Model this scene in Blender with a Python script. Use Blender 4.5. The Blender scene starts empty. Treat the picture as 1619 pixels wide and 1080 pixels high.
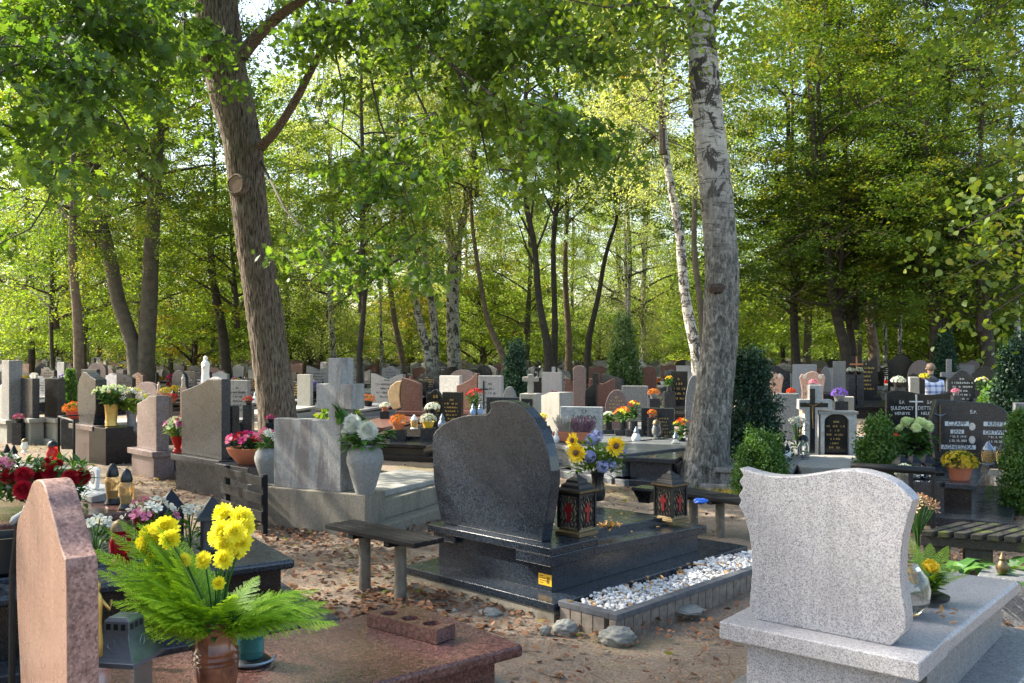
import bpy, math, random
import numpy as np
from mathutils import Vector, Matrix

# ---------------------------------------------------------------- camera, world, sun, exposure
S = bpy.context.scene
COL = S.collection
F, HZ, CX, CAMZ = 1450.0, 552.0, 809.5, 1.6
SUN_EL, SUN_AZ = math.radians(39), math.radians(-72)      # azimuth from +Y towards +X
cam_d = bpy.data.cameras.new("camera")
cam_d.sensor_width = 36.0
cam_d.lens = 36.0 * F / 1619.0
cam_d.shift_y = 12.0 / 1619.0
cam_d.clip_end = 2000.0
cam_d.clip_start = 0.05
cam = bpy.data.objects.new("camera", cam_d)
cam.location = (0, 0, CAMZ)
cam.rotation_euler = (math.radians(90), 0, 0)
COL.objects.link(cam)
S.camera = cam

world = bpy.data.worlds.new("World")
S.world = world
world.use_nodes = True
wt = world.node_tree
wt.nodes.clear()
wo = wt.nodes.new("ShaderNodeOutputWorld")
wb = wt.nodes.new("ShaderNodeBackground")
sky = wt.nodes.new("ShaderNodeTexSky")
sky.sky_type = 'NISHITA'
sky.sun_disc = False
sky.sun_elevation = SUN_EL
sky.sun_rotation = SUN_AZ
sky.air_density = 1.0
sky.dust_density = 2.5
sky.ozone_density = 1.0
wb.inputs["Strength"].default_value = 0.15
tint = wt.nodes.new("ShaderNodeMix"); tint.data_type = 'RGBA'; tint.blend_type = 'MULTIPLY'
tint.inputs[0].default_value = 1.0; tint.inputs[7].default_value = (1.0, .965, .90, 1)
wt.links.new(sky.outputs[0], tint.inputs[6]); wt.links.new(tint.outputs[2], wb.inputs[0])
wt.links.new(wb.outputs[0], wo.inputs[0])

sun_d = bpy.data.lights.new("sun", 'SUN')
sun_d.energy = 4.3
sun_d.angle = math.radians(0.55)
sun_d.color = (1.0, 0.93, 0.80)
sun = bpy.data.objects.new("sun", sun_d)
sdir = Vector((math.sin(SUN_AZ) * math.cos(SUN_EL), math.cos(SUN_AZ) * math.cos(SUN_EL), math.sin(SUN_EL)))
sun.rotation_euler = sdir.to_track_quat('Z', 'Y').to_euler()
COL.objects.link(sun)

S.view_settings.view_transform = 'Standard'
S.view_settings.look = 'None'
S.view_settings.exposure = 1.93
S.view_settings.gamma = 1.0
S.cycles.max_bounces = 7
S.cycles.diffuse_bounces = 4
S.cycles.glossy_bounces = 3
S.cycles.transmission_bounces = 6
S.cycles.transparent_max_bounces = 8
S.cycles.sample_clamp_indirect = 6.0
S.cycles.caustics_reflective = False
S.cycles.caustics_refractive = False

# ---------------------------------------------------------------- helpers
def W(px, py, z=0.0):
    "point at height z seen at pixel (px, py) of the photograph"
    Y = (CAMZ - z) * F / (py - HZ)
    return Vector(((px - CX) / F * Y, Y, z))
def at(px, py, Y):
    return Vector(((px - CX) / F * Y, Y, CAMZ - (py - HZ) / F * Y))
def zat(py, Y):
    return CAMZ - (py - HZ) / F * Y
def run(P, d, px):
    "distance from P along direction d to the sight line px"
    k = (px - CX) / F
    return (k * P[1] - P[0]) / (d[0] - k * d[1])

def tag(o, label, cat, group=None, kind=None):
    if label: o["label"] = label
    if cat: o["category"] = cat
    if group: o["group"] = group
    if kind: o["kind"] = kind
    return o
def thing(name, label, cat, loc=(0, 0, 0), rz=0.0, group=None, scale=1.0):
    o = bpy.data.objects.new(name, None)
    o.empty_display_size = 0.1
    COL.objects.link(o)
    o.location = loc
    o.rotation_euler = (0, 0, math.radians(rz))
    o.scale = (scale,) * 3
    return tag(o, label, cat, group)
def link(o, parent=None):
    COL.objects.link(o)
    if parent is not None: o.parent = parent
    return o
def copy_tree(o, parent=None):
    c = o.copy(); COL.objects.link(c)
    if parent is not None: c.parent = parent
    for ch in [q for q in o.children]:
        copy_tree(ch, c)
    return c

def zone(X, Y):
    px = CX + F * X / Y
    return ["at the far left", "left of centre", "in the centre", "right of centre", "at the far right"][max(0, min(4, int(px // 324)))]
class MB:
    def __init__(s):
        s.v, s.f = [], []
    def add(s, vs, fs, M=None):
        b = len(s.v)
        if M is not None: vs = [tuple(M @ Vector(v)) for v in vs]
        s.v += [tuple(v) for v in vs]
        s.f += [tuple(i + b for i in f) for f in fs]
        return s
    def box(s, x0, x1, y0, y1, z0, z1, M=None):
        return s.add([(x0, y0, z0), (x1, y0, z0), (x1, y1, z0), (x0, y1, z0), (x0, y0, z1), (x1, y0, z1), (x1, y1, z1), (x0, y1, z1)],
                     [(0, 3, 2, 1), (4, 5, 6, 7), (0, 1, 5, 4), (1, 2, 6, 5), (2, 3, 7, 6), (3, 0, 4, 7)], M)
    def slope_box(s, x0, x1, y0, y1, z0, za, zb, M=None, t=None):
        "box whose top falls from za at y0 to zb at y1 (bottom follows when t is given)"
        a, b = (z0, z0) if t is None else (za - t, zb - t)
        return s.add([(x0, y0, a), (x1, y0, a), (x1, y1, b), (x0, y1, b), (x0, y0, za), (x1, y0, za), (x1, y1, zb), (x0, y1, zb)],
                     [(0, 3, 2, 1), (4, 5, 6, 7), (0, 1, 5, 4), (1, 2, 6, 5), (2, 3, 7, 6), (3, 0, 4, 7)], M)
    def lathe(s, prof, seg=24, M=None, rot=0.0, wob=None):
        vs, fs = [], []
        n = len(prof)
        for r, z in prof:
            for k in range(seg):
                a = 2 * math.pi * k / seg + rot
                rr = r * (wob(a) if wob else 1)
                vs.append((rr * math.cos(a), rr * math.sin(a), z))
        for i in range(n - 1):
            for k in range(seg):
                k2 = (k + 1) % seg
                fs.append((i * seg + k, i * seg + k2, (i + 1) * seg + k2, (i + 1) * seg + k))
        fs.append(tuple(range(seg - 1, -1, -1)))
        fs.append(tuple((n - 1) * seg + k for k in range(seg)))
        return s.add(vs, fs, M)
    def tube(s, pts, rad, seg=8, cap=True):
        pts = [Vector(p) for p in pts]
        n = len(pts)
        if not hasattr(rad, '__len__'): rad = [rad] * n
        vs, fs = [], []
        up = None
        for i, p in enumerate(pts):
            d = (pts[min(i + 1, n - 1)] - pts[max(i - 1, 0)])
            d = d.normalized() if d.length > 1e-9 else Vector((0, 0, 1))
            if up is None:
                up = Vector((1, 0, 0)) if abs(d.x) < .8 else Vector((0, 1, 0))
            u = (up - d * up.dot(d)).normalized(); up = u
            w = d.cross(u)
            for k in range(seg):
                a = 2 * math.pi * k / seg
                vs.append(tuple(p + (u * math.cos(a) + w * math.sin(a)) * rad[i]))
        for i in range(n - 1):
            for k in range(seg):
                k2 = (k + 1) % seg
                fs.append((i * seg + k, i * seg + k2, (i + 1) * seg + k2, (i + 1) * seg + k))
        if cap:
            fs.append(tuple(range(seg - 1, -1, -1)))
            fs.append(tuple((n - 1) * seg + k for k in range(seg)))
        return s.add(vs, fs)
    def prism(s, out, y0, y1, M=None):
        "outline in x,z extruded from y0 to y1"
        n = len(out)
        vs = [(x, y0, z) for x, z in out] + [(x, y1, z) for x, z in out]
        fs = [tuple(range(n)), tuple(range(2 * n - 1, n - 1, -1))]
        for i in range(n):
            j = (i + 1) % n
            fs.append((j, i, n + i, n + j))
        return s.add(vs, fs, M)
    def blob(s, c, r, seg=10, rings=6, M=None, jit=0.0, rng=random, flat=(1, 1, 1)):
        vs, fs = [], []
        for i in range(rings + 1):
            t = math.pi * i / rings
            for k in range(seg):
                a = 2 * math.pi * k / seg
                q = r * (1 + jit * (rng.random() - .5) * (0 < i < rings))
                vs.append((c[0] + q * flat[0] * math.sin(t) * math.cos(a), c[1] + q * flat[1] * math.sin(t) * math.sin(a), c[2] + q * flat[2] * math.cos(t)))
        for i in range(rings):
            for k in range(seg):
                k2 = (k + 1) % seg
                fs.append((i * seg + k, (i + 1) * seg + k, (i + 1) * seg + k2, i * seg + k2))
        return s.add(vs, fs, M)
    def petals(s, c, n, R, rings=4, k=14, e0=5, e1=75, w=.22, cup=.15, rng=random):
        "flower head: rings of strap petals about normal n; e = elevation above the head's plane"
        c, n = Vector(c), Vector(n).normalized()
        u = n.orthogonal().normalized(); v = n.cross(u)
        for i in range(rings):
            f = i / max(1, rings - 1)
            el = math.radians(e0 + (e1 - e0) * f)
            L = R * (1 - .45 * f)
            kk = max(5, int(k * (1 - .4 * f)))
            for j in range(kk):
                a = 2 * math.pi * (j + .5 * (i % 2) + .35 * rng.random()) / kk
                l = L * rng.uniform(.85, 1.08)
                r = u * math.cos(a) + v * math.sin(a)
                t = n.cross(r)
                p1 = c + r * (l * .55 * math.cos(el)) + n * (l * .55 * math.sin(el))
                p2 = p1 + r * (l * .45 * math.cos(el + cup * 2)) + n * (l * .45 * math.sin(el + cup * 2))
                ww = R * w
                q1 = p1.lerp(p2, .55)
                s.add([c, p1 - t * ww * .38, q1 - t * ww * .46, p2 - t * ww * .12, p2 + t * ww * .12, q1 + t * ww * .46, p1 + t * ww * .38], [(0, 1, 6), (1, 2, 5, 6), (2, 3, 4, 5)])
        return s
    def leaf(s, p, d, L, w, nrm=None, fold=.12, droop=.15):
        "pointed leaf with a midrib fold"
        p, d = Vector(p), Vector(d).normalized()
        nrm = Vector(nrm) if nrm is not None else Vector((0, 0, 1))
        t = d.cross(nrm)
        if t.length < 1e-4: t = d.orthogonal()
        t.normalize(); n = t.cross(d)
        m1 = p + d * L * .35 + n * L * fold * .3
        m2 = p + d * L * .72 - n * L * droop * .3
        e = p + d * L - n * L * droop
        s.add([p, m1 - t * w * .5 + n * w * fold, m2 - t * w * .36 + n * w * fold, e, m2 + t * w * .36 + n * w * fold, m1 + t * w * .5 + n * w * fold, m1, m2],
              [(0, 1, 6), (1, 2, 7, 6), (2, 3, 7), (0, 6, 5), (6, 7, 4, 5), (7, 3, 4)])
        return s
    def frond(s, p, d, L, width, pairs=22, sub=7, droop=.4, rng=random, tip=.15):
        "fern frond: rachis with pinnae carrying pinnules"
        p, d = Vector(p), Vector(d).normalized()
        side = d.cross(Vector((0, 0, 1)))
        side = side.normalized() if side.length > .05 else Vector((1, 0, 0))
        pts = []
        q = p.copy(); dd = d.copy()
        for i in range(pairs + 1):
            pts.append(q.copy())
            q = q + dd * (L / pairs)
            dd = (dd + Vector((0, 0, -1)) * droop / pairs * 1.6).normalized()
        s.tube(pts[::2] if len(pts) % 2 else pts, [width * .018 * (1 - .8 * i / max(1, len(pts[::2]) - 1)) + .0006 for i in range(len(pts[::2]))] if len(pts) % 2 else .001, 4)
        for i in range(1, pairs):
            f = i / pairs
            wl = width * (math.sin(math.pi * min(1, (f + tip) / (1 + tip)) ** .75)) ** .8 * .5
            dv = (pts[i + 1] - pts[i]).normalized()
            up = side.cross(dv)
            for sg in (-1, 1):
                pd = (side * sg * .9 + dv * .5 + up * rng.uniform(-.12, .12) - Vector((0, 0, .12))).normalized()
                l = wl * rng.uniform(.88, 1.06)
                for j in range(sub):
                    g = (j + .5) / sub
                    c = pts[i] + pd * l * g
                    ll = (L / pairs) * .9 * (1 - .55 * g)
                    for s2 in (-1, 1):
                        e = c + (dv * s2 + pd * .7).normalized() * ll + up * rng.uniform(-.1, .1) * ll
                        m = (c + e) / 2
                        o = pd * (l / sub) * .48
                        s.add([c - o * .3, m - o, e, m + o], [(0, 1, 2, 3)])
        return s
    def build(s, name, mat, parent=None, smooth=False, bevel=0.0, seg=2, loc=None):
        me = bpy.data.meshes.new(name)
        me.from_pydata(s.v, [], s.f)
        me.validate(); me.update()
        if smooth:
            me.polygons.foreach_set("use_smooth", [True] * len(me.polygons))
            if smooth != 'all':
                me.set_sharp_from_angle(angle=math.radians(40))
        o = bpy.data.objects.new(name, me)
        if mat is not None: me.materials.append(mat)
        if loc is not None: o.location = loc
        link(o, parent)
        if bevel > 0:
            b = o.modifiers.new("bevel", 'BEVEL')
            b.width = bevel; b.segments = seg; b.limit_method = 'ANGLE'; b.angle_limit = math.radians(35)
            b.harden_normals = False
        return o

def np_mesh(name, verts, nper, mat=None):
    "fast soup of n-gons: verts (N, nper, 3)"
    N = verts.shape[0]
    me = bpy.data.meshes.new(name)
    me.vertices.add(N * nper); me.loops.add(N * nper); me.polygons.add(N)
    me.vertices.foreach_set("co", verts.astype(np.float32).ravel())
    me.loops.foreach_set("vertex_index", np.arange(N * nper, dtype=np.int32))
    me.polygons.foreach_set("loop_start", np.arange(0, N * nper, nper, dtype=np.int32))
    me.polygons.foreach_set("loop_total", np.full(N, nper, dtype=np.int32))
    me.update(calc_edges=True)
    if mat: me.materials.append(mat)
    return me

OAKLEAF = [(0, 0), (.10, .10), (.07, .22), (.24, .28), (.12, .40), (.33, .50), (.16, .60), (.28, .76), (.10, .78), (0, 1.0)]
def leaf_soup(name, c, size, mat, rng, shape='rhomb', flat=.5, asp=.62, down=0.0):
    "one leaf per centre; flat: how strongly leaves lie level; down: how much the tips hang"
    N = len(c)
    n = rng.normal(size=(N, 3)); n[:, 2] = np.abs(n[:, 2]) + flat * 2.2
    n /= np.linalg.norm(n, axis=1)[:, None]
    d = rng.normal(size=(N, 3)); d[:, 2] -= down * 2
    d -= n * (d * n).sum(1)[:, None]
    d /= np.linalg.norm(d, axis=1)[:, None]
    t = np.cross(n, d)
    L = (size * rng.uniform(.65, 1.25, N))[:, None]
    if shape == 'rhomb':
        bend = n * L * .08
        v = np.stack([c - d * L * .5, c + t * L * asp * .5 - d * L * .05 + bend, c + d * L * .5, c - t * L * asp * .5 - d * L * .05 + bend], 1)
        return np_mesh(name, v, 4, mat)
    if shape == 'oak':
        pts = OAKLEAF + [(-x, y) for x, y in OAKLEAF[-2:0:-1]]
        v = np.stack([c + d * L * (y - .5) + t * L * x * 1.15 + n * L * (.10 * abs(x) - .12 * (y - .5) ** 2) for x, y in pts], 1)
        return np_mesh(name, v, len(pts), mat)
    if shape == 'hex':
        pts = [(0, 0), (.28, .18), (.33, .45), (.16, .8), (0, 1), (-.16, .8), (-.33, .45), (-.28, .18)]
        v = np.stack([c + d * L * (y - .5) + t * L * x * 1.2 + n * L * (.2 * abs(x)) for x, y in pts], 1)
        return np_mesh(name, v, len(pts), mat)

# ---------------------------------------------------------------- materials
def lin(c):
    return tuple(((x / 255) / 12.92 if x / 255 <= .04045 else ((x / 255 + .055) / 1.055) ** 2.4) for x in c) + (1,)
MATS = {}
class NT:
    def __init__(s, name):
        s.m = bpy.data.materials.new(name); s.m.use_nodes = True
        s.t = s.m.node_tree
        s.p = s.t.nodes["Principled BSDF"]
        s.out = s.t.nodes["Material Output"]
        s.tc = None
    def n(s, typ, **kw):
        nd = s.t.nodes.new(typ)
        for k, v in kw.items():
            if k in nd.inputs: nd.inputs[k].default_value = v
            else: setattr(nd, k, v)
        return nd
    def l(s, a, b): s.t.links.new(a, b)
    def coord(s, scale=(1, 1, 1), kind="Object"):
        if s.tc is None: s.tc = s.n("ShaderNodeTexCoord")
        mp = s.n("ShaderNodeMapping")
        mp.inputs["Scale"].default_value = scale
        s.l(s.tc.outputs[kind], mp.inputs[0])
        return mp.outputs[0]
    def noise(s, vec, scale, detail=4, rough=.55, dist=0.0):
        nd = s.n("ShaderNodeTexNoise")
        nd.inputs["Scale"].default_value = scale; nd.inputs["Detail"].default_value = detail
        nd.inputs["Roughness"].default_value = rough; nd.inputs["Distortion"].default_value = dist
        s.l(vec, nd.inputs["Vector"])
        return nd.outputs["Fac"]
    def vor(s, vec, scale, out="Color", feature='F1'):
        nd = s.n("ShaderNodeTexVoronoi", feature=feature)
        nd.inputs["Scale"].default_value = scale
        s.l(vec, nd.inputs["Vector"])
        return nd.outputs[out]
    def ramp(s, fac, stops, interp='LINEAR'):
        r = s.n("ShaderNodeValToRGB")
        r.color_ramp.interpolation = interp
        el = r.color_ramp.elements
        while len(el) < len(stops): el.new(.5)
        for e, (p, c) in zip(el, stops):
            e.position = p; e.color = c if len(c) == 4 else tuple(c) + (1,)
        s.l(fac, r.inputs[0])
        return r.outputs[0]
    def mix(s, fac, a, b, mode='MIX'):
        m = s.n("ShaderNodeMix", data_type='RGBA', blend_type=mode)
        for i, x in ((0, fac), (6, a), (7, b)):
            if hasattr(x, 'links') or hasattr(x, 'is_linked'): s.l(x, m.inputs[i])
            elif i == 0: m.inputs[0].default_value = x
            else: m.inputs[i].default_value = x if len(x) == 4 else tuple(x) + (1,)
        return m.outputs[2]
    def bump(s, h, strength=.3, dist=.01):
        b = s.n("ShaderNodeBump")
        b.inputs["Strength"].default_value = strength; b.inputs["Distance"].default_value = dist
        s.l(h, b.inputs["Height"])
        s.l(b.outputs[0], s.p.inputs["Normal"])
        return b
    def base(s, c, rough=.6, metal=0.0, spec=None):
        if hasattr(c, 'is_linked'): s.l(c, s.p.inputs["Base Color"])
        else: s.p.inputs["Base Color"].default_value = c if len(c) == 4 else tuple(c) + (1,)
        if hasattr(rough, 'is_linked'): s.l(rough, s.p.inputs["Roughness"])
        else: s.p.inputs["Roughness"].default_value = rough
        s.p.inputs["Metallic"].default_value = metal
        if spec is not None: s.p.inputs["Specular IOR Level"].default_value = spec
        return s.m

def granite(name, a, b, c, scale=170, rough=.16, dirt=.25, mid=.5, dirtcol=(.20, .17, .13), nz=.45):
    "a: dark grain, b: main grain, c: light grain"
    if name in MATS: return MATS[name]
    t = NT(name); v = t.coord()
    cell = t.vor(v, scale)
    sep = t.n("ShaderNodeSeparateColor"); t.l(cell, sep.inputs[0])
    col = t.ramp(sep.outputs[0], [(0, a), (.22, a), (.34, b), (mid + .15, b), (.88, c), (1, c)])
    n2 = t.noise(v, scale * .28, 3, .6)
    col = t.mix(nz, col, t.ramp(n2, [(.35, a), (.5, b), (.68, c)]))
    dn = t.noise(v, 2.2, 6, .65)
    dm = t.ramp(dn, [(.46, (0, 0, 0)), (.75, (1, 1, 1))])
    mul = t.n("ShaderNodeMath", operation='MULTIPLY'); mul.inputs[1].default_value = dirt
    t.l(dm, mul.inputs[0])
    col = t.mix(mul.outputs[0], col, dirtcol)
    sk = t.ramp(t.noise(t.coord((16, 16, .9)), 2.0, 5, .65), [(.40, (.80, .79, .77)), (.58, (1, 1, 1))])
    col = t.mix(.55 if dirt > .04 else 0.0, col, t.mix(1.0, col, sk, 'MULTIPLY'))
    r = t.n("ShaderNodeMapRange"); r.inputs[3].default_value = rough; r.inputs[4].default_value = rough + .28
    t.l(t.noise(v, 7, 5, .7), r.inputs[0])
    t.base(col, r.outputs[0], spec=.5)
    MATS[name] = t.m
    return t.m
def G(r, g, b, k=1.0): return (r * k, g * k, b * k, 1)

def plain(name, col, rough=.5, metal=0.0, var=.18, scale=9, bump=0.0, spec=None):
    if name in MATS: return MATS[name]
    t = NT(name); v = t.coord()
    n = t.noise(v, scale, 5, .65)
    d = tuple(x * (1 - var) for x in col[:3]) + (1,); h = tuple(min(1, x * (1 + var)) for x in col[:3]) + (1,)
    t.base(t.ramp(n, [(.3, d), (.7, h)]), rough, metal, spec)
    if bump: t.bump(t.noise(v, scale * 6, 5, .6), bump, .01)
    MATS[name] = t.m
    return t.m
def leafmat(name, cols, trans=.45, rough=.5, clump=.5, gloss=.03, tr_tint=(1.4, 1.32, .48)):
    "foliage: per-leaf random colour, light passing through"
    if name in MATS: return MATS[name]
    t = NT(name); t.t.nodes.remove(t.p)
    v = t.coord()
    g = t.n("ShaderNodeNewGeometry")
    nz = t.noise(v, clump, 3, .6)
    add = t.n("ShaderNodeMath", operation='MULTIPLY_ADD'); add.inputs[1].default_value = .45
    mr = t.n("ShaderNodeMapRange"); mr.inputs[1].default_value = .3; mr.inputs[2].default_value = .7; mr.inputs[3].default_value = 0; mr.inputs[4].default_value = .6
    t.l(nz, mr.inputs[0])
    t.l(g.outputs["Random Per Island"], add.inputs[0]); t.l(mr.outputs[0], add.inputs[2])
    col = t.ramp(add.outputs[0], [(i / (len(cols) - 1), c) for i, c in enumerate(cols)])
    oi = t.n("ShaderNodeObjectInfo")
    hs = t.n("ShaderNodeHueSaturation")
    m2 = t.n("ShaderNodeMapRange"); m2.inputs[3].default_value = .8; m2.inputs[4].default_value = 1.2
    t.l(oi.outputs["Random"], m2.inputs[0]); t.l(m2.outputs[0], hs.inputs["Value"])
    t.l(col, hs.inputs["Color"])
    col = hs.outputs[0]
    d = t.n("ShaderNodeBsdfDiffuse"); t.l(col, d.inputs[0])
    tr = t.n("ShaderNodeBsdfTranslucent")
    t.l(t.mix(1.0, col, tr_tint + (1,), 'MULTIPLY'), tr.inputs[0])
    gl = t.n("ShaderNodeBsdfGlossy"); gl.inputs["Roughness"].default_value = rough
    gl.inputs[0].default_value = (.9, .95, 1, 1)
    m = t.n("ShaderNodeMixShader"); m.inputs[0].default_value = trans
    t.l(d.outputs[0], m.inputs[1]); t.l(tr.outputs[0], m.inputs[2])
    k = t.n("ShaderNodeMixShader"); k.inputs[0].default_value = gloss
    t.l(m.outputs[0], k.inputs[1]); t.l(gl.outputs[0], k.inputs[2])
    t.l(k.outputs[0], t.out.inputs[0])
    MATS[name] = t.m
    return t.m
def petalmat(name, cols, trans=.3):
    return leafmat(name, cols, trans, .6, 6.0, .02, (1.05, 1.0, .95))
def glass(name, col, rough=.05, trans=.85):
    if name in MATS: return MATS[name]
    t = NT(name)
    t.base(col, rough)
    t.p.inputs["Transmission Weight"].default_value = trans
    t.p.inputs["IOR"].default_value = 1.3
    MATS[name] = t.m
    return t.m

black_granite = granite("black granite", G(.003, .005, .008), G(.009, .013, .020), G(.05, .065, .088), 300, .12, .0)
black_polish = granite("black polished granite", G(.002, .002, .003), G(.006, .0065, .008), G(.022, .024, .028), 180, .09, .06)
grey_dark = granite("dark grey granite", G(.006, .007, .009), G(.016, .0185, .024), G(.05, .056, .066), 190, .13, .03)
grey_granite = granite("light grey granite", G(.13, .135, .15), G(.32, .315, .335), G(.43, .425, .43), 300, .28, .30, .5, (.24, .23, .20), .2)
grey_mid = granite("mid grey granite", G(.06, .064, .068), G(.19, .194, .2), G(.32, .32, .325), 190, .3, .2)
red_granite = granite("red brown granite", G(.018, .010, .010), G(.105, .043, .038), G(.185, .098, .088), 150, .11, .25, .5, (.22, .17, .11))
pink_granite = granite("pink granite", G(.20, .112, .08), G(.31, .185, .135), G(.40, .265, .205), 330, .14, .06)
pink_rough = granite("rough pink granite side", G(.10, .05, .045), G(.26, .14, .115), G(.38, .24, .2), 120, .5, .35)
brown_granite = granite("brown granite", G(.035, .016, .014), G(.12, .052, .042), G(.2, .10, .085), 150, .2, .2)
mauve_granite = granite("mauve granite", G(.06, .04, .04), G(.175, .125, .12), G(.26, .20, .19), 160, .22, .2)
salmon = granite("salmon granite", G(.26, .16, .12), G(.42, .28, .215), G(.54, .41, .34), 140, .35, .1)
marble = granite("pale marble", G(.19, .215, .235), G(.30, .33, .355), G(.40, .415, .43), 30, .35, .3)
terrazzo = granite("grey terrazzo", G(.12, .12, .115), G(.3, .295, .28), G(.48, .47, .45), 110, .75, .5, .5, (.14, .13, .10))
white_stone = granite("whitewashed stone", G(.34, .335, .31), G(.46, .455, .435), G(.55, .545, .53), 60, .7, .35)

def concrete_mat(name, a, b, stain, amt=.6):
    if name in MATS: return MATS[name]
    t = NT(name); v = t.coord()
    col = t.ramp(t.noise(v, 40, 6, .7), [(.3, a), (.7, b)])
    col = t.mix(.3, col, t.ramp(t.vor(v, 130), [(0, G(.06, .06, .055)), (.5, a), (1, b)]))
    sv = t.coord((2.2, 2.2, .55))
    m = t.ramp(t.noise(sv, 2.4, 8, .72, .6), [(.47, (0, 0, 0)), (.60, (1, 1, 1))])
    mm = t.n("ShaderNodeMath", operation='MULTIPLY'); mm.inputs[1].default_value = amt; t.l(m, mm.inputs[0])
    col = t.mix(mm.outputs[0], col, stain)
    m2 = t.ramp(t.noise(t.coord((1, 1, 1)), 5.5, 6, .7), [(.52, (0, 0, 0)), (.7, (1, 1, 1))])
    mm2 = t.n("ShaderNodeMath", operation='MULTIPLY'); mm2.inputs[1].default_value = .35; t.l(m2, mm2.inputs[0])
    col = t.mix(mm2.outputs[0], col, G(.10, .11, .07))
    t.base(col, .85)
    t.bump(t.noise(v, 55, 6, .7), .5, .006)
    MATS[name] = t.m
    return t.m
concrete = concrete_mat("weathered concrete", G(.155, .135, .10), G(.29, .262, .205), G(.10, .08, .06), .5)
washed = concrete_mat("peeling terrazzo", G(.235, .228, .21), G(.39, .38, .355), G(.145, .112, .10), .75)
conc_pale = concrete_mat("pale concrete", G(.25, .243, .215), G(.38, .37, .335), G(.18, .165, .13), .35)

def wood_mat(name, a, b, moss=0.0, axis=0):
    if name in MATS: return MATS[name]
    t = NT(name)
    sc = [30, 30, 30]; sc[axis] = 1.6
    v = t.coord(tuple(sc))
    n = t.noise(v, 3, 6, .6)
    col = t.ramp(n, [(.3, a), (.65, b)])
    if moss:
        m = t.ramp(t.noise(t.coord(), 5, 5, .65), [(.5, (0, 0, 0)), (.62, (1, 1, 1))])
        mm = t.n("ShaderNodeMath", operation='MULTIPLY'); mm.inputs[1].default_value = moss; t.l(m, mm.inputs[0])
        col = t.mix(mm.outputs[0], col, G(.10, .12, .02))
    t.base(col, .7, spec=.25)
    t.bump(n, .5, .004)
    MATS[name] = t.m
    return t.m
wood_black = wood_mat("dark weathered bench wood", G(.003, .003, .0033), G(.010, .010, .0108))
wood_moss = wood_mat("mossy bench wood", G(.014, .013, .011), G(.05, .045, .037), .8, 1)
wood_brown = wood_mat("brown bench wood", G(.05, .035, .025), G(.13, .095, .07))

def oak_bark():
    t = NT("oak bark"); v = t.coord((16, 16, 2.2))
    n = t.noise(v, 3.2, 7, .62, .3)
    col = t.ramp(n, [(.36, G(.025, .018, .013)), (.47, G(.12, .092, .068)), (.66, G(.24, .195, .15))])
    pat = t.ramp(t.noise(t.coord(), 3.2, 5, .7), [(.56, (0, 0, 0)), (.72, (1, 1, 1))])
    mm = t.n("ShaderNodeMath", operation='MULTIPLY'); mm.inputs[1].default_value = .45; t.l(pat, mm.inputs[0])
    col = t.mix(mm.outputs[0], col, G(.26, .25, .19))
    pat2 = t.ramp(t.noise(t.coord(), 1.3, 5, .7), [(.52, (0, 0, 0)), (.7, (1, 1, 1))])
    mm2 = t.n("ShaderNodeMath", operation='MULTIPLY'); mm2.inputs[1].default_value = .35; t.l(pat2, mm2.inputs[0])
    col = t.mix(mm2.outputs[0], col, G(.06, .07, .03))
    t.base(col, .9, spec=.2); t.bump(n, .8, .03)
    return t.m
def birch_bark(name, rugged_to, dark=1.0):
    "white bark with dark bands; rugged grey bark below height rugged_to"
    t = NT(name)
    v = t.coord((1.4, 1.4, 9))
    band = t.ramp(t.noise(v, 3.0, 5, .65, .4), [(.54, (0, 0, 0)), (.61, (1, 1, 1))])
    fine = t.ramp(t.noise(t.coord((3, 3, 46)), 3.0, 3, .6), [(.60, (0, 0, 0)), (.67, (1, 1, 1))])
    patch = t.ramp(t.noise(t.coord((2.4, 2.4, 1.5)), 2.2, 6, .7, .9), [(.515, (0, 0, 0)), (.55, (1, 1, 1))])
    white = t.ramp(t.noise(t.coord(), 7, 5, .7), [(.3, G(.36, .34, .30)), (.7, G(.60, .575, .52))])
    col = t.mix(fine, white, G(.25, .2, .16))
    col = t.mix(band, col, G(.09, .075, .06))
    col = t.mix(patch, col, G(.06, .052, .045))
    rn = t.noise(t.coord((9, 9, 4.2)), 2.4, 8, .72, .8)
    rug = t.ramp(rn, [(.36, G(.03, .028, .024)), (.5, G(.13, .125, .11)), (.66, G(.36, .34, .30))])
    sep = t.n("ShaderNodeSeparateXYZ"); t.l(t.coord(), sep.inputs[0])
    nz = t.n("ShaderNodeMath", operation='MULTIPLY_ADD'); nz.inputs[1].default_value = 2.6
    t.l(t.noise(t.coord(), 2.0, 4, .6), nz.inputs[0]); t.l(sep.outputs[2], nz.inputs[2])
    hr = t.n("ShaderNodeMapRange"); hr.inputs[1].default_value = rugged_to + .7; hr.inputs[2].default_value = rugged_to + 2.0
    t.l(nz.outputs[0], hr.inputs[0])
    col = t.mix(hr.outputs[0], rug, col)
    t.base(col, .75, spec=.3)
    t.bump(rn, .7, .02)
    return t.m
MATS["oak"] = oak_bark()
MATS["birch_big"] = birch_bark("rugged birch bark", 3.2)
MATS["birch"] = birch_bark("birch bark", .8)
MATS["dark_bark"] = plain("dark bark", G(.05, .04, .03), .9, 0, .5, 6, .6)
MATS["brown_bark"] = plain("brown bark", G(.14, .10, .065), .9, 0, .45, 7, .6)
MATS["linden_bark"] = plain("grey brown bark", G(.085, .072, .05), .9, 0, .4, 5, .6)
MATS["twig"] = plain("twig", G(.06, .048, .034), .9, 0, .3, 9)

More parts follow.
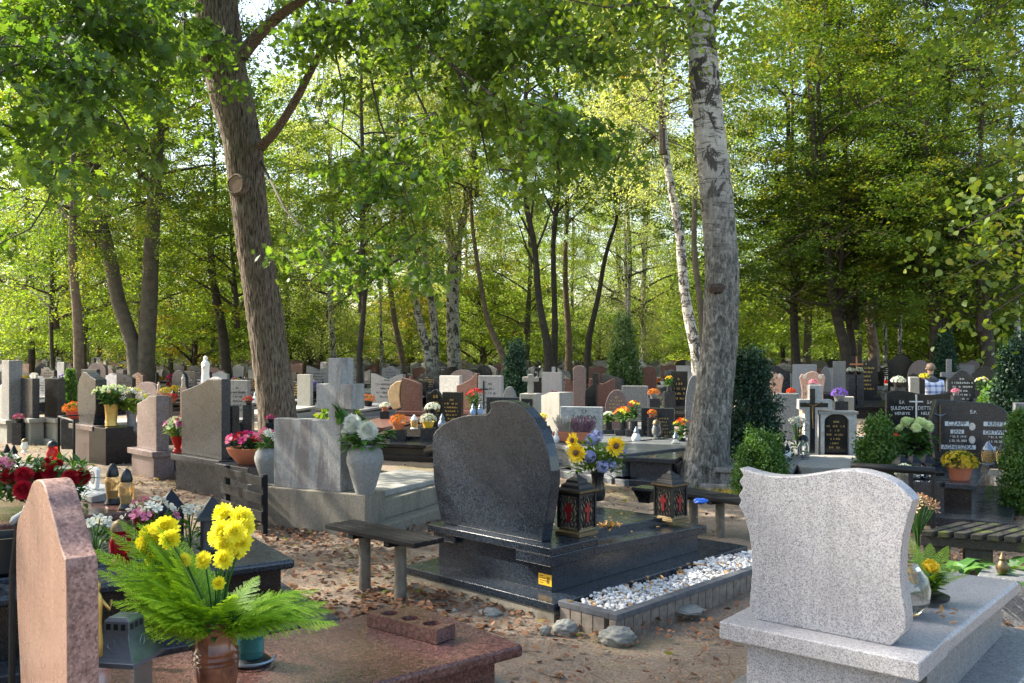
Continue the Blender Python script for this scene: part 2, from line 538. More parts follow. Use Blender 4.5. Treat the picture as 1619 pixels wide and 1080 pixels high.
green_oak = leafmat("oak leaves", [G(.035, .085, .012), G(.07, .145, .02), G(.12, .20, .03), G(.2, .27, .04)], .62)
green_mid = leafmat("maple leaves", [G(.045, .10, .012), G(.09, .17, .02), G(.15, .24, .028), G(.24, .30, .04), G(.42, .27, .04)], .6)
green_light = leafmat("sunlit light leaves", [G(.085, .15, .018), G(.16, .25, .03), G(.23, .33, .05), G(.31, .36, .06)], .62)
green_birch = leafmat("birch leaves", [G(.15, .20, .07), G(.26, .32, .13), G(.36, .41, .19), G(.46, .43, .16)], .55)  # colour paled so the foliage looks sunlit
green_dark = leafmat("dark leaves", [G(.033, .082, .014), G(.06, .125, .02), G(.10, .17, .025), G(.17, .22, .03), G(.33, .22, .03)], .56)  # darker leaf colour, also standing in for foliage in shade
green_yellow = leafmat("yellowing leaves", [G(.10, .14, .015), G(.18, .21, .02), G(.28, .26, .03), G(.42, .24, .04)], .5)
conifer_mat = leafmat("conifer sprays", [G(.010, .034, .020), G(.02, .055, .030), G(.035, .085, .042), G(.05, .11, .05)], .15)
box_mat = leafmat("boxwood leaves", [G(.03, .08, .014), G(.06, .14, .022), G(.10, .20, .03), G(.17, .26, .045)], .35)
fern_mat = leafmat("fern fronds", [G(.11, .23, .015), G(.20, .38, .02), G(.32, .52, .03), G(.46, .56, .04)], .5)
stem_mat = leafmat("flower leaves", [G(.02, .07, .015), G(.04, .11, .02), G(.07, .16, .03), G(.12, .2, .05)], .3)
litter_mat = leafmat("fallen leaf", [G(.055, .028, .016), G(.12, .055, .028), G(.19, .085, .038), G(.26, .13, .06), G(.38, .25, .12)], .15, .6, 2.0, .03, (1, .8, .6))
PM = dict(
    yellow=petalmat("yellow petals", [G(.78, .68, .02), G(.86, .80, .04), G(.9, .87, .14)], .4),
    white=petalmat("white petals", [G(.5, .54, .44), G(.66, .68, .6), G(.74, .74, .7)], .35),
    red=petalmat("red petals", [G(.22, .004, .012), G(.38, .008, .02), G(.52, .02, .04)], .2),
    scarlet=petalmat("scarlet petals", [G(.5, .02, .01), G(.65, .05, .02), G(.75, .12, .05)], .2),
    orange=petalmat("orange petals", [G(.6, .10, .01), G(.75, .2, .02), G(.8, .32, .05)], .25),
    pink=petalmat("pink petals", [G(.5, .08, .2), G(.65, .2, .32), G(.75, .45, .5)], .25),
    magenta=petalmat("magenta petals", [G(.4, .015, .12), G(.55, .04, .2), G(.65, .12, .3)], .2),
    purple=petalmat("purple petals", [G(.14, .05, .42), G(.22, .1, .55), G(.35, .2, .62)], .25),
    blue=petalmat("blue violet petals", [G(.18, .19, .40), G(.28, .30, .50), G(.42, .44, .6)], .25),
    lime=petalmat("pale green petals", [G(.42, .55, .22), G(.6, .7, .38), G(.75, .8, .55)], .35),
    gold=petalmat("mustard petals", [G(.38, .26, .01), G(.52, .38, .02), G(.62, .5, .05)], .2),
    dry=petalmat("dry brown petals", [G(.35, .17, .08), G(.5, .28, .15), G(.6, .4, .25)], .2),
    heather=petalmat("heather bloom", [G(.2, .1, .15), G(.32, .18, .24), G(.42, .3, .34)], .2))
terracotta = plain("terracotta", G(.36, .12, .06), .6, 0, .15, 8)
black_plastic = plain("black plastic", G(.006, .007, .009), .35, 0, .2, 8)
dark_metal = plain("dark metal", G(.014, .016, .021), .35, .6, .25, 20)
iron = plain("painted iron", G(.010, .010, .011), .5, .3, .3, 20)
old_brass = plain("old brass", G(.13, .095, .045), .42, .7, .35, 25)
silver = plain("cast silver metal", G(.22, .26, .32), .34, .75, .25, 14)
gold_mat = plain("gold paint", G(.5, .33, .09), .35, .6, .2, 14)
white_paint = plain("white paint", G(.72, .72, .70), .5, 0, .08, 9)
gold_letters = plain("gold lettering", G(.62, .42, .12), .35, .5, .2, 30)
silver_letters = plain("silver lettering", G(.62, .63, .64), .4, .2, .1, 30)
dark_letters = plain("dark lettering", G(.012, .012, .014), .5, 0, .1, 30)
white_letters = plain("white lettering", G(.78, .78, .76), .5, 0, .1, 30)
red_glass = glass("red glass", G(.72, .03, .02), .12, .6)
dark_red_glass = glass("dark red glass", G(.35, .008, .012), .08, .5)
amber_glass = glass("amber glass", G(.95, .62, .24), .08, .72)
clear_glass = glass("clear glass", G(.92, .95, .95), .05, .92)
teal_glass = glass("teal glass", G(.05, .22, .24), .12, .55)
wax = plain("candle wax", G(.82, .78, .66), .5, 0, .05, 9)
# ---------------------------------------------------------------- ground
def ground():
    rng = np.random.default_rng(3)
    n = 240
    u = np.linspace(-1, 1, n)
    xs = np.sign(u) * (np.abs(u) ** 2.6) * 420 + u * 9
    v = np.linspace(0, 1, n)
    ys = -14 + v * 30 + (v ** 5) * 700
    X, Y = np.meshgrid(xs, ys)
    Z = np.zeros_like(X)
    for k in range(26):
        fx, fy, ph = rng.normal(0, 3.0, 1), rng.normal(0, 3.0, 1), rng.uniform(0, 6.3)
        Z += np.sin(X * fx + Y * fy + ph) * .0045
    Z *= np.clip(1.2 - np.hypot(X, Y - 8) / 26, 0, 1)
    Z -= .012
    vs = np.stack([X, Y, Z], -1).reshape(-1, 3)
    fs = [(j * n + i, j * n + i + 1, (j + 1) * n + i + 1, (j + 1) * n + i) for j in range(n - 1) for i in range(n - 1)]
    t = NT("sandy forest soil"); c = t.coord()
    a = t.ramp(t.noise(c, 1.1, 7, .65), [(.3, G(.165, .135, .10)), (.52, G(.265, .22, .17)), (.72, G(.38, .33, .265))])
    g = t.noise(c, 60, 4, .7)
    a = t.mix(.55, a, t.ramp(g, [(.35, G(.10, .07, .05)), (.55, G(.26, .20, .15)), (.72, G(.44, .37, .29))]))
    m = t.ramp(t.noise(c, .55, 5, .6), [(.53, (0, 0, 0)), (.62, (1, 1, 1))])
    mm = t.n("ShaderNodeMath", operation='MULTIPLY'); mm.inputs[1].default_value = .55; t.l(m, mm.inputs[0])
    a = t.mix(mm.outputs[0], a, t.ramp(t.noise(c, 14, 5, .7), [(.35, G(.085, .06, .03)), (.6, G(.15, .14, .05)), (.7, G(.10, .13, .03))]))
    dz = t.ramp(t.vor(c, 26, "Distance"), [(.08, (1, 1, 1)), (.16, (0, 0, 0))])
    d2 = t.ramp(t.noise(c, 1.7, 4, .6), [(.5, (0, 0, 0)), (.6, (1, 1, 1))])
    d3 = t.mix(1.0, dz, d2, 'MULTIPLY')
    a = t.mix(d3, a, G(.12, .06, .03))
    t.base(a, .95, spec=.15)
    t.bump(t.noise(c, 34, 8, .75), .9, .02)
    me = bpy.data.meshes.new("ground")
    me.from_pydata(vs.tolist(), [], fs)
    me.polygons.foreach_set("use_smooth", [True] * len(me.polygons))
    me.materials.append(t.m)
    o = bpy.data.objects.new("ground", me); link(o)
    tag(o, "brown sandy soil scattered with leaf litter between the graves", None, kind="structure")
ground()

# ---------------------------------------------------------------- trees
def relief(name, path, radii, seg, rings, amp, mat, parent, seed=1, ks=(17, 26, 39), flare=None):
    rng = np.random.default_rng(seed)
    P = np.array([tuple(p) for p in path], float); R = np.array(radii, float)
    t = np.concatenate([[0], np.cumsum(np.linalg.norm(np.diff(P, axis=0), axis=1))])
    tt = np.linspace(0, t[-1], rings)
    # smooth interpolation
    C = np.stack([np.interp(tt, t, P[:, k]) for k in range(3)], 1)
    r = np.interp(tt, t, R)
    ker = np.ones(9) / 9
    for k in range(3):
        C[:, k] = np.convolve(np.pad(C[:, k], 4, 'edge'), ker, 'valid')
    r = np.convolve(np.pad(r, 4, 'edge'), ker, 'valid')
    th = np.linspace(0, 2 * np.pi, seg, endpoint=False)
    T, Z = np.meshgrid(th, tt)
    warp = np.zeros_like(T)
    for _ in range(7):
        warp += np.sin(T * rng.integers(1, 4) + Z * rng.uniform(.6, 3) + rng.uniform(0, 6.3)) * .035
    h = np.zeros_like(T)
    for k in ks:
        h += (1 - np.abs(np.sin(.5 * k * (T + warp * .5) + (.9 * np.sin(Z * rng.uniform(1.2, 3) + rng.uniform(0, 6)) + .7 * np.sin(Z * rng.uniform(5, 9) + T * 3))))) / len(ks)
    for _ in range(30):
        h += np.sin(T * rng.integers(4, 30) + Z * rng.uniform(6, 40) * rng.choice([-1, 1]) + rng.uniform(0, 6.3)) * .028
    big = np.zeros_like(T)
    for _ in range(6):
        big += np.sin(T * rng.integers(1, 4) + Z * rng.uniform(.4, 1.6) + rng.uniform(0, 6.3)) * .007
    rr = r[:, None] * (1 + big) + amp * (h - .4)
    if flare:
        fz = np.clip(1 - (Z - Z.min()) / flare[0], 0, 1) ** 2
        rr += r[:, None] * flare[1] * fz * (1 + .55 * np.sin(T * 5 + .7) + .3 * np.sin(T * 3 + 2))
    X = C[:, 0][:, None] + rr * np.cos(T); Yv = C[:, 1][:, None] + rr * np.sin(T); Zv = np.repeat(C[:, 2][:, None], seg, 1)
    vs = np.stack([X, Yv, Zv], -1).reshape(-1, 3).tolist()
    fs = [(j * seg + i, j * seg + (i + 1) % seg, (j + 1) * seg + (i + 1) % seg, (j + 1) * seg + i) for j in range(rings - 1) for i in range(seg)]
    me = bpy.data.meshes.new(name); me.from_pydata(vs, [], fs)
    me.polygons.foreach_set("use_smooth", [True] * len(me.polygons))
    me.materials.append(mat)
    o = bpy.data.objects.new(name, me)
    return link(o, parent)

def crown_variant(seed, H=11., R=3.8, nclump=210, per=150, size=.11, base=-1.8, sig=(.5, .5, .2), flat=.5, down=0.0, top_pow=.8, shape='rhomb', wide=.22):
    rng = np.random.default_rng(seed)
    cl = []
    tries = 0
    gaps = rng.normal(size=(9, 3)) * np.array([R * .6, R * .6, H * .28]) + np.array([0, 0, H * .45])
    while len(cl) < nclump and tries < nclump * 12:
        tries += 1
        f = rng.uniform(0, 1) ** .9
        z = base + f * (H - base)
        env = R * (math.sin(math.pi * (wide + (1 - wide) * f) ** top_pow)) ** .75 if f < .999 else .1
        q = math.sqrt(rng.uniform(.02, 1))
        a = rng.uniform(0, 2 * math.pi)
        env *= 1 + .26 * math.sin(3 * a + seed + z * .5) + .2 * math.sin(5 * a + z * 1.1)
        c = np.array([q * env * math.cos(a), q * env * math.sin(a), z])
        if q < .35 and rng.random() < .6: continue
        if any(np.linalg.norm((c - g) / np.array([1, 1, .8])) < .95 for g in gaps): continue
        cl.append(c)
    cl = np.array(cl)
    # limbs: leader, primary boughs, twigs to clumps
    m = MB()
    rt = .11
    lead = [Vector((.12 * math.sin(z * .8 + seed), .12 * math.cos(z * .7), z)) for z in np.linspace(-.3, H * .88, 9)]
    m.tube(lead, [rt * (1 - .85 * i / 8) for i in range(9)], 7)
    npri = 13
    ends = []
    for i in range(npri):
        z0 = H * (.0 + .72 * i / npri)
        a = i * 2.4 + rng.uniform(-.3, .3)
        L = R * (1 - .5 * i / npri) * rng.uniform(.6, .9)
        rise = rng.uniform(.15, .9)
        p0 = Vector((0, 0, z0))
        pts = [p0 + Vector((math.cos(a) * L * t + .12 * rng.normal() * t, math.sin(a) * L * t + .12 * rng.normal() * t, L * rise * t * (1.15 - .45 * t))) for t in (0, .2, .4, .6, .8, 1)]
        r0 = .065 * (1 - .6 * i / npri)
        m.tube(pts, [r0 * (1 - .8 * t) for t in (0, .2, .4, .6, .8, 1)], 5)
        ends += pts[1:]
    E = np.array([tuple(e) for e in ends])
    pos = []
    for c in cl:
        d = np.linalg.norm(E - c, axis=1) + np.maximum(0, E[:, 2] - c[2]) * .8
        e = E[np.argmin(d)]
        mid = (e + c) / 2 + rng.normal(size=3) * .12 + np.array([0, 0, .18])
        if rng.random() < .7: m.tube([Vector(e), Vector(mid), Vector(c)], [.018, .011, .004], 3, False)
        k = int(per * rng.uniform(.6, 1.5))
        s = rng.uniform(.75, 1.35)
        # a bough: sprays fan outwards from the branch end, leaves crowd in thin layers
        ca = math.atan2(c[1], c[0]); ns = rng.integers(4, 8)
        for j in range(ns):
            aa = ca + rng.normal() * 1.1
            ln = s * rng.uniform(.45, 1.15) * sig[0] / .5
            dz = -rng.uniform(.05, .5) * ln - down * rng.uniform(.2, 1) * ln
            tip = c + np.array([math.cos(aa) * ln, math.sin(aa) * ln, dz]); st = c + np.array([0, 0, rng.normal() * .22 * s])
            kk = max(4, int(k / ns))
            f = rng.uniform(0, 1.05, kk)[:, None] ** .8
            wd = sig[0] * .30 * s
            q = st * (1 - f) + tip * f + rng.normal(size=(kk, 3)) * np.array([wd, wd, sig[2] * .22 + down * .08])
            pos.append(q)
    pos = np.concatenate(pos)
    me = leaf_soup("crown", pos, size, green_mid, rng, shape, flat, .66, down)
    lb = m.build("branches", MATS["twig"])
    bm = lb.data
    bpy.data.objects.remove(lb)
    return me, bm
V = {
    "maple1": crown_variant(1), "maple2": crown_variant(2, 12, 4.4, 230, 150), "maple3": crown_variant(3, 10, 3.4, 180, 150, base=-1.2),
    "birch1": crown_variant(11, 12, 2.8, 210, 120, .07, -2.2, (.34, .34, .34), .1, .6, wide=.12), "birch2": crown_variant(12, 11, 3.2, 220, 120, .075, -1.5, (.36, .36, .3), .1, .8, wide=.12),
    "low1": crown_variant(21, 4.2, 2.9, 100, 110, .10, .25, (.42, .42, .17), .6, 0, .9, wide=.3), "low2": crown_variant(22, 3.2, 2.4, 80, 110, .09, .15, (.4, .4, .16), .6, 0, .9, wide=.3),
}
def add_crown(parent, var, loc, rz, sc, mat):
    lm, bm = V[var]
    c = bpy.data.objects.new("crown", lm); link(c, parent)
    b = bpy.data.objects.new("branches", bm); link(b, parent)
    for o in (c, b):
        o.location = loc; o.rotation_euler = (0, 0, rz); o.scale = (sc, sc, sc)
    c.material_slots[0].link = 'OBJECT'
    c.material_slots[0].material = mat
    return c

rnd = random.Random(7)
def tree(name, label, Y, pts, bark, crowns, group=None, seg=10, cat="tree", rel=False):
    """pts: (px, py, width px) of the trunk from the ground up at depth Y (first py None: at the ground);
    crowns: (var, px, py, scale, mat) hung at depth Y"""
    px0 = pts[0][0]
    base = Vector(((px0 - CX) / F * Y, Y, 0))
    t = thing(name, label, cat, base, 0, group)
    path, rad = [], []
    for i, (px, py, w) in enumerate(pts):
        p = at(px, py, Y) if py is not None else Vector((base.x, Y, -.15))
        path.append(p - base); rad.append(w / 2 / F * Y)
    if rel:
        relief("trunk", path, rad, 40, 90, rad[0] * .05, MATS[bark], t, seed=int(px0), ks=(9, 15, 22), flare=(.6, .3))
    else:
        # resample smoothly
        a = np.array([tuple(p) for p in path]); n = 14
        s = np.linspace(0, len(path) - 1, n)
        sm = [Vector([np.interp(x, range(len(path)), a[:, k]) for k in range(3)]) + Vector((.04 * math.sin(x * 2.3 + px0), 0, 0)) * (0 < x < len(path) - 1) for x in s]
        rr = [float(np.interp(x, range(len(path)), rad)) for x in s]
        rr[0] *= 1.35
        MB().tube(sm, rr, seg).build("trunk", MATS[bark], t, smooth='all')
    for var, px, py, sc, mat in crowns:
        p = at(px, py, Y) - base
        add_crown(t, var, p, rnd.uniform(0, 6.3), sc, mat)
    return t

# --- the red oak at the left (three limbs, sawn branch stub)
def oak():
    Y = 13.6
    base = Vector(((436 - CX) / F * Y, Y, 0))
    t = thing("oak_tree", "massive brown oak trunk with a sawn-off branch disc, behind the concrete cross grave", "tree", base)
    def P(px, py, dy=0.0): return at(px, py, Y + dy) - base
    tr = [(444, 790, 68), (442, 700, 62), (438, 640, 58), (427, 560, 56), (414, 470, 55), (400, 380, 54), (391, 300, 56), (384, 225, 60), (368, 160, 67), (354, 100, 66), (345, 40, 68), (340, -10, 64), (330, -90, 58)]
    relief("trunk", [P(x, y) for x, y, w in tr], [w / 2 / F * Y for x, y, w in tr], 150, 330, .020, MATS["oak"], t, seed=5, ks=(37, 53, 71), flare=(.9, .14))
    B = MATS["oak"]
    u = Y / F
    relief("limb", [P(x, y, d) for x, y, d in [(330, 5, 0), (345, -60, 0), (355, -160, .3), (350, -300, .6), (365, -480, 1)]], [x * u for x in (25, 22, 19, 15, 8)], 40, 60, .012, B, t, 7, (9, 15))
    relief("limb", [P(x, y, d) for x, y, d in [(350, 40, 0), (322, -30, 0), (290, -110, -.4), (240, -260, -1), (200, -420, -1.5)]], [x * u for x in (26, 24, 20, 15, 8)], 40, 60, .012, B, t, 8, (9, 15))
    relief("limb", [P(x, y, d) for x, y, d in [(372, 100, 0), (395, 70, -.1), (420, 42, -.3), (455, 14, -.6), (492, -8, -1), (560, 12, -1.6), (640, 62, -2.2), (720, 105, -2.8), (790, 160, -3.2), (850, 215, -3.5)]], [x * u for x in (15, 13, 12, 11, 9, 5, 4, 3.2, 2.3, 1.2)], 20, 90, .008, B, t, 9, (7, 11))
    relief("limb", [P(x, y, d) for x, y, d in [(402, 240, 0), (420, 226, -.2), (442, 200, -.4), (468, 158, -.7), (500, 95, -1), (530, 40, -1.3), (560, -10, -1.6), (600, -90, -2)]], [x * u for x in (13, 10, 8, 7, 5.5, 4.5, 4, 2.5)], 20, 80, .006, B, t, 10, (7, 11))
    relief("limb", [P(x, y, d) for x, y, d in [(330, -60, 0), (280, -40, -1.2), (230, 0, -2.4), (160, 38, -3.4), (100, 66, -4.2), (40, 96, -5), (-30, 128, -5.8)]], [x * u for x in (9, 7.5, 5, 4, 3.2, 2.6, 2)], 20, 80, .006, MATS['twig'], t, 11, (7, 11))
    m = MB()
    for pts in ([(118, 60, -4), (120, 95, -4), (132, 130, -4.2), (118, 180, -4.3), (95, 250, -4.5), (75, 320, -4.6), (48, 362, -4.8), (0, 385, -5)],
                [(132, 130, -4.2), (190, 180, -4), (230, 250, -3.8), (250, 300, -3.6)], [(95, 250, -4.5), (60, 270, -4.8), (20, 262, -5)],
                [(560, 12, -1.6), (580, 90, -1.8), (600, 190, -2), (640, 300, -2.1), (665, 400, -2.2)],
                [(640, 62, -2.2), (655, 140, -2.4), (700, 230, -2.6), (715, 330, -2.7)], [(720, 105, -2.8), (760, 200, -3), (775, 280, -3.1)],
                [(410, 250, 0), (450, 330, -1), (510, 400, -1.6), (560, 470, -2)], [(292, 0, -1), (290, 90, -1.2), (300, 180, -1.3)],
                [(492, -8, -1), (520, 40, -1.2), (545, 150, -1.4), (538, 250, -1.5)], [(850, 215, -3.5), (880, 250, -3.6), (890, 300, -3.7)]):
        k = len(pts)
        m.tube([P(*p) for p in pts], [(3.0 - 2.3 * i / (k - 1)) * u * .75 for i in range(k)], 6)
    m.build("branches", MATS["twig"], t, smooth='all')
    # the sawn branch: collar ring and pale disc facing the viewer
    c = P(372, 291, -.30)
    d = Vector((-.35, -1, .05)).normalized()
    M = d.to_track_quat('Z', 'Y').to_matrix().to_4x4()
    s = MB().lathe([(.122, -.2), (.118, 0), (.06, .001), (.0001, .0)], 28, M)
    dm = NT("sawn wood"); v = dm.coord((1, 1, 1))
    w = dm.n("ShaderNodeTexWave", wave_type='RINGS', rings_direction='SPHERICAL')
    w.inputs["Scale"].default_value = 14; w.inputs["Distortion"].default_value = 3
    dm.l(v, w.inputs["Vector"])
    dm.base(dm.ramp(w.outputs["Fac"], [(.2, G(.13, .085, .055)), (.8, G(.19, .13, .085))]), .8)
    o = s.build("branch_stub", dm.m, t, smooth=True, loc=c)
    MB().lathe([(.20, -.2), (.17, -.06), (.15, -.012), (.135, .006), (.122, .004), (.119, -.01)], 28, M, wob=lambda a: 1 + .03 * math.sin(5 * a) + .02 * math.sin(11 * a)).build("stub_collar", MATS["oak"], t, smooth='all', loc=c)
    # leaf clusters hanging from the boughs: (px, py, spread px, depth offset, spread y, count)
    rng = np.random.default_rng(5)
    R_ = random.Random(3)
    pos = []; tw = MB()
    areas = [(60, 30, 120, -4, 40, 16), (40, 140, 110, -4.4, 60, 14), (180, 60, 90, -3.2, 50, 12), (150, 150, 90, -3.5, 60, 9), (60, 250, 80, -4.6, 60, 7), (60, 350, 70, -4.6, 40, 5), (240, 120, 60, -2.4, 90, 9),
             (290, 90, 40, -1, 90, 10), (460, 30, 60, -.5, 30, 10), (520, 60, 80, -1, 50, 16), (560, 130, 60, -1.5, 60, 10), (600, 50, 90, -2, 45, 20), (680, 80, 80, -2.4, 50, 20), (740, 130, 70, -3, 60, 20),
             (790, 190, 60, -3.2, 55, 16), (850, 250, 50, -3.6, 45, 16), (880, 120, 60, -3.4, 60, 10), (640, 210, 60, -2, 60, 9), (600, 300, 45, -2, 60, 9), (650, 330, 55, -2.2, 60, 9), (640, 430, 70, -2.2, 50, 13), (560, 460, 60, -2, 50, 11),
             (500, 400, 50, -1.6, 50, 8), (700, 300, 60, -2.6, 70, 9), (480, 540, 25, -1.5, 25, 2), (760, 30, 90, -3, 40, 16), (850, 60, 80, -3.4, 50, 14), (950, 60, 70, -3.6, 40, 8), (530, 250, 40, -1.4, 60, 5), (70, 90, 130, -4, 60, 14), (200, 200, 90, -2.5, 60, 9), (400, -60, 200, 0, 60, 20), (120, -80, 200, -3, 60, 16), (720, -80, 200, -2, 60, 22)]
    for px, py, sx, dy, sy, n in areas:
        for _ in range(n):
            qx, qy = px + R_.gauss(0, sx * .55), py + R_.gauss(0, sy * .55)
            if 325 - qy * 0 < qx < 440 + max(0, qy - 200) * .1 and qy > 30: continue
            if px > 455 and R_.random() < (.45 if qy < 170 else .6): continue
            c = P(qx, qy, dy + R_.uniform(-1.1, 1.1))
            # a spray: a few twigs fanning from one point, leaves crowded along them
            a0 = R_.uniform(0, 6.28)
            root = c + Vector((R_.gauss(0, .25), R_.gauss(0, .25), R_.uniform(.15, .5)))
            for b_ in range(R_.randint(3, 6)):
                aa = a0 + R_.uniform(-1.3, 1.3)
                L_ = R_.uniform(.35, .8)
                tip = root + Vector((math.cos(aa) * L_, math.sin(aa) * L_, -R_.uniform(.1, .6) * L_ - .12))
                tw.tube([root, root.lerp(tip, .5) + Vector((0, 0, .06)), tip], [.007, .004, .002], 3, False)
                k = R_.randint(12, 26)
                f = rng.uniform(.15, 1.08, k)[:, None]
                q = np.array(root) * (1 - f) + np.array(tip) * f + rng.normal(size=(k, 3)) * np.array([.07, .07, .05])
                pos.append(q)
    me = leaf_soup("crown", np.concatenate(pos), .118, green_oak, rng, 'oak', .1, .7, .8)
    tw.build('branches', MATS['twig'], t)
    link(bpy.data.objects.new("crown", me), t)
    # the upper crown, above the picture
    for (x, y, dy, sc) in ((330, -520, 0, .9), (60, -420, -2, .8), (620, -420, -2, .8)):
        add_crown(t, "maple1", P(x, y, dy), x, sc, green_oak)
oak()

def birch():
    Y = 10.75
    base = Vector(((1112 - CX) / F * Y, Y, 0))
    t = thing("birch_tree", "tall white and black barked birch with rugged grey base in front of the right-hand graves", "tree", base)
    P = lambda px, py, dy=0.0: at(px, py, Y + dy) - base
    tr = [(1110, 800, 80), (1113, 755, 74), (1120, 700, 66), (1126, 640, 61), (1132, 590, 58), (1138, 540, 55), (1141, 470, 53), (1142, 420, 51), (1138, 370, 50), (1135, 330, 51), (1127, 250, 48), (1119, 180, 47), (1113, 110, 45), (1108, 40, 41), (1104, -20, 38), (1095, -150, 32), (1090, -400, 22)]
    relief("trunk", [P(x, y) for x, y, w in tr], [w / 2 / F * Y for x, y, w in tr], 130, 340, .016, MATS["birch_big"], t, seed=21, ks=(19, 31, 43), flare=(.9, .38))
    u = Y / F
    m = MB()
    for pts, r in (([(1108, 40, 0), (1070, 15, -.6), (1020, 5, -1.2), (960, 12, -1.8), (900, 0, -2)], 3), ([(1120, 30, 0), (1150, -20, .4), (1200, -120, .8)], 5), ([(1110, 70, 0), (1060, 62, .5), (1000, 80, 1), (940, 110, 1.2)], 2.2)):
        k = len(pts); m.tube([P(*p) for p in pts], [r * (1 - .7 * i / (k - 1)) * u for i in range(k)], 8)
    m.build("branches", MATS["twig"], t, smooth='all')
    MB().blob((0, 0, 0), .085, 16, 10, Matrix.Translation(P(1133, 456, -.19)) @ Matrix.Diagonal((1.1, .5, .6, 1)), .7, random.Random(4)).build("burl", plain("burl", G(.085, .06, .045), .95, 0, .6, 30, .9), t, smooth='all')
    rng = np.random.default_rng(8); R_ = random.Random(8)
    pos = []
    for px, py, sx, dy, sy, n in [(1000, 20, 90, -1, 30, 18), (940, 80, 70, 1, 50, 12), (1180, 30, 60, .5, 50, 9), (1200, 110, 60, 1, 60, 7), (1060, 60, 40, .3, 40, 4)]:
        for _ in range(n):
            c = P(px + R_.gauss(0, sx * .6), py + R_.gauss(0, sy * .6), dy + R_.uniform(-1, 1))
            k = R_.randint(60, 120)
            q = rng.normal(size=(k, 3)) * np.array([.24, .24, .26])
            pos.append(np.array(c) + q)
    me = leaf_soup("crown", np.concatenate(pos), .062, green_mid, rng, 'hex', .1, .7, .6)
    link(bpy.data.objects.new("crown", me), t)
    add_crown(t, "birch1", P(1092, -330), 1, 1.0, green_birch)
birch()

# --- trees whose trunks can be told apart
tree("birch_tree", "slim white birch leaning left just behind the big birch", 21, [(1106, None, 22), (1100, 560, 19), (1086, 470, 16), (1075, 400, 15), (1066, 320, 13), (1056, 250, 11), (1046, 190, 8), (1035, 60, 6)], "birch", [("birch2", 1050, 230, .75, green_birch), ("birch1", 1035, 60, .8, green_birch)])
t = tree("forked_tree", "dark twin-stemmed tree forking at the ground behind the left graves", 30, [(219, None, 34), (213, 560, 24), (196, 500, 23), (183, 455, 22), (170, 400, 22), (155, 330, 20), (140, 250, 17), (128, 190, 14), (110, 80, 9)], "linden_bark", [("maple2", 150, 380, .85, green_dark), ("maple1", 130, 170, 1.0, green_mid)])
b = t.location
MB().tube([at(x, y, 30) - b for x, y in ((228, 640), (231, 560), (236, 480), (239, 400), (243, 330), (248, 260), (252, 190), (262, 90), (270, -20))], [x / F * 30 for x in (17, 14, 13, 12, 11, 10, 8, 6, 4)], 10).build("trunk", MATS["linden_bark"], t, smooth='all')
add_crown(t, "maple3", at(250, 330, 30) - b, 2, 1.0, green_dark); add_crown(t, "maple2", at(262, 120, 30) - b, 4, 1.0, green_mid)
tree("birch_tree", "peeling orange-brown birch behind the far left graves", 27, [(129, None, 18), (126, 580, 16), (120, 500, 15), (117, 430, 13), (116, 300, 10), (112, 150, 7)], "brown_bark", [("birch1", 116, 330, .8, green_mid)])
tree("birch_tree", "straight pale birch forking high in the middle distance", 36, [(718, None, 24), (718, 540, 21), (716, 450, 19), (713, 390, 16), (708, 340, 12), (704, 250, 9), (700, 160, 6)], "birch", [("birch1", 706, 300, 1.0, green_birch), ("birch2", 740, 180, 1.0, green_birch)])
o = [q for q in COL.objects if q.get("label", "").startswith("straight pale")][0]
MB().tube([at(x, y, 36) - o.location for x, y in ((715, 410), (728, 370), (738, 320), (745, 280), (748, 200))], [x / F * 36 for x in (7, 6, 5, 4, 2)], 8).build("trunk", MATS["birch"], o, smooth='all')
tree("birch_tree", "dark-footed birch of the leaning pair left of centre", 34, [(690, None, 22), (676, 560, 16), (664, 510, 12), (655, 460, 12), (644, 400, 10), (636, 330, 8), (630, 200, 5)], "birch", [("birch2", 640, 330, .9, green_birch), ("birch1", 632, 190, .9, green_birch)])
tree("birch_tree", "paler partner of the leaning birch pair left of centre", 35, [(694, None, 16), (690, 560, 12), (684, 500, 12), (676, 440, 11), (672, 360, 9), (668, 260, 7), (664, 160, 5)], "birch", [("birch1", 670, 260, 1.0, green_birch)])
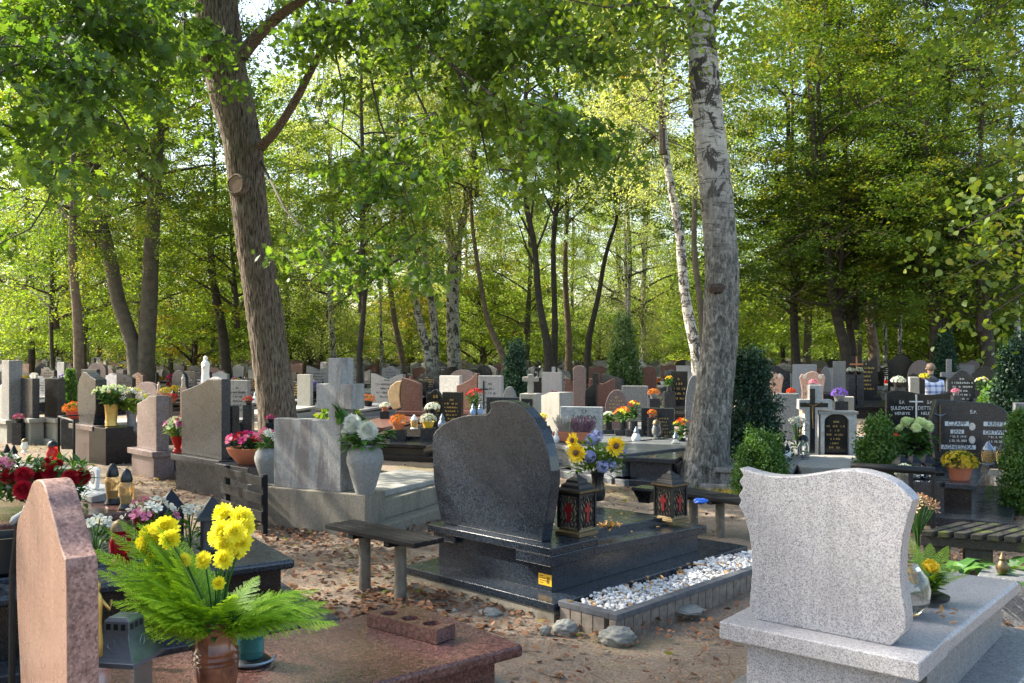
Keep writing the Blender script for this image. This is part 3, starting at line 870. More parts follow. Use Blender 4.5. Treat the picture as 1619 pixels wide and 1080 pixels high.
spec = [
    ("slender_tree", "slender dark trunk left of the twin-stemmed tree", 33, [(84, None, 7), (82, 500, 6), (81, 430, 5), (84, 300, 4)], "dark_bark", "maple3", 84, 380, .8, green_mid),
    ("leaning_tree", "brown trunk leaning left between the twin stems and the oak", 36, [(362, None, 20), (356, 560, 17), (346, 500, 15), (338, 440, 12), (330, 340, 9)], "dark_bark", "maple3", 336, 420, .95, green_mid),
    ("slender_tree", "thin dark trunk right of the concrete cross", 30, [(568, None, 13), (570, 560, 10), (573, 500, 8), (575, 420, 7), (572, 300, 5)], "dark_bark", "maple1", 572, 330, .8, green_light),
    ("leaning_tree", "brown curved trunk right of the concrete cross", 38, [(644, None, 10), (636, 560, 10), (622, 510, 9), (616, 440, 8), (620, 330, 6)], "brown_bark", "maple3", 618, 380, .9, green_light),
    ("slender_tree", "very thin white birch stem right of the cross", 44, [(606, None, 6), (604, 540, 5), (601, 500, 4), (599, 420, 4), (598, 300, 3)], "birch", "birch2", 599, 380, .9, green_birch),
    ("leaning_tree", "thin brown trunk leaning left over the small cypress", 32, [(803, None, 14), (796, 570, 12), (780, 530, 9), (768, 490, 8), (756, 440, 7), (748, 360, 6), (744, 260, 4)], "brown_bark", "birch1", 748, 300, .85, green_light),
    ("slender_tree", "dark trunk of the close pair in the centre, left one", 31, [(866, None, 18), (866, 560, 14), (857, 500, 11), (850, 440, 10), (842, 380, 9), (834, 330, 8), (828, 260, 5)], "dark_bark", "maple1", 832, 250, .9, green_light),
    ("slender_tree", "dark trunk of the close pair in the centre, straight one", 31.5, [(877, None, 14), (877, 560, 11), (875, 480, 9), (876, 400, 8), (879, 330, 8), (884, 250, 5)], "dark_bark", "maple3", 884, 260, .9, green_birch),
    ("leaning_tree", "thin dark trunk leaning right of the centre pair", 33, [(926, None, 13), (932, 540, 10), (940, 490, 8), (952, 430, 7), (966, 380, 6), (976, 340, 4)], "dark_bark", "maple2", 972, 310, .8, green_light),
    ("slender_tree", "pale trunk beside the tall thuja in the centre", 38, [(898, None, 14), (898, 540, 11), (896, 470, 9), (894, 380, 7)], "brown_bark", "birch2", 894, 360, .9, green_light),
    ("slender_tree", "thin white birch left of the big birch", 40, [(996, None, 7), (995, 500, 6), (993, 420, 5), (992, 340, 4), (990, 200, 3)], "birch", "birch1", 992, 300, 1.0, green_birch),
    ("slender_tree", "dark stem close behind the big birch on its left", 24, [(1112, None, 13), (1108, 500, 11), (1100, 400, 9), (1098, 300, 8), (1100, 180, 6)], "linden_bark", "maple3", 1098, 170, .8, green_mid),
    ("dark_tree", "dark trunk right of the big birch", 31, [(1258, None, 17), (1258, 540, 14), (1256, 470, 12), (1252, 400, 11), (1250, 300, 9), (1246, 160, 6)], "dark_bark", "maple2", 1250, 400, .85, green_dark),
    ("dark_tree", "tall curving dark trunk behind the right graves", 28, [(1344, None, 21), (1334, 550, 17), (1324, 500, 15), (1314, 440, 14), (1304, 370, 13), (1294, 290, 11), (1286, 220, 9), (1278, 120, 6)], "dark_bark", "maple1", 1302, 370, .95, green_dark),
    ("dark_tree", "dark trunk standing close right of the curving trunk", 30, [(1350, None, 15), (1346, 550, 12), (1340, 490, 10), (1334, 400, 9), (1330, 250, 6)], "dark_bark", "maple3", 1332, 330, .95, green_dark),
    ("brown_tree", "short brown trunk with orange bark on the right", 38, [(1382, None, 20), (1380, 550, 17), (1376, 500, 13), (1372, 430, 10), (1368, 300, 6)], "brown_bark", "maple3", 1372, 420, 1.0, green_mid),
    ("forked_tree", "dark right-hand tree whose trunk divides above the black stones", 27, [(1486, None, 26), (1482, 550, 21), (1476, 500, 17), (1468, 450, 14), (1460, 380, 12), (1452, 300, 9)], "dark_bark", "maple2", 1466, 380, .85, green_dark),
    ("dark_tree", "straight dark trunk behind the forked right-hand tree", 29, [(1503, None, 15), (1500, 530, 13), (1497, 450, 12), (1494, 350, 11), (1490, 220, 8)], "dark_bark", "maple1", 1494, 300, .9, green_dark),
    ("dark_tree", "thick dark trunk near the right edge", 26, [(1567, None, 26), (1562, 540, 22), (1553, 490, 20), (1548, 420, 16), (1545, 300, 11)], "dark_bark", "maple1", 1548, 380, .8, green_dark),
    ("slender_tree", "thin white birch between the right-hand dark trunks", 42, [(1400, None, 7), (1398, 530, 6), (1396, 470, 5), (1394, 360, 4)], "birch", "birch2", 1394, 360, 1.0, green_birch),
    ("slender_tree", "thin white birch below the yellowing shrub on the right", 42, [(1424, None, 7), (1423, 520, 6), (1421, 440, 5), (1418, 330, 4)], "birch", "birch1", 1418, 350, 1.0, green_mid),
    ("slender_tree", "pale birch at the far right edge", 40, [(1608, None, 12), (1607, 520, 10), (1604, 440, 8), (1600, 320, 5)], "birch", "birch2", 1602, 340, 1.0, green_mid),
]
for nm, lab, Y, pts, bark, var, px, py, sc, mat in spec:
    tree(nm, lab, Y, pts, bark, [(var, px, py, sc, mat)] + ([] if 590 < px < 1130 else [('low1' if len(lab) % 2 else 'low2', pts[1][0] + (len(lab) % 5 - 2) * 6, 505 if px > 1130 or px < 420 else 478, 1.15, mat)]))
# fan of ascending thin boughs above the centre pair
o = [q for q in COL.objects if "left one" in q.get("label", "")][0]
m = MB()
for a, b2 in (((850, 430), (815, 340)), ((842, 380), (800, 280)), ((838, 360), (850, 240)), ((846, 400), (880, 300)), ((876, 340), (930, 270)), ((878, 345), (840, 250))):
    p, q = at(*a, 31) - o.location, at(*b2, 31) - o.location
    m.tube([p, (p + q) / 2 + Vector((0, 0, -.15)), q], [.05, .035, .012], 5)
m.build("branches", MATS["dark_bark"], o)

# nearer tree reaching in from the right edge (its leaves hang at the frame's side)
def right_edge():
    base = Vector((6.4, 8.6, 0))
    t = thing("linden_tree", "linden at the right edge whose bright yellow-green sprays hang into view", "tree", base)
    relief("trunk", [Vector((0, 0, z)) for z in (-.2, 1, 3, 5, 8, 12)], [.2, .17, .15, .13, .1, .05], 40, 60, .01, MATS["linden_bark"], t, 3, (9, 14))
    rng = np.random.default_rng(18); R_ = random.Random(18)
    P = lambda px, py, Y: at(px, py, Y) - base
    m = MB(); pos = []
    for tip, n in (((1500, 372, 7.6), 7), ((1540, 340, 7.8), 9), ((1590, 330, 7.8), 8), ((1560, 400, 7.6), 6), ((1500, 440, 8), 5), ((1600, 460, 7.6), 10), ((1560, 500, 8), 6), ((1600, 240, 8), 9), ((1560, 180, 8.6), 9), ((1600, 90, 8.4), 14), ((1500, 60, 9), 9), ((1560, 10, 9), 14), ((1440, 20, 9.5), 7)):
        e = P(*tip)
        s = Vector((0, 0, e.z + .7))
        m.tube([s, (s * .45 + e * .55) + Vector((0, 0, .25)), e], [.02, .012, .004], 5, False)
        for _ in range(n):
            c = e + Vector((R_.gauss(.15, .26), R_.gauss(0, .3), R_.gauss(0, .16)))
            k = R_.randint(7, 16)
            pos.append(np.array(c) + rng.normal(size=(k, 3)) * np.array([.11, .11, .07]))
    m.build("branches", MATS["twig"], t)
    me = leaf_soup("crown", np.concatenate(pos), .066, leafmat("linden leaves", [G(.04, .085, .012), G(.09, .15, .02), G(.19, .26, .03), G(.42, .36, .05)], .55), rng, 'hex', .2, .7, .7)
    link(bpy.data.objects.new("crown", me), t)
    add_crown(t, "maple3", Vector((0, 0, 6.2)), 0, .8, green_mid)
right_edge()

# the wood behind the graves
def wood():
    R_ = random.Random(12)
    kinds = [("maple1", green_mid, "dark_bark", "leafy green tree of the wood behind the graves"), ("maple2", green_light, "linden_bark", "sunlit light green tree of the wood behind the graves"),
             ("birch1", green_birch, "birch", "pale birch of the wood behind the graves"), ("maple3", green_dark, "dark_bark", "dark green tree of the wood behind the graves"), ("birch2", green_birch, "birch", "pale birch of the wood behind the graves"),
             ("maple2", green_yellow, "brown_bark", "yellowing tree of the wood behind the graves")]
    protos = {}
    def put(x, y, i, sc, hb):
        var, mat, bark, lab = kinds[i]
        if i not in protos:
            t = thing("wood_tree", lab, "tree", (x, y, 0), 0, "trees of the wood behind: " + lab.split(" tree")[0].split(" birch")[0])
            MB().tube([(0, 0, -.2), (.1, 0, 1), (.0, .05, 3), (-.1, 0, 6), (0, 0, 10)], [.22, .15, .13, .1, .05], 9).build("trunk", MATS[bark], t, smooth='all')
            add_crown(t, var, Vector((0, 0, 2.9)), 0, 1.0, mat)
            protos[i] = t
        else:
            t = copy_tree(protos[i])
        t.location = (x, y, 0); t.rotation_euler = (0, 0, R_.uniform(0, 6.3)); t.scale = (sc,) * 3
        if y > 38:
            where = " ".join([["in the front rank", "in the middle ranks", "in the last ranks"][0 if y < 55 else 1 if y < 80 else 2], zone(x, y)])
            t["label"] = lab.replace(" of the wood behind the graves", "") + " of the wood, " + where
            t["group"] = t["label"] + " (trees)"
        return t
    for row, (Y, n) in enumerate(((42, 12), (50, 14), (60, 16), (72, 18), (88, 20), (108, 22))):
        for k in range(n):
            u = (k + R_.uniform(.1, .9)) / n * 2 - 1
            x = u * Y * .66
            px = CX + F * x / Y
            # species and leaf tone by where it stands: pale centre, sides darkened as in shade
            if 480 < px < 1080: i = R_.choice([1, 2, 4, 1, 2, 4, 1, 5])
            elif px >= 1080: i = R_.choice([0, 3, 3, 0, 1, 2])
            else: i = R_.choice([0, 0, 3, 1, 1, 4])
            if row < 2 and 560 < px < 1000 and k % 2: continue
            put(x, Y + R_.uniform(-3, 3), i, R_.uniform(.85, 1.25), 0)
    # understorey bushes
    bp = {}
    for k in range(120):
        Y = R_.uniform(44, 100)
        x = R_.uniform(-.64, .64) * Y
        px = CX + F * x / Y
        i = R_.choice([0, 1])
        mat = R_.choice([green_light, green_mid, green_mid, green_dark, green_light, green_yellow] if 250 < px < 1300 else [green_mid, green_light, green_dark])
        key = (i, mat.name)
        if key not in bp:
            lab = {"sunlit light leaves": "bright sunlit young tree under the far wood", "maple leaves": "green bushy young tree under the far wood", "yellowing leaves": "yellowing young tree under the far wood", "dark leaves": "dark bushy young tree under the far wood"}[mat.name]
            t = thing("young_tree", lab, "young tree", (x, Y, 0), 0, "young trees under the wood: " + mat.name)
            MB().tube([(0, 0, -.1), (.05, 0, .8), (0, 0, 1.6), (0, 0, 2.6)], [.05, .04, .03, .015], 6).build("trunk", MATS["dark_bark"], t)
            add_crown(t, "low%d" % (i + 1), Vector((0, 0, .1)), 0, 1.0, mat)
            bp[key] = t
        else: t = copy_tree(bp[key])
        t.location = (x, Y, 0); t.rotation_euler = (0, 0, R_.uniform(0, 6.3)); t.scale = (R_.uniform(.8, 1.5),) * 3
        bl = bp[key].get("base_label") or bp[key]["label"].replace(" under the far wood", "")
        bp[key]["base_label"] = bl
        t["label"] = bl + (" at the near side of the wood, " if Y < 70 else " deep in the wood, ") + zone(x, Y)
        t["group"] = t["label"] + " (young trees)"
    # trees left of the frame and behind the viewer's shoulder that shade the foreground
    n = 0
    for x, y, i, sc in ((-13.6, 9.4, 1, .95), (-17.5, 15.5, 2, 1.0), (-14, 4.0, 4, 1.0), (-19, 6, 3, 1.0), (-15, 1, 0, 1.0)):
        t = put(x, y, i, sc, 0)
        if n == 0: t.rotation_euler = (0, 0, .5)  # unseen tree turned so its gaps throw sun streaks on the grey headstone
        t["label"] = "%s outside the left edge, shading the graves" % ["leafy tree", "broad tree", "tall tree", "green tree", "dense tree", "light tree", "lone tree"][n]
        if "group" in t: del t["group"]
        n += 1
wood()

def far_wood():
    rng = np.random.default_rng(90)
    n = 90000
    a = rng.uniform(-.64, .64, n); D = rng.uniform(112, 150, n)
    H = 5 + 11 * (.5 + .5 * np.sin(a * 40 + 1.2 * np.sin(a * 17))) * rng.uniform(.6, 1, n)
    z = rng.random(n) ** .8 * H
    c = np.stack([a * D, D, z], 1)
    me = leaf_soup("far_wood", c, .55, green_light, rng, 'rhomb', .2, .7)
    tag(link(bpy.data.objects.new("far_wood", me)), "far-off edge of the wood closing the view behind all the trees", None, kind="stuff")
far_wood()
# ---------------------------------------------------------------- frames for oblique things
class Fr:
    def __init__(s, o, rz):
        s.o = Vector((o[0], o[1], 0)); s.rz = rz
        a = math.radians(rz)
        s.x = Vector((math.cos(a), math.sin(a), 0)); s.y = Vector((-math.sin(a), math.cos(a), 0))
    def plane(s, px, py, yl):
        "local (x, z) of the sight line (px, py) in the plane local y = yl"
        d = Vector(((px - CX) / F, 1, -(py - HZ) / F))
        p0 = s.o + s.y * yl
        t = p0.dot(s.y) / d.dot(s.y)
        q = d * t
        return ((q - s.o).dot(s.x), CAMZ + q.z)
    def top(s, px, py, z):
        "local (x, y) of the sight line at height z"
        q = W(px, py, z); q.z = 0
        return ((q - s.o).dot(s.x), (q - s.o).dot(s.y))
    def rx(s, px, yl=0.0):
        return run(s.o + s.y * yl, s.x, px)
    def ry(s, px, xl=0.0):
        return run(s.o + s.x * xl, s.y, px)
    def w(s, x, y, z=0.0):
        return s.o + s.x * x + s.y * y + Vector((0, 0, z))

def smooth_outline(pts, it=1, keep=()):
    "Chaikin-like rounding of a closed outline, except the kept indices"
    for _ in range(it):
        out = []
        n = len(pts)
        for i, p in enumerate(pts):
            if i in keep: out.append(p); continue
            a, b = pts[i - 1], pts[(i + 1) % n]
            out.append((p[0] * .75 + a[0] * .25, p[1] * .75 + a[1] * .25))
            out.append((p[0] * .75 + b[0] * .25, p[1] * .75 + b[1] * .25))
        pts = out; keep = ()
    return pts
def text(parent, s, loc, size, mat, face='toward', name="inscription", align='CENTER', ext=.0015, sx=1.0, rz=0.0):
    cu = bpy.data.curves.new(name, 'FONT'); cu.body = s; cu.size = size; cu.extrude = ext
    cu.align_x = align; cu.align_y = 'CENTER'
    o = bpy.data.objects.new("tmp", cu); COL.objects.link(o)
    dg = bpy.context.evaluated_depsgraph_get()
    me = bpy.data.meshes.new_from_object(o.evaluated_get(dg))
    bpy.data.objects.remove(o); bpy.data.curves.remove(cu)
    me.materials.clear(); me.materials.append(mat)
    q = bpy.data.objects.new(name, me)
    q.location = loc; q.rotation_euler = (math.radians(90), 0, math.radians(rz)); q.scale = (sx, 1, 1)
    return link(q, parent)

# ---------------------------------------------------------------- black granite grave in the centre
def grave_centre():
    fr = Fr(W(871, 868, .385), -44)
    t = thing("gravestone", "large black speckled gravestone in the centre, stepped curved top, pebble bed beside it", "gravestone", fr.o, fr.rz)
    bx = fr.rx(676)                                   # left end of the upper base
    # headstone
    y0 = .10
    o_px = [(702, 836), (696, 815), (690, 787), (686, 760), (684.5, 735), (683.5, 705), (684.5, 688), (690, 680), (700, 671), (716, 662.5), (733, 657.5), (750, 655.8), (768, 655.7), (773, 652), (775.5, 646.7), (774, 636.7), (785, 633.5), (800, 633), (815, 636.5), (830, 645), (843, 660), (855, 680), (863, 702), (868, 722), (871, 745), (871, 765), (868, 790), (864.5, 812), (860, 835), (857, 858)]
    out = [fr.plane(x, y, y0) for x, y in o_px]
    zb = .385
    out[0] = (out[0][0], zb); out[-1] = (out[-1][0], zb)
    MB().prism(out, y0, y0 + .09).build("headstone", black_granite, t, bevel=.006)
    # bases
    L = 2.0
    fx = -.02
    MB().box(bx, 0, 0, .46, .338, .385).build("headstone_base", black_granite, t, bevel=.004)
    lx = fr.rx(815)
    MB().box(lx, fx + .02, .003, .42, .272, .3375).slope_box(lx, 0, .42, L - .25, 0, .335, .285, t=.055).build("cover_slab", black_granite, t, bevel=.004)
    MB().box(bx + .04, bx + .26, .02, .42, .285, .3375).slope_box(bx + .05, lx, .42, L - .25, 0, .333, .283, t=.05).build("cover_slab", black_granite, t, bevel=.004)
    MB().slope_box(bx + .22, -.22, .47, L - .42, 0, .385, .345, t=.06).build("raised_slab", black_granite, t, bevel=.006)
    MB().slope_box(bx + .05, -.045, .06, L - .30, .10, .335, .225).build("tomb_body", black_granite, t, bevel=.002)
    px0 = bx - .11
    MB().box(px0, .14, -.13, L + .1, .055, .10).build("plinth_slab", black_granite, t, bevel=.004)
    MB().box(px0 + .01, .13, -.12, L + .09, -.12, .055).build("foundation", concrete, t)
    # pebble bed with tile kerb on the right side
    k0, k1 = .135, .62
    ks = MB()
    K = []
    ya, yb = -.10, L + .45
    kx = .52
    MB().box(kx, kx + .06, ya, yb, .085, .12).box(k0 + .01, kx, ya, ya + .06, .085, .12).build("kerb", plain("grey kerb slate", G(.09, .095, .105), .6, 0, .3, 18), t, bevel=.003)
    tm = MB()
    y = ya
    while y < yb - .01:
        tm.box(kx + .004, kx + .052, y, y + .078, -.08, .084); y += .084
    x = k0 + .02
    while x < kx - .03:
        tm.box(x, x + .078, ya + .004, ya + .052, -.08, .084); x += .084
    tm.build("kerb_tiles", plain("clay kerb tiles", G(.21, .175, .14), .8, 0, .35, 22), t, bevel=.002)
    MB().box(k0, kx + .02, ya + .03, yb - .02, -.1, .035).build("bed", plain("bed soil", G(.1, .075, .055), .9), t)
    # sticker
    o = MB().box(-.155, -.046, .0585, .0595, .135, .205).build("sticker", plain("yellow sticker", G(.72, .40, .02), .5, 0, .05), t)
    sm = MB()
    for k in range(4): sm.box(-.145, -.145 + .03 + .02 * (k % 3), .0575, .0585, .19 - k * .014, .194 - k * .014)
    for k in range(3): sm.box(-.085 + .008 * k, -.081 + .008 * k, .0575, .0585, .15, .19)
    sm.build("sticker_print", dark_letters, o)
    # white pebbles
    rng = random.Random(2)
    pm = MB()
    for _ in range(2600):
        q = rng.random()
        lx_, ly_ = rng.uniform(k0 + .02, kx - .02), rng.uniform(ya + .07, yb - .05)
        p = (lx_, ly_, .045 + rng.uniform(0, .045) + .02 * math.sin(ly_ * 5))
        r = rng.uniform(.009, .018)
        pm.blob(p, r, 6, 4, None, .5, rng, (1, rng.uniform(.6, 1), rng.uniform(.5, .8)))
    me = pm.build("white_pebbles", plain("white pebble", G(.60, .59, .57), .6, 0, .3, 14), None)
    me.location = fr.o; me.rotation_euler = (0, 0, math.radians(fr.rz))
    tag(me, "white decorative pebbles filling the kerbed strip beside the black grave", "pebbles", kind="stuff")
    return t, fr
GC, FC = grave_centre()

# ---------------------------------------------------------------- light grey grave at the right
def grave_right():
    zt = .50
    fr = Fr(W(1455, 1048, zt), -39.5)
    t = thing("gravestone", "light grey granite gravestone with wavy top and notched left edge, front right", "gravestone", fr.o, fr.rz)
    bx = fr.rx(1137)
    y0 = .12
    z8 = lambda x, y: (1080 + x / 3, 720 + y / 3)
    raw = [(358, 798), (345, 785), (330, 752), (316, 722), (313, 705), (318, 650), (326, 560), (324, 450), (312, 370), (290, 290), (262, 240), (275, 215), (262, 190), (283, 157), (265, 125), (285, 95), (265, 60), (330, 80), (380, 92), (430, 99), (500, 101), (560, 97), (640, 85), (720, 72), (800, 69), (860, 76), (920, 92), (960, 106), (1010, 134), (1050, 166), (1086, 203), (1094, 214), (1068, 300), (1050, 370), (1038, 450), (1033, 530), (1034, 600), (1042, 660), (1054, 720), (1060, 780), (1058, 838), (985, 922)]
    out = [fr.plane(*z8(x, y), y0) for x, y in raw]
    zb = zt
    out[0] = (out[0][0], zb); out[-1] = (out[-1][0], zb)
    MB().prism(out, y0, y0 + .085).build("headstone", grey_granite, t, bevel=.005)
    MB().box(bx, 0, 0, .36, zt - .07, zt).build("headstone_base", grey_granite, t, bevel=.006)
    MB().box(bx + .09, -.09, .06, .30, .06, zt - .07).build("pedestal", grey_granite, t, bevel=.003)
    L = fr.top(1493, 902, .45)[1]
    # slab: top just under the base top
    MB().slope_box(bx + .02, -.01, .361, L, 0, zt - .012, zt - .05, t=.07).build("cover_slab", grey_granite, t, bevel=.018, seg=4)
    MB().box(bx + .08, -.075, .361, L - .07, .18, zt - .10).build("tomb_body", grey_mid, t, bevel=.003)
    MB().box(bx - .06, .13, .12, L + .14, .10, .18).build("plinth_slab", grey_mid, t, bevel=.012, seg=3)
    MB().box(bx - .14, .18, -.10, L + .2, -.1, .06).box(bx - .0, .10, .14, L + .1, .06, .10).build("foundation", grey_mid, t, bevel=.006)
    return t, fr
GR, FRR = grave_right()

# ---------------------------------------------------------------- pink granite grave at the left
def grave_left():
    N = Vector((-1.385, 2.85, 0))
    fr = Fr(N, -50)
    t = thing("gravestone", "polished pink granite gravestone seen edge-on at the left, with a red-brown slab in front", "gravestone", fr.o, fr.rz)
    z2 = lambda x, y: (x / 3, 720 + y / 3)
    raw = [(318, 1300), (315, 505), (300, 475), (285, 430), (270, 370), (255, 310), (235, 240), (222, 180), (208, 140), (195, 120), (180, 114), (165, 118), (150, 135), (138, 170), (120, 225), (95, 280), (82, 310), (75, 400), (77, 600), (84, 800), (95, 1000), (105, 1300)]
    out = [fr.plane(*z2(x, y), 0) for x, y in raw]
    out = [out[0]] + smooth_outline(out, 2)[4:-4] + [out[-1]]
    m = MB(); m.prism(out, 0, .095)
    o = m.build("headstone", pink_granite, t, bevel=.004)
    o.data.materials.append(pink_rough)
    for p in o.data.polygons:
        if abs(p.normal.y) < .7: p.material_index = 1
    wdt = -min(x for x, z in out)
    # slab running away: right edge follows the visible corner
    cx, cy = fr.top(828, 1019, .30)
    fx, fy = fr.top(707, 975, .30)
    Z = .30
    MB().slope_box(-wdt - .14, cx, -.12, cy, 0, Z + .02, Z, t=.055).build("cover_slab", red_granite, t, bevel=.016, seg=4)
    MB().box(-wdt - .06, cx - .09, -.05, cy - .09, .03, Z - .05).build("tomb_body", red_granite, t, bevel=.003)
    MB().box(-wdt - .2, cx + .10, -.2, cy + .12, -.1, .04).build("foundation", concrete, t, bevel=.004)
    # candle block with three sockets
    u, v = fr.top(580, 975, Z + .05)
    u2, v2 = fr.top(690, 1003, Z + .05)
    a = math.atan2(v2 - v, u2 - u)
    b = thing("candle_block", "red-brown granite block with three round candle holes at the slab's far end", "candle holder", fr.w(u, v, Z + .006), fr.rz + math.degrees(a))
    Lb = math.hypot(u2 - u, v2 - v)
    # body with real holes: outline top ring built from a grid with circular gaps
    mb = MB(); n = 20
    h = .062; D = .125; r = .040
    cs = [(Lb * (.2 + .3 * i), D / 2) for i in range(3)]
    mb.add([(0, 0, 0), (Lb, 0, 0), (Lb, D, 0), (0, D, 0), (0, 0, h), (Lb, 0, h), (Lb, D, h), (0, D, h)], [(0, 3, 2, 1), (0, 1, 5, 4), (1, 2, 6, 5), (2, 3, 7, 6), (3, 0, 4, 7)])
    for (c0, c1), (xa, xb) in zip(cs, ((0, Lb * .35), (Lb * .35, Lb * .65), (Lb * .65, Lb))):
        vs, fs = [], []
        for k in range(n):
            an = 2 * math.pi * k / n
            ca, sa = math.cos(an), math.sin(an)
            vs.append((c0 + r * ca, c1 + r * sa, h))
            tx = min(((xb - c0) if ca > 0 else (xa - c0)) / ca if abs(ca) > 1e-6 else 1e9, ((D - c1) if sa > 0 else (0 - c1)) / sa if abs(sa) > 1e-6 else 1e9)
            vs.append((c0 + tx * ca, c1 + tx * sa, h))
            vs.append((c0 + r * .92 * ca, c1 + r * .92 * sa, h - .025))
        for k in range(n):
            j = (k + 1) % n
            fs.append((3 * k, 3 * k + 1, 3 * j + 1, 3 * j)); fs.append((3 * k + 2, 3 * k, 3 * j, 3 * j + 2))
        fs.append(tuple(3 * k + 2 for k in range(n)))
        mb.add(vs, fs)
        # corner fillers
        for X_ in (xa, xb):
            for Y_ in (0, D):
                qs = [vs[3 * k + 1] for k in range(n)]
                near = sorted(range(n), key=lambda k: (qs[k][0] - X_) ** 2 + (qs[k][1] - Y_) ** 2)[:2]
                mb.add([(X_, Y_, h), qs[near[0]], qs[near[1]]], [(0, 1, 2)])
    mb.build("block", red_granite, b)
    return t, fr
GL, FL = grave_left()

# ---------------------------------------------------------------- concrete cross grave
def grave_cross():
    fr = Fr(W(578, 783, .36), -26)
    t = thing("cross_grave", "old concrete grave with a thick square cross and stained terrazzo wall", "gravestone", fr.o, fr.rz)
    bx = fr.rx(420)
    zt = .36
    MB().box(bx, 0, 0, .30, -.1, zt).build("base", concrete, t, bevel=.008)
    y0 = .05
    wl, zt2 = fr.plane(433, 667, y0)
    wr, _ = fr.plane(522, 667, y0)
    zw = fr.plane(500, 664, y0)[1]
    MB().box(wl, wr, y0, y0 + .13, zt, zw).build("wall", washed, t, bevel=.006)
    # the cross: square shaft, arms
    a, ztop = fr.plane(519, 566, y0 - .02)
    b, _ = fr.plane(538.5, 566, y0 - .02)
    al, az1 = fr.plane(500, 608, y0 - .02)
    ar, az0 = fr.plane(556, 648, y0 - .02)
    th = .17
    az1 = fr.plane(530, 607, y0 - .02)[1]; az0 = fr.plane(530, 647, y0 - .02)[1]
    b2 = max(b, a + .13)
    cl = (a - (ar - b2))
    out = [(a, zt), (b2, zt), (b2, az0), (ar, az0), (ar, az1), (b2, az1), (b2, ztop), (a, ztop), (a, az1), (al, az1), (al, az0), (a, az0)]
    MB().prism(out, y0 - .02, y0 + th).build("cross", washed, t, bevel=.006)
    # slab and steps behind
    MB().box(bx + .1, -.02, .301, 2.05, .10, .27).build("slab", concrete, t, bevel=.01)
    MB().slope_box(bx + .18, -.12, .302, 1.95, .27, .335, .30).build("slab", conc_pale, t, bevel=.008)
    MB().box(bx - .02, .14, .15, 2.2, -.1, .10).build("plinth", concrete, t, bevel=.01)
    return t, fr
GX, FX = grave_cross()

# ---------------------------------------------------------------- benches
def slat_bench(name, label, A, B, depth, zt, nsl=4, mat=wood_black, leg_in=.25, legmat=None, overh=0, legr=.04):
    "A, B: near-left and near-right corners (world) of the seat's front edge; slats run along AB"
    A, B = Vector(A), Vector(B); A.z = B.z = 0
    d = (B - A); L = d.length
    rz = math.degrees(math.atan2(d.y, d.x))
    t = thing(name, label, "bench", A, rz)
    w = depth / nsl
    for k in range(nsl):
        MB().box(0, L, k * w + .004, (k + 1) * w - .004, zt - .03, zt + .0015 * (k % 2)).build("slat", mat, t, bevel=.003)
    for x in (L * leg_in, L * (1 - leg_in)):
        MB().lathe([(legr, -.1), (legr * .96, zt - .062)], 14, Matrix.Translation((x, depth * .5, 0))).build("leg", legmat or plain("weathered post", G(.14, .12, .09), .8, 0, .35, 18, .3), t, smooth=True)
        MB().box(x - .025, x + .025, .01, depth - .01, zt - .062, zt - .031).build("crossbar", mat, t)
    return t
zb = .42
A = W(513, 829, zb); B = W(654, 860, zb); Cc = W(702, 850, zb)
dirv = (B - A).normalized(); dep = abs((Cc - B).cross(dirv).z)
slat_bench("bench", "dark four-slat wooden bench on two round posts before the black gravestone", A, B, min(.34, max(.22, dep)), zb, 4, wood_black, .3)

def back_bench():
    A, B = W(352, 812, 0), W(418, 840, 0)
    A = at(354, 800, 8.55); B = at(416, 800, 7.9)
    d = B - A; d.z = 0; L = d.length
    t = thing("bench", "bench with a slatted backrest turned away, left of the cross grave", "bench", (A.x, A.y, 0), math.degrees(math.atan2(d.y, d.x)))
    zt = zat(737, 8.5)
    for x in (0, L - .045):
        MB().box(x, x + .045, 0, .045, -.1, zt).build("post", wood_black, t, bevel=.003)
    for k, z in enumerate((zt - .10, zt - .25, zt - .40)):
        MB().box(-.02, L + .02, -.024, -.002, z, z + .085).build("back_slat", wood_black, t, bevel=.003)
    MB().box(.045, L - .045, .012, .034, .14, .165).build("rail", iron, t)
back_bench()
# bench behind the black grave
A = at(1082, 783, 7.9); B = at(1172, 792, 7.3)
slat_bench("bench", "low dark bench between the black gravestone and the big birch", (A.x - .25, A.y + .15, 0), (B.x, B.y, 0), .3, zat(788, 7.5), 3, wood_black, .35)
# mossy bench of cross slats at the right
def moss_bench():
    z = .42
    P0, P1 = W(1455, 839, z), W(1640, 852, z)
    d = P1 - P0; d.z = 0; L = d.length
    fr = Fr(P0, math.degrees(math.atan2(d.y, d.x)))
    t = thing("bench", "mossy bench with wide cross planks at the right edge", "bench", fr.o, fr.rz)
    n = 7; w = L / n
    for k in range(n):
        sh = .10
        M = Matrix(((1, .55, 0, k * w), (0, 1, 0, 0), (0, 0, 1, 0), (0, 0, 0, 1)))
        MB().box(.008, w - .022, 0, .46, z - .035, z + .002 * (k % 3), M).build("plank", wood_moss, t, bevel=.004)
    MB().box(0, L, .03, .075, z - .10, z - .036).build("rail", wood_moss, t, bevel=.003)
    MB().box(.18, L + .18, .38, .425, z - .10, z - .036).build("rail", wood_moss, t, bevel=.003)
    for x in (.02, L - .4):
        MB().box(x, x + .16, .05, .30, -.1, z - .101).build("leg", wood_moss, t, bevel=.004)
moss_bench()
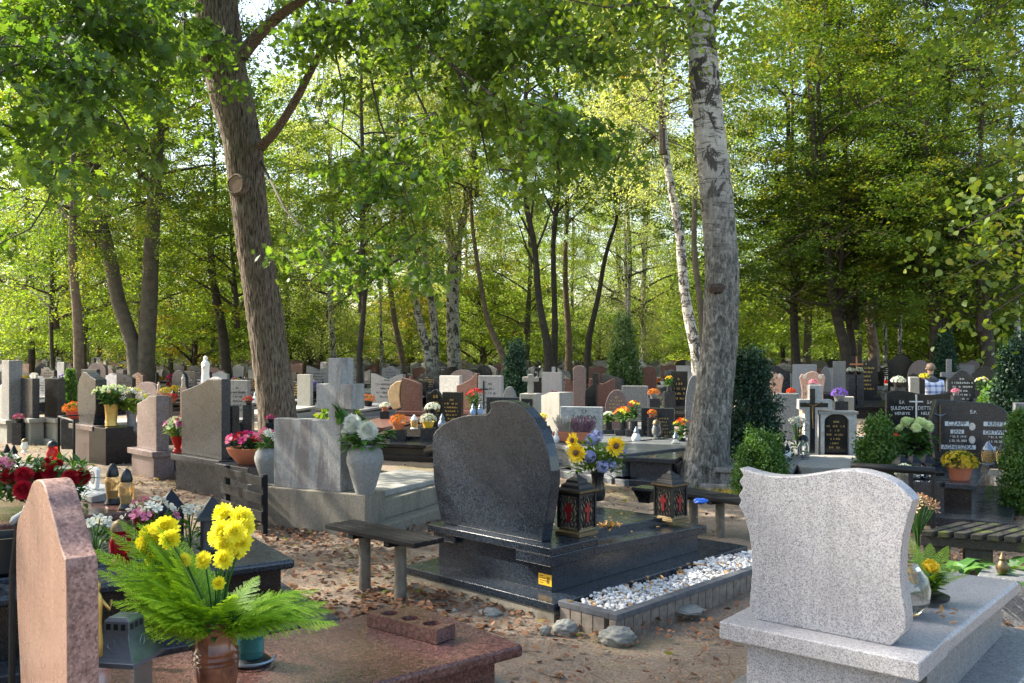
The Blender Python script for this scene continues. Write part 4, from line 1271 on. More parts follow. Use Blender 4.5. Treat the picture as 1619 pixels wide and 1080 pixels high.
# ---------------------------------------------------------------- small things that stand on the graves
def lantern(name, label, loc, h, body, cap=black_plastic, kind='candle', group=None, rz=0.0, wf=None):
    t = thing(name, label, "grave candle", loc, rz, group)
    if kind == 'candle':
        MB().lathe([(.30, 0), (.30, .06), (.24, .09)], 16).build("foot", cap, t, smooth=True)
        MB().lathe([(.22, .09), (.26, .2), (.30, .5), (.25, .64)], 16).build("glass", body, t, smooth=True)
        MB().lathe([(.27, .64), (.26, .70), (.18, .82), (.12, .90), (.07, 1.0), (.02, 1.02)], 16).build("cap", cap, t, smooth=True)
    elif kind == 'jar':
        MB().lathe([(.32, 0), (.34, .08), (.2, .16), (.2, .2)], 16).build("foot", body, t, smooth=True)
        MB().lathe([(.2, .2), (.34, .3), (.36, .5), (.26, .68), (.3, .76)], 16).build("glass", body, t, smooth=True)
        MB().lathe([(.32, .76), (.3, .82), (.24, .92), (.10, .98), (.02, 1.0)], 16).build("cap", cap, t, smooth=True)
    elif kind == 'drop':
        MB().lathe([(.22, 0), (.25, .04), (.34, .2), (.35, .34), (.26, .5), (.17, .6)], 14).build("glass", body, t, smooth=True)
        MB().lathe([(.19, .6), (.21, .7), (.12, .84), (.05, 1.0), (.01, 1.0)], 12).build("cap", cap, t, smooth=True)
    elif kind == 'house':
        MB().box(-.27, .27, -.27, .27, 0, .07).build("base", cap, t, bevel=.02)
        MB().box(-.21, .21, -.21, .21, .07, .6).build("glass", body, t)
        m = MB()
        for sx in (-1, 1):
            for sy in (-1, 1): m.box(sx * .23 - .025, sx * .23 + .025, sy * .23 - .025, sy * .23 + .025, .07, .6)
        m.build("frame", cap, t)
        MB().lathe([(.46, .6), (.44, .66), (.26, .8), (.2, .86), (.04, .98), (.03, 1.0)], 4, rot=math.pi / 4).build("roof", cap, t)
    wf = wf or {'candle': .95, 'jar': .66, 'drop': .8, 'house': .8}[kind]
    t.scale = (h * wf, h * wf, h)
    return t

def brass_lantern(label, loc, h, rz):
    t = thing("cemetery_lantern", label, "lantern", loc, rz)
    w = .205
    R = math.sqrt(2) * w
    MB().lathe([(R * 1.22, 0), (R * 1.2, .05), (R * 1.02, .08), (R * .98, .11)], 4, rot=math.pi / 4).build("base", old_brass, t, bevel=.006)
    MB().box(-w * .93, w * .93, -w * .93, w * .93, .11, .66).build("pane", plain("smoked pane", G(.27, .21, .13), .3, 0, .6, 14), t)
    m = MB()
    for sx in (-1, 1):
        for sy in (-1, 1): m.box(sx * w - .02, sx * w + .02, sy * w - .02, sy * w + .02, .11, .67)
    m.box(-w, w, -w - .01, w + .01, .63, .67); m.box(-w - .01, w + .01, -w, w, .628, .668)
    m.build("frame", iron, t)
    # filigree bars and the red crosses on the four sides
    for a in range(4):
        M = Matrix.Rotation(math.pi / 2 * a, 4, 'Z') @ Matrix.Translation((0, -w * .93, 0))
        g = MB()
        for k in range(6):
            x = -w * .75 + w * 1.5 * k / 5
            g.tube([M @ Vector((x + .02 * math.sin(z * 30 + k), -.012, .13 + .5 * z)) for z in np.linspace(0, 1, 9)], .012, 5)
        for k in range(8):
            x = -w * .7 + w * 1.4 * (k % 4) / 3; z = .2 if k < 4 else .56
            g.tube([M @ Vector((x + .035 * math.cos(q), -.014, z + .05 * math.sin(q))) for q in np.linspace(0, 5.4, 9)], .008, 4)
        g.build("grille", iron, t)
        MB().box(-.03, .03, -.034, -.016, .22, .52, M).box(-.078, .078, -.033, -.017, .38, .45, M).build("cross", plain("red cross glass", G(.22, .010, .015), .3, 0, .15, 10), t)
    MB().lathe([(R * 1.02, .67), (R * 1.24, .69), (R * 1.22, .725), (R * .92, .75), (R * .86, .80), (R * .62, .83), (R * .58, .87), (R * .30, .91), (R * .1, .955), (.02, .96)], 4, rot=math.pi / 4).build("roof", iron, t, bevel=.006)
    MB().lathe([(R * 1.25, .692), (R * 1.25, .722), (R * 1.2, .7225)], 4, rot=math.pi / 4).build("roof_rim", old_brass, t)
    MB().tube([(.0, 0, .95), (0, 0, 1.0)], .018, 8).build("finial", iron, t)
    t.scale = (h, h, h)
    return t

def bouquet(name, label, loc, R, h, cols, n=14, head=.05, spread=1.0, leaves=26, leafL=.12, kind='petal', group=None, seed=1, lm=None, parts=None, rings=4, kk=12, dome=1.0, cat="bouquet", pw=.26):
    "cut flowers rising from loc; heads on a dome of radius R at height h"
    rng = random.Random(seed)
    t = thing(name, label, cat, loc, 0, group)
    st = MB(); lf = MB(); by = {}
    for i in range(n):
        a = i * 2.4 + rng.uniform(-.3, .3); q = math.sqrt((i + .5) / n) * spread
        r = R * q
        z = h + R * dome * (math.sqrt(max(0, 1 - q * q * .85)) - .5) + rng.uniform(-.1, .1) * R
        p = Vector((r * math.cos(a), r * math.sin(a), z))
        st.tube([(0, 0, 0), (p.x * .3, p.y * .3, z * .55), tuple(p)], .0035, 4)
        nrm = Vector((p.x * 1.2, p.y * 1.2, R * .9))
        c = cols[i % len(cols)]
        hs = head * rng.uniform(.8, 1.15)
        b = by.setdefault(c, MB())
        if kind == 'petal': b.petals(p, nrm, hs, rings, kk, 0, 78, pw, .2, rng)
        elif kind == 'pompon':
            b.petals(p, nrm, hs, 8, 22, -35, 85, .2, .3, rng)
            b.blob(p, hs * .4, 8, 5)
        elif kind == 'rose':
            for k in range(9):
                aa = k * 2.4; rr = hs * (.25 + .06 * k)
                e = nrm.normalized(); u_ = e.orthogonal().normalized(); v_ = e.cross(u_)
                dd = (u_ * math.cos(aa) + v_ * math.sin(aa))
                tt = e.cross(dd)
                c0 = p + dd * rr * .3 - e * hs * .4
                b.add([c0 - tt * rr * .5, c0 + dd * rr * .5 - tt * rr * .8 + e * hs * .6, c0 + dd * rr * .55 + e * hs * 1.1, c0 + dd * rr * .5 + tt * rr * .8 + e * hs * .6, c0 + tt * rr * .5], [(0, 1, 2, 3, 4)])
            b.blob(p, hs * .42, 8, 5, None, .3, rng)
    for i in range(leaves):
        a = rng.uniform(0, 6.28); e = rng.uniform(-.1, .9)
        d = Vector((math.cos(a), math.sin(a), e))
        z = rng.uniform(.1, .85) * h
        lf.leaf((0 + .3 * R * d.x, .3 * R * d.y, z), d, leafL * rng.uniform(.7, 1.25), leafL * .42, None, .12, .25)
    st.build("stems", stem_mat, t)
    if leaves: lf.build("leaves", lm or stem_mat, t)
    for c, b in by.items():
        o = b.build("blossoms", PM[c], t)
        if len(by) > 1: o["label"] = c.replace("lime", "pale green") + " blossoms"
    return t

def potted(label, loc, R, col, pot=terracotta, seed=1, hpot=None, group=None, name="potted_flowers", n=120, leafc=None, dome=.75, size=None, cat="flower pot"):
    "a mounded pot plant covered with small blossoms"
    rng = random.Random(seed)
    hp = hpot or R * .7
    t = thing(name, label, cat, loc, 0, group)
    MB().lathe([(R * .5, 0), (R * .68, hp * .85), (R * .74, hp * .86), (R * .76, hp), (R * .66, hp), (R * .6, hp * .8)], 18).build("pot", pot, t, smooth=True)
    lf = MB(); bl = MB()
    c = Vector((0, 0, hp + R * .12))
    for i in range(n):
        a = rng.uniform(0, 6.28); e = math.asin(rng.uniform(-.12, 1))
        d = Vector((math.cos(a) * math.cos(e), math.sin(a) * math.cos(e), math.sin(e)))
        p = c + Vector((d.x * R, d.y * R, d.z * R * dome)) * rng.uniform(.86, 1.03)
        bl.petals(p, d, (size or R * .17) * rng.uniform(.7, 1.2), 2, 7, 5, 60, .38, .1, rng)
    for i in range(int(n * 1.2)):
        a = rng.uniform(0, 6.28); e = math.asin(rng.uniform(-.3, .9))
        d = Vector((math.cos(a) * math.cos(e), math.sin(a) * math.cos(e), math.sin(e)))
        p = c + Vector((d.x * R, d.y * R, d.z * R * dome)) * rng.uniform(.5, .9)
        lf.leaf(p, d + Vector((0, 0, .2)), R * .3, R * .12)
    lf.build("leaves", leafc or stem_mat, t)
    bl.build("blossoms", PM[col], t)
    return t
def vase(name, label, loc, prof, mat, seg=28, group=None, wob=None, cat="vase"):
    t = MB().lathe(prof, seg, wob=wob).build(name, mat, None, smooth=True)
    t.location = loc
    return tag(t, label, cat, group)

# ---------- on the centre grave
def on(fr, px, py, z):
    x, y = fr.top(px, py, z); return fr.w(x, y, z)
zt = .386
brass_lantern("brass and black lantern with red crosses beside the black headstone", on(FC, 912, 844, zt), .41, FC.rz + 2)
brass_lantern("brass and black lantern with red crosses at the foot end of the black grave", on(FC, 1060, 824, .315), .395, FC.rz - 4)
v0 = on(FC, 945, 792, .37)
u = v0.y / F
vase("vase", "fluted black vase holding the sunflowers", v0, [(.030, 0), (.052, .01), (.062, .05), (.055, .11), (.046, .17), (.052, .21), (.060, .235), (.052, .235), (.044, .18)], black_polish, 32, None, lambda a: 1 + .035 * math.sin(9 * a))
def sunflowers():
    rng = random.Random(5)
    t = thing("sunflower_bouquet", "bouquet of sunflowers, blue hydrangea and lime leaves in the black vase", "bouquet", v0 + Vector((0, 0, .2)))
    Y = v0.y
    P = lambda px, py, dy=0: at(px, py, Y + dy) - t.location
    pt, ct, st, lf, bl = MB(), MB(), MB(), MB(), MB()
    for px, py, dy, n, r in ((973, 705, -.10, (.25, -1, .1), .086), (912, 716, -.13, (-.5, -1, .1), .084), (906, 697, .02, (-.8, -.7, .3), .07)):
        p = P(px, py, dy)
        pt.petals(p, n, r, 3, 17, 5, 40, .3, .1, rng)
        ct.blob(p + Vector(n).normalized() * .012, r * .33, 12, 6, None, .25, rng)
        st.tube([(0, 0, -.05), p * .5 + Vector((0, 0, .02)), p], .005, 5)
    for px, py, dy in ((933, 722, -.1), (944, 690, .05), (965, 735, -.05), (953, 738, -.1), (981, 712, .06), (935, 695, .02)):
        c = P(px, py, dy)
        for _ in range(60):
            d = Vector((rng.gauss(0, 1), rng.gauss(0, 1), rng.gauss(0, 1))).normalized()
            bl.petals(c + d * .045, d, .02, 1, 4, 10, 10, .6, 0, rng)
        st.tube([(0, 0, -.05), c * .5, c], .004, 5)
    for _ in range(210):
        c = P(rng.uniform(903, 982), rng.uniform(692, 750), rng.uniform(-.10, .12))
        d = Vector((c.x + rng.gauss(0, .05), c.y + rng.gauss(0, .05), rng.uniform(-.05, .15)))
        lf.leaf(c * rng.uniform(.6, .95), d, rng.uniform(.07, .12), .045)
    st.build("stems", stem_mat, t); lf.build("leaves", leafmat("lime leaves", [G(.07, .16, .02), G(.16, .28, .03), G(.3, .42, .06)], .35), t)
    pt.build("sunflower_petals", petalmat("sunflower petals", [G(.75, .42, .01), G(.85, .6, .02), G(.85, .7, .05)], .3), t)
    ct.build("sunflower_centres", plain("sunflower centre", G(.12, .06, .03), .9, 0, .4, 90, .5), t)
    bl.build("hydrangea_blossoms", PM['blue'], t)
sunflowers()
# black angled planter
def planter():
    p = on(FC, 1022, 794, .35)
    t = thing("memorial_planter", "small black granite flared planter on the black slab", "planter", p, FC.rz + 8)
    t.scale = (1.35,) * 3
    MB().lathe([(.05, 0), (.055, .02), (.085, .07), (.095, .075), (.095, .088)], 4, rot=math.pi / 4).build("body", black_polish, t, bevel=.002)
    MB().lathe([(.088, .088), (.088, .092)], 4, rot=math.pi / 4).build("lid", black_granite, t)
planter()
def curled_leaves(name, label, c, R, n, mat, L=.05, seed=1, fr=None):
    rng = random.Random(seed); m = MB()
    for _ in range(n):
        a = rng.uniform(0, 6.28)
        p = Vector((rng.gauss(0, R), rng.gauss(0, R * .6), .006 + rng.random() * .03))
        m.leaf(p, (math.cos(a), math.sin(a), rng.uniform(-.1, .6)), L * rng.uniform(.6, 1.3), L * .45, None, .3, -.2)
    o = m.build(name, mat); o.location = c
    return tag(o, label, "dry leaves")
drymat = leafmat("dry curled leaf", [G(.28, .14, .05), G(.42, .24, .09), G(.52, .34, .14)], .2)
curled_leaves("dry_leaves", "small heap of curled dry leaves beside the brass lantern", on(FC, 960, 840, .335), .045, 30, drymat, .06, 3)
curled_leaves("dry_leaves", "few dry leaves lying behind the light grey headstone", on(FRR, 1478, 985, .492), .06, 7, drymat, .04, 4)
def bed_leaves():
    rng = random.Random(19); m = MB()
    for _ in range(75):
        a = rng.uniform(0, 6.28)
        p = FC.w(rng.uniform(.15, .52), (rng.random() ** 1.6) * 2.4 - .05, .085 + rng.random() * .03)
        m.leaf(p, (math.cos(a), math.sin(a), rng.uniform(-.1, .4)), rng.uniform(.03, .06), .022, None, .3, -.1)
    tag(m.build("leaves_on_pebbles", drymat), "brown leaves caught among the white pebbles", "leaves", kind="stuff")
bed_leaves()
def flat_items():
    rng = random.Random(9)
    m = MB()
    for _ in range(46):
        x, y = rng.uniform(-1.1, -.05), rng.uniform(.5, 1.7)
        a = rng.uniform(0, 6.28)
        z = .395 if -1.0 < x < -.23 and y < 1.5 else .342
        if y > .45: m.leaf(FC.w(x, y, z), (math.cos(a), math.sin(a), .1), .03, .018, None, .2, 0)
    o = m.build("scattered_leaves", drymat); tag(o, "little fallen leaves scattered on the black granite slab", "leaves", kind="stuff")
flat_items()
p = at(1108, 796, 7.25)
def bag():
    rng = random.Random(3); m = MB()
    m.blob((0, 0, 0), .055, 12, 7, None, .5, rng, (1, .6, .38))
    o = m.build("plastic_bag", plain("blue plastic", G(.02, .12, .55), .35, 0, .3, 30), None); o.location = (p.x, p.y, zat(790, p.y) - .01)
    tag(o, "crumpled bright blue plastic on the dark bench by the birch", "plastic bag")
bag()

# ---------- on the cross grave
def amphora(name, label, loc, R, h, mat):
    return vase(name, label, loc, [(R * .42, 0), (R * .5, .0), (R * .52, h * .04), (R * .72, h * .3), (R * .97, h * .62), (R, h * .72), (R * .9, h * .88), (R * .72, h * .96), (R * .72, h), (R * .6, h), (R * .6, h * .9)], mat, 36)
urn_mat = concrete_mat("grey terrazzo urn", G(.17, .17, .16), G(.31, .31, .295), G(.2, .19, .16), .4)
ux, uy = FX.plane(577, 783, .15)[0], .15
uloc = on(FX, 577, 780, .36)
amphora("urn", "big grey terrazzo urn standing on the cross grave's right block", uloc, .160, .42, urn_mat)
def whites():
    rng = random.Random(2)
    t = thing("chrysanthemum_bouquet", "two big white chrysanthemum heads with green leaves in the grey urn", "bouquet", uloc + Vector((0, 0, .38)))
    Y = uloc.y; P = lambda px, py, dy=0: at(px, py, Y + dy) - t.location
    pt, lf, st = MB(), MB(), MB()
    for px, py, dy, r, n in ((557, 668, -.02, .10, (-.3, -.8, .6)), (581, 680, -.1, .105, (.15, -1, .5)), (548, 683, .02, .07, (-.8, -.6, .2))):
        c = P(px, py, dy)
        pt.petals(c, n, r * 1.05, 11, 30, -55, 87, .15, .35, rng)
        pt.blob(c, r * .42, 10, 6)
        st.tube([(0, 0, -.1), c * .6, c], .006, 5)
    for _ in range(90):
        px = rng.uniform(540, 612); py = rng.uniform(672, 712)
        c = P(px, py, rng.uniform(-.15, .12))
        lf.leaf(c * .6, Vector((c.x * 2 + rng.gauss(0, .1), c.y * 2 + rng.gauss(0, .1), rng.uniform(-.06, .12))), rng.uniform(.08, .15), .055)
    for _ in range(16):
        lf.leaf(P(540 + rng.uniform(-6, 6), 664 + rng.uniform(-12, 10), 0), (rng.gauss(-.3, .3), rng.gauss(0, .3), 1), .11, .045)
    for _ in range(12):
        lf.leaf(P(606 + rng.uniform(-6, 6), 688 + rng.uniform(-6, 8), 0), (1, rng.gauss(0, .4), rng.uniform(-.2, .5)), .11, .05)
    st.build("stems", stem_mat, t); lf.build("leaves", leafmat("fresh leaves", [G(.03, .10, .02), G(.07, .17, .03), G(.13, .24, .04)], .35), t)
    pt.build("blossoms", PM['white'], t)
whites()
p = FX.w(FX.rx(423) - .07, .06, 0)
p2 = Vector((at(424, 0, 8.75).x, 8.75, .33))
amphora("urn", "grey terrazzo urn with pink flowers left of the stained wall", p2, .13, zat(708, 8.75) - .33, urn_mat)
MB_ped = MB().box(-.16, .16, -.16, .16, -.1, .33).build("pedestal", concrete, None, bevel=.006); MB_ped.location = (p2.x, p2.y, 0)
tag(MB_ped, "low concrete block under the left urn beside the cross grave", "pedestal")
bouquet("flower_bouquet", "pink flower with green leaves in the urn left of the wall", p2 + Vector((0, 0, zat(708, 8.75) - .36)), .10, .14, ['magenta', 'pink', 'white'], 6, .055, 1, 40, .11, seed=4)

# ---------- on the light grey grave at the right
zs = .492
def glass_vase():
    R = .105
    p = on(FRR, 1437, 968, zs)
    pr = [(.03, 0), (R * .6, .004), (R * .95, R * .5), (R, R * .95), (R * .9, R * 1.45), (R * .55, R * 1.85), (R * .5, R * 2.0), (R * .46, R * 2.0), (R * .86, R * 1.43), (R * .96, R * .95), (R * .9, R * .52), (.03, .01)]
    vase("glass_vase", "round clear glass vase half hidden by the light grey headstone", p + Vector((-.02, 0, 0)), pr, clear_glass, 32)
glass_vase()
bp = on(FRR, 1468, 948, zs)
vase("flower_dish", "low black dish under the yellow roses", bp, [(.05, 0), (.085, .005), (.088, .02), (.07, .022)], black_plastic, 28)
def roses():
    rng = random.Random(6)
    t = thing("rose_bouquet", "yellow roses with feathery greenery behind the light grey headstone", "bouquet", bp + Vector((0, 0, .015)))
    Y = bp.y; P = lambda px, py, dy=0: at(px, py, Y + dy) - t.location
    b, lf, st, fr = MB(), MB(), MB(), MB()
    for px, py, dy, hs in ((1472, 896, -.02, .042), (1441, 902, -.05, .038), (1446, 918, -.04, .03)):
        p = P(px, py, dy); e = Vector((.1, -.5, .8)).normalized(); u_ = e.orthogonal().normalized(); v_ = e.cross(u_)
        for k in range(12):
            aa = k * 2.4; rr = hs * (.35 + .055 * k); dd = u_ * math.cos(aa) + v_ * math.sin(aa); tt = e.cross(dd)
            c0 = p + dd * rr * .25 - e * hs * .6
            b.add([c0 - tt * rr * .4, c0 + dd * rr * .5 - tt * rr * .75 + e * hs * .7, c0 + dd * rr * .45 + e * hs * 1.25, c0 + dd * rr * .5 + tt * rr * .75 + e * hs * .7, c0 + tt * rr * .4], [(0, 1, 2, 3, 4)])
        b.blob(p, hs * .4, 8, 6)
        st.tube([(0, 0, 0), p * .5, p], .003, 5)
    for px, py, dy in ((1495, 875, .1), (1470, 872, .12), (1450, 880, .1), (1528, 922, -.05), (1512, 905, .1), (1500, 930, -.05), (1440, 860, .1), (1484, 918, -.06)):
        e = P(px, py, dy); fr.frond((0, 0, .02), e + Vector((0, 0, .08)), e.length * 1.12, .10, 20, 6, .45, rng)
    for _ in range(60):
        a = rng.uniform(0, 6.28); lf.leaf((0, 0, rng.uniform(.01, .08)), (math.cos(a), math.sin(a), rng.uniform(0, .9)), rng.uniform(.05, .1), .03)
    st.build("stems", stem_mat, t); lf.build("leaves", stem_mat, t); fr.build("fronds", fern_mat, t)
    b.build("blossoms", petalmat("golden rose petals", [G(.7, .42, .01), G(.82, .6, .03), G(.85, .7, .1)], .3), t)
roses()
def hosta(label, loc, n, R, seed):
    rng = random.Random(seed); t = thing("hosta_plant", label, "plant", loc)
    m = MB(); s = MB()
    for k in range(n):
        a = k * 2.4; d = Vector((math.cos(a), math.sin(a), rng.uniform(.3, 1.0)))
        q = Vector((d.x, d.y, 0)) * R * .35 + Vector((0, 0, R * .3 * d.z))
        s.tube([(0, 0, 0), q * .6, q], .004, 4)
        m.leaf(q, d, R * rng.uniform(.6, .95), R * .42, None, .1, .45)
    s.build("stems", stem_mat, t); m.build("leaves", leafmat("hosta leaves", [G(.03, .09, .02), G(.06, .15, .025), G(.14, .24, .05)], .3), t)
    return t
for i, (px, Y, lab) in enumerate(((1500, 5.4, "broad-leaved hosta left of the bronze lantern"), (1545, 5.3, "hosta with a folded leaf in front of the mossy bench"), (1585, 5.5, "hosta around the bronze lantern"), (1618, 5.2, "hosta at the right frame edge"))):
    hosta(lab, Vector((at(px, 0, Y + .2).x, Y + .2, .17)), 11, .2, i)
lantern("grave_candle", "bronze domed grave lamp among the hostas", (at(1585, 0, 5.45).x, 5.45, zat(907, 5.45)), .13, old_brass, old_brass, 'drop')
pd = MB().box(-.13, .2, -.12, .2, -.1, zat(907, 5.45) - .001).build("stone_slab", grey_mid, None, bevel=.01); pd.location = (at(1588, 0, 5.45).x, 5.45, 0); pd.rotation_euler = (0, 0, -.6)
tag(pd, "low grey stone under the bronze grave lamp", "slab")
bouquet("dried_hydrangea", "dried brown hydrangea head beside the light grey headstone", (at(1452, 0, 6.1).x, 6.1, .25), .13, .30, ['dry'], 34, .04, 1, 0, .06, 'petal', None, 3, None, None, 2, 6, 1.1, "flowers")

# ---------- on the pink grave at the left
pv = on(FL, 341, 1092, .312)
uv = pv.y / F
brown_glaze = plain("glossy brown glaze", G(.17, .06, .03), .12, 0, .6, 14)
hv = zat(978, pv.y) - .312
vase("vase", "tall glossy brown ceramic vase with rings", pv, [(.062, 0), (.072, .01), (.078, .03), (.083, hv * .25), (.083, hv * .40), (.088, hv * .42), (.082, hv * .45), (.087, hv * .49), (.081, hv * .53), (.085, hv * .57), (.079, hv * .60), (.074, hv * .8), (.076, hv * .95), (.081, hv), (.072, hv), (.066, hv * .8)], brown_glaze, 44)
def yellow_bouquet():
    rng = random.Random(11)
    t = thing("yellow_bouquet", "yellow chrysanthemums with spreading green ferns in the brown vase", "bouquet", pv + Vector((0, 0, hv - .06)))
    Y = pv.y; P = lambda px, py, dy=0: at(px, py, Y + dy) - t.location
    z = lambda x, y: (180 + x / 5.4, 780 + y / 5.4)
    b, st, fn, lf = MB(), MB(), MB(), MB()
    heads = [(930, 165, .06, .046, (-.2, -.7, .7)), (1090, 215, .05, .050, (.5, -.7, .5)), (1120, 290, .03, .044, (.9, -.6, .1)), (930, 330, -.03, .052, (-.3, -1, .4)), (1030, 330, -.05, .052, (.2, -1, .4)), (950, 430, -.05, .05, (-.1, -1, 0)), (870, 375, 0, .046, (-.8, -.7, .2)),
             (1085, 420, -.02, .046, (.5, -1, -.1)), (1060, 500, 0, .036, (.3, -1, -.3)), (940, 560, -.08, .044, (0, -1, .3)), (765, 570, -.04, .040, (-.3, -.9, .5)), (895, 770, -.08, .028, (0, -1, .3)), (440, 290, .02, .05, (.3, -.8, .6)), (380, 330, .04, .045, (-.4, -.7, .5)), (480, 390, -.02, .04, (.4, -.9, -.1)), (290, 350, .05, .045, (-.6, -.7, .4)), (250, 430, .04, .04, (-.8, -.7, .1)), (600, 570, .0, .03, (.1, -1, .1)), (410, 705, .02, .025, (-.3, -1, .1)), (310, 560, .05, .03, (-.4, -1, .2))]
    for x, y, dy, r, n in heads:
        c = P(*z(x, y), dy)
        b.petals(c, n, r * rng.uniform(.9, 1.15), 6, 16, -14, 74, .33, .3, rng)
        b.blob(c, r * .3, 8, 5)
        st.tube([(c.x * .08, c.y * .08, -.03), (c.x * .45, c.y * .4, c.z * .5), c - Vector(n).normalized() * .01], .0032, 5)
    fronds = [(260, 1300, -.12, .2), (400, 1420, -.14, .18), (150, 1150, -.1, .2), (300, 900, -.12, .2), (1450, 1150, -.08, .16), (1780, 1050, .0, .2), (150, 330, .0, .16), (350, 300, .02, .15), (480, 340, -.03, .16), (20, 620, -.05, .18), (1750, 960, .1, .20), (1500, 850, .15, .2), (1300, 900, .05, .18), (100, 900, -.05, .18), (-30, 400, .05, .16), (60, 520, 0, .17), (130, 700, -.02, .16), (550, 400, .1, .15), (420, 480, -.04, .14), (230, 250, .08, .14), (1700, 900, .12, .20), (1640, 800, .2, .16), (1400, 1080, -.05, .12), (230, 1060, -.06, .16), (330, 1330, -.10, .17), (360, 1000, -.12, .15), (560, 780, -.12, .14), (880, 1050, -.13, .09), (1010, 900, -.13, .10), (1500, 980, .0, .15), (650, 560, .1, .13), (200, 860, .0, .15), (700, 1000, -.13, .14), (1200, 760, .12, .13)]
    for x, y, dy, wd in fronds:
        e = P(*z(x, y), dy)
        up = .10 + .12 * (e.z < .05)
        fn.frond((e.x * .04, e.y * .04, 0), e + Vector((0, 0, up)), e.length * 1.12, wd * 1.7, 30, 11, .42, rng, .3)
        fn.frond((e.x * .04, e.y * .04, .01), Vector((e.x * rng.uniform(.7, 1.1), e.y + rng.uniform(-.08, .08), e.z * rng.uniform(.6, 1.1))) + Vector((0, 0, up)), e.length * .85, wd * 1.5, 24, 10, .5, rng, .3)
    for _ in range(70):
        a = rng.uniform(0, 6.28); lf.leaf((.02 * math.cos(a), .02 * math.sin(a), rng.uniform(0, .08)), (math.cos(a), math.sin(a) - .2, rng.uniform(.2, 1)), rng.uniform(.07, .13), .035)
    st.build("stems", stem_mat, t); fn.build("fern_fronds", fern_mat, t); lf.build("leaves", stem_mat, t)
    b.build("blossoms", PM['yellow'], t)
yellow_bouquet()
# teal glass lantern behind the vase
def teal():
    p = on(FL, 395, 1048, .312)
    t = thing("glass_lantern", "teal glass grave lamp half hidden behind the brown vase", "grave lamp", p, FL.rz)
    h = zat(972, p.y) - .312
    MB().lathe([(.085, 0), (.085, .012), (.062, .03)], 28).build("foot", dark_metal, t, smooth=True)
    MB().lathe([(.056, .03), (.058, h * .5), (.054, h)], 28).build("glass", teal_glass, t, smooth=True)
    m = MB(); m.tube([(.10 * math.cos(a), .10 * math.sin(a), .02) for a in np.linspace(-2.6, 1.2, 20)], .006, 6); m.build("handle", silver, t, smooth=True)
teal()
# cast lantern by the pink stone
def cast():
    p = on(FL, 205, 1125, .312)
    t = thing("cast_lantern", "blue-grey cast metal lantern with arched roof openings and flame ornament", "lantern", p, FL.rz + 40)
    p = on(FL, 196, 1125, .312); t.location = p; zt_ = zat(972, p.y) - .312; zr = zat(1036, p.y) - .312
    w = .078
    MB().box(-w, w, -w, w, 0, .02).build("base", silver, t, bevel=.004)
    MB().box(-w * .88, w * .88, -w * .88, w * .88, .02, zr - .005).build("glass", clear_glass, t)
    n = 10
    prof = [(w * 1.28 * 1.414, zr - .012), (w * 1.28 * 1.414, zr + .004)]
    for i in range(n + 1):
        f = i / n
        prof.append((1.414 * w * (.62 + .62 * (1 - f) ** 2.6), zr + .006 + (zt_ - .04 - zr) * f))
    prof += [(1.414 * w * .62, zt_ - .035), (1.414 * w * .60, zt_ - .012), (1.414 * w * .45, zt_), (.002, zt_ + .002)]
    MB().lathe(prof, 4, rot=math.pi / 4).build("roof", silver, t, bevel=.004, seg=3)
    for a in range(4):
        M = Matrix.Rotation(math.pi / 2 * a, 4, 'Z')
        m = MB()
        for k in range(3):
            x = (k - 1) * .028
            m.box(x - .008, x + .008, -w * .645, -w * .60, zt_ - .040, zt_ - .020, M)
        m.build("opening", plain("opening shade black", G(.004, .004, .004), .9, 0, 0), t)  # solid dark boxes standing in for the shade inside the roof openings
        f = MB(); zc = (zr + zt_) / 2 - .012
        f.tube([M @ Vector((.014 * math.sin(q) * (1 - .1 * q), -w * (.98 - .05), zc + .018 * math.cos(q))) for q in np.linspace(-2.6, 3.6, 16)], .001, 5)
        f.build("flame_ornament", silver, t)
cast()
# gold figure on the front side of the pink stone
def figure():
    x0, z0 = FL.plane(148, 930, .1)
    t = thing("angel_figure", "slim gilded figure fixed to the far face of the pink headstone", "statuette", FL.w(-.105, .1, 0), FL.rz)
    z1 = zat(925, 2.95); zb_ = zat(1050, 2.95)
    h = z1 - zb_
    pr = [(.010, 0), (.03, .02), (.034, .2), (.026, .45), (.03, .62), (.034, .74), (.022, .82), (.012, .86), (.02, .9), (.021, .95), (.008, 1.0)]
    MB().lathe([(r * .55, z * h) for r, z in pr], 16, Matrix.Translation((0, .02, zb_)) @ Matrix.Scale(.8, 4, (1, 0, 0))).build("body", gold_mat, t, smooth='all')
    MB().tube([(0, .03, zb_ + h * .75), (.0, .06, zb_ + h * .6), (.0, .065, zb_ + h * .72)], [.007, .006, .004], 8).build("arms", gold_mat, t, smooth='all')
figure()
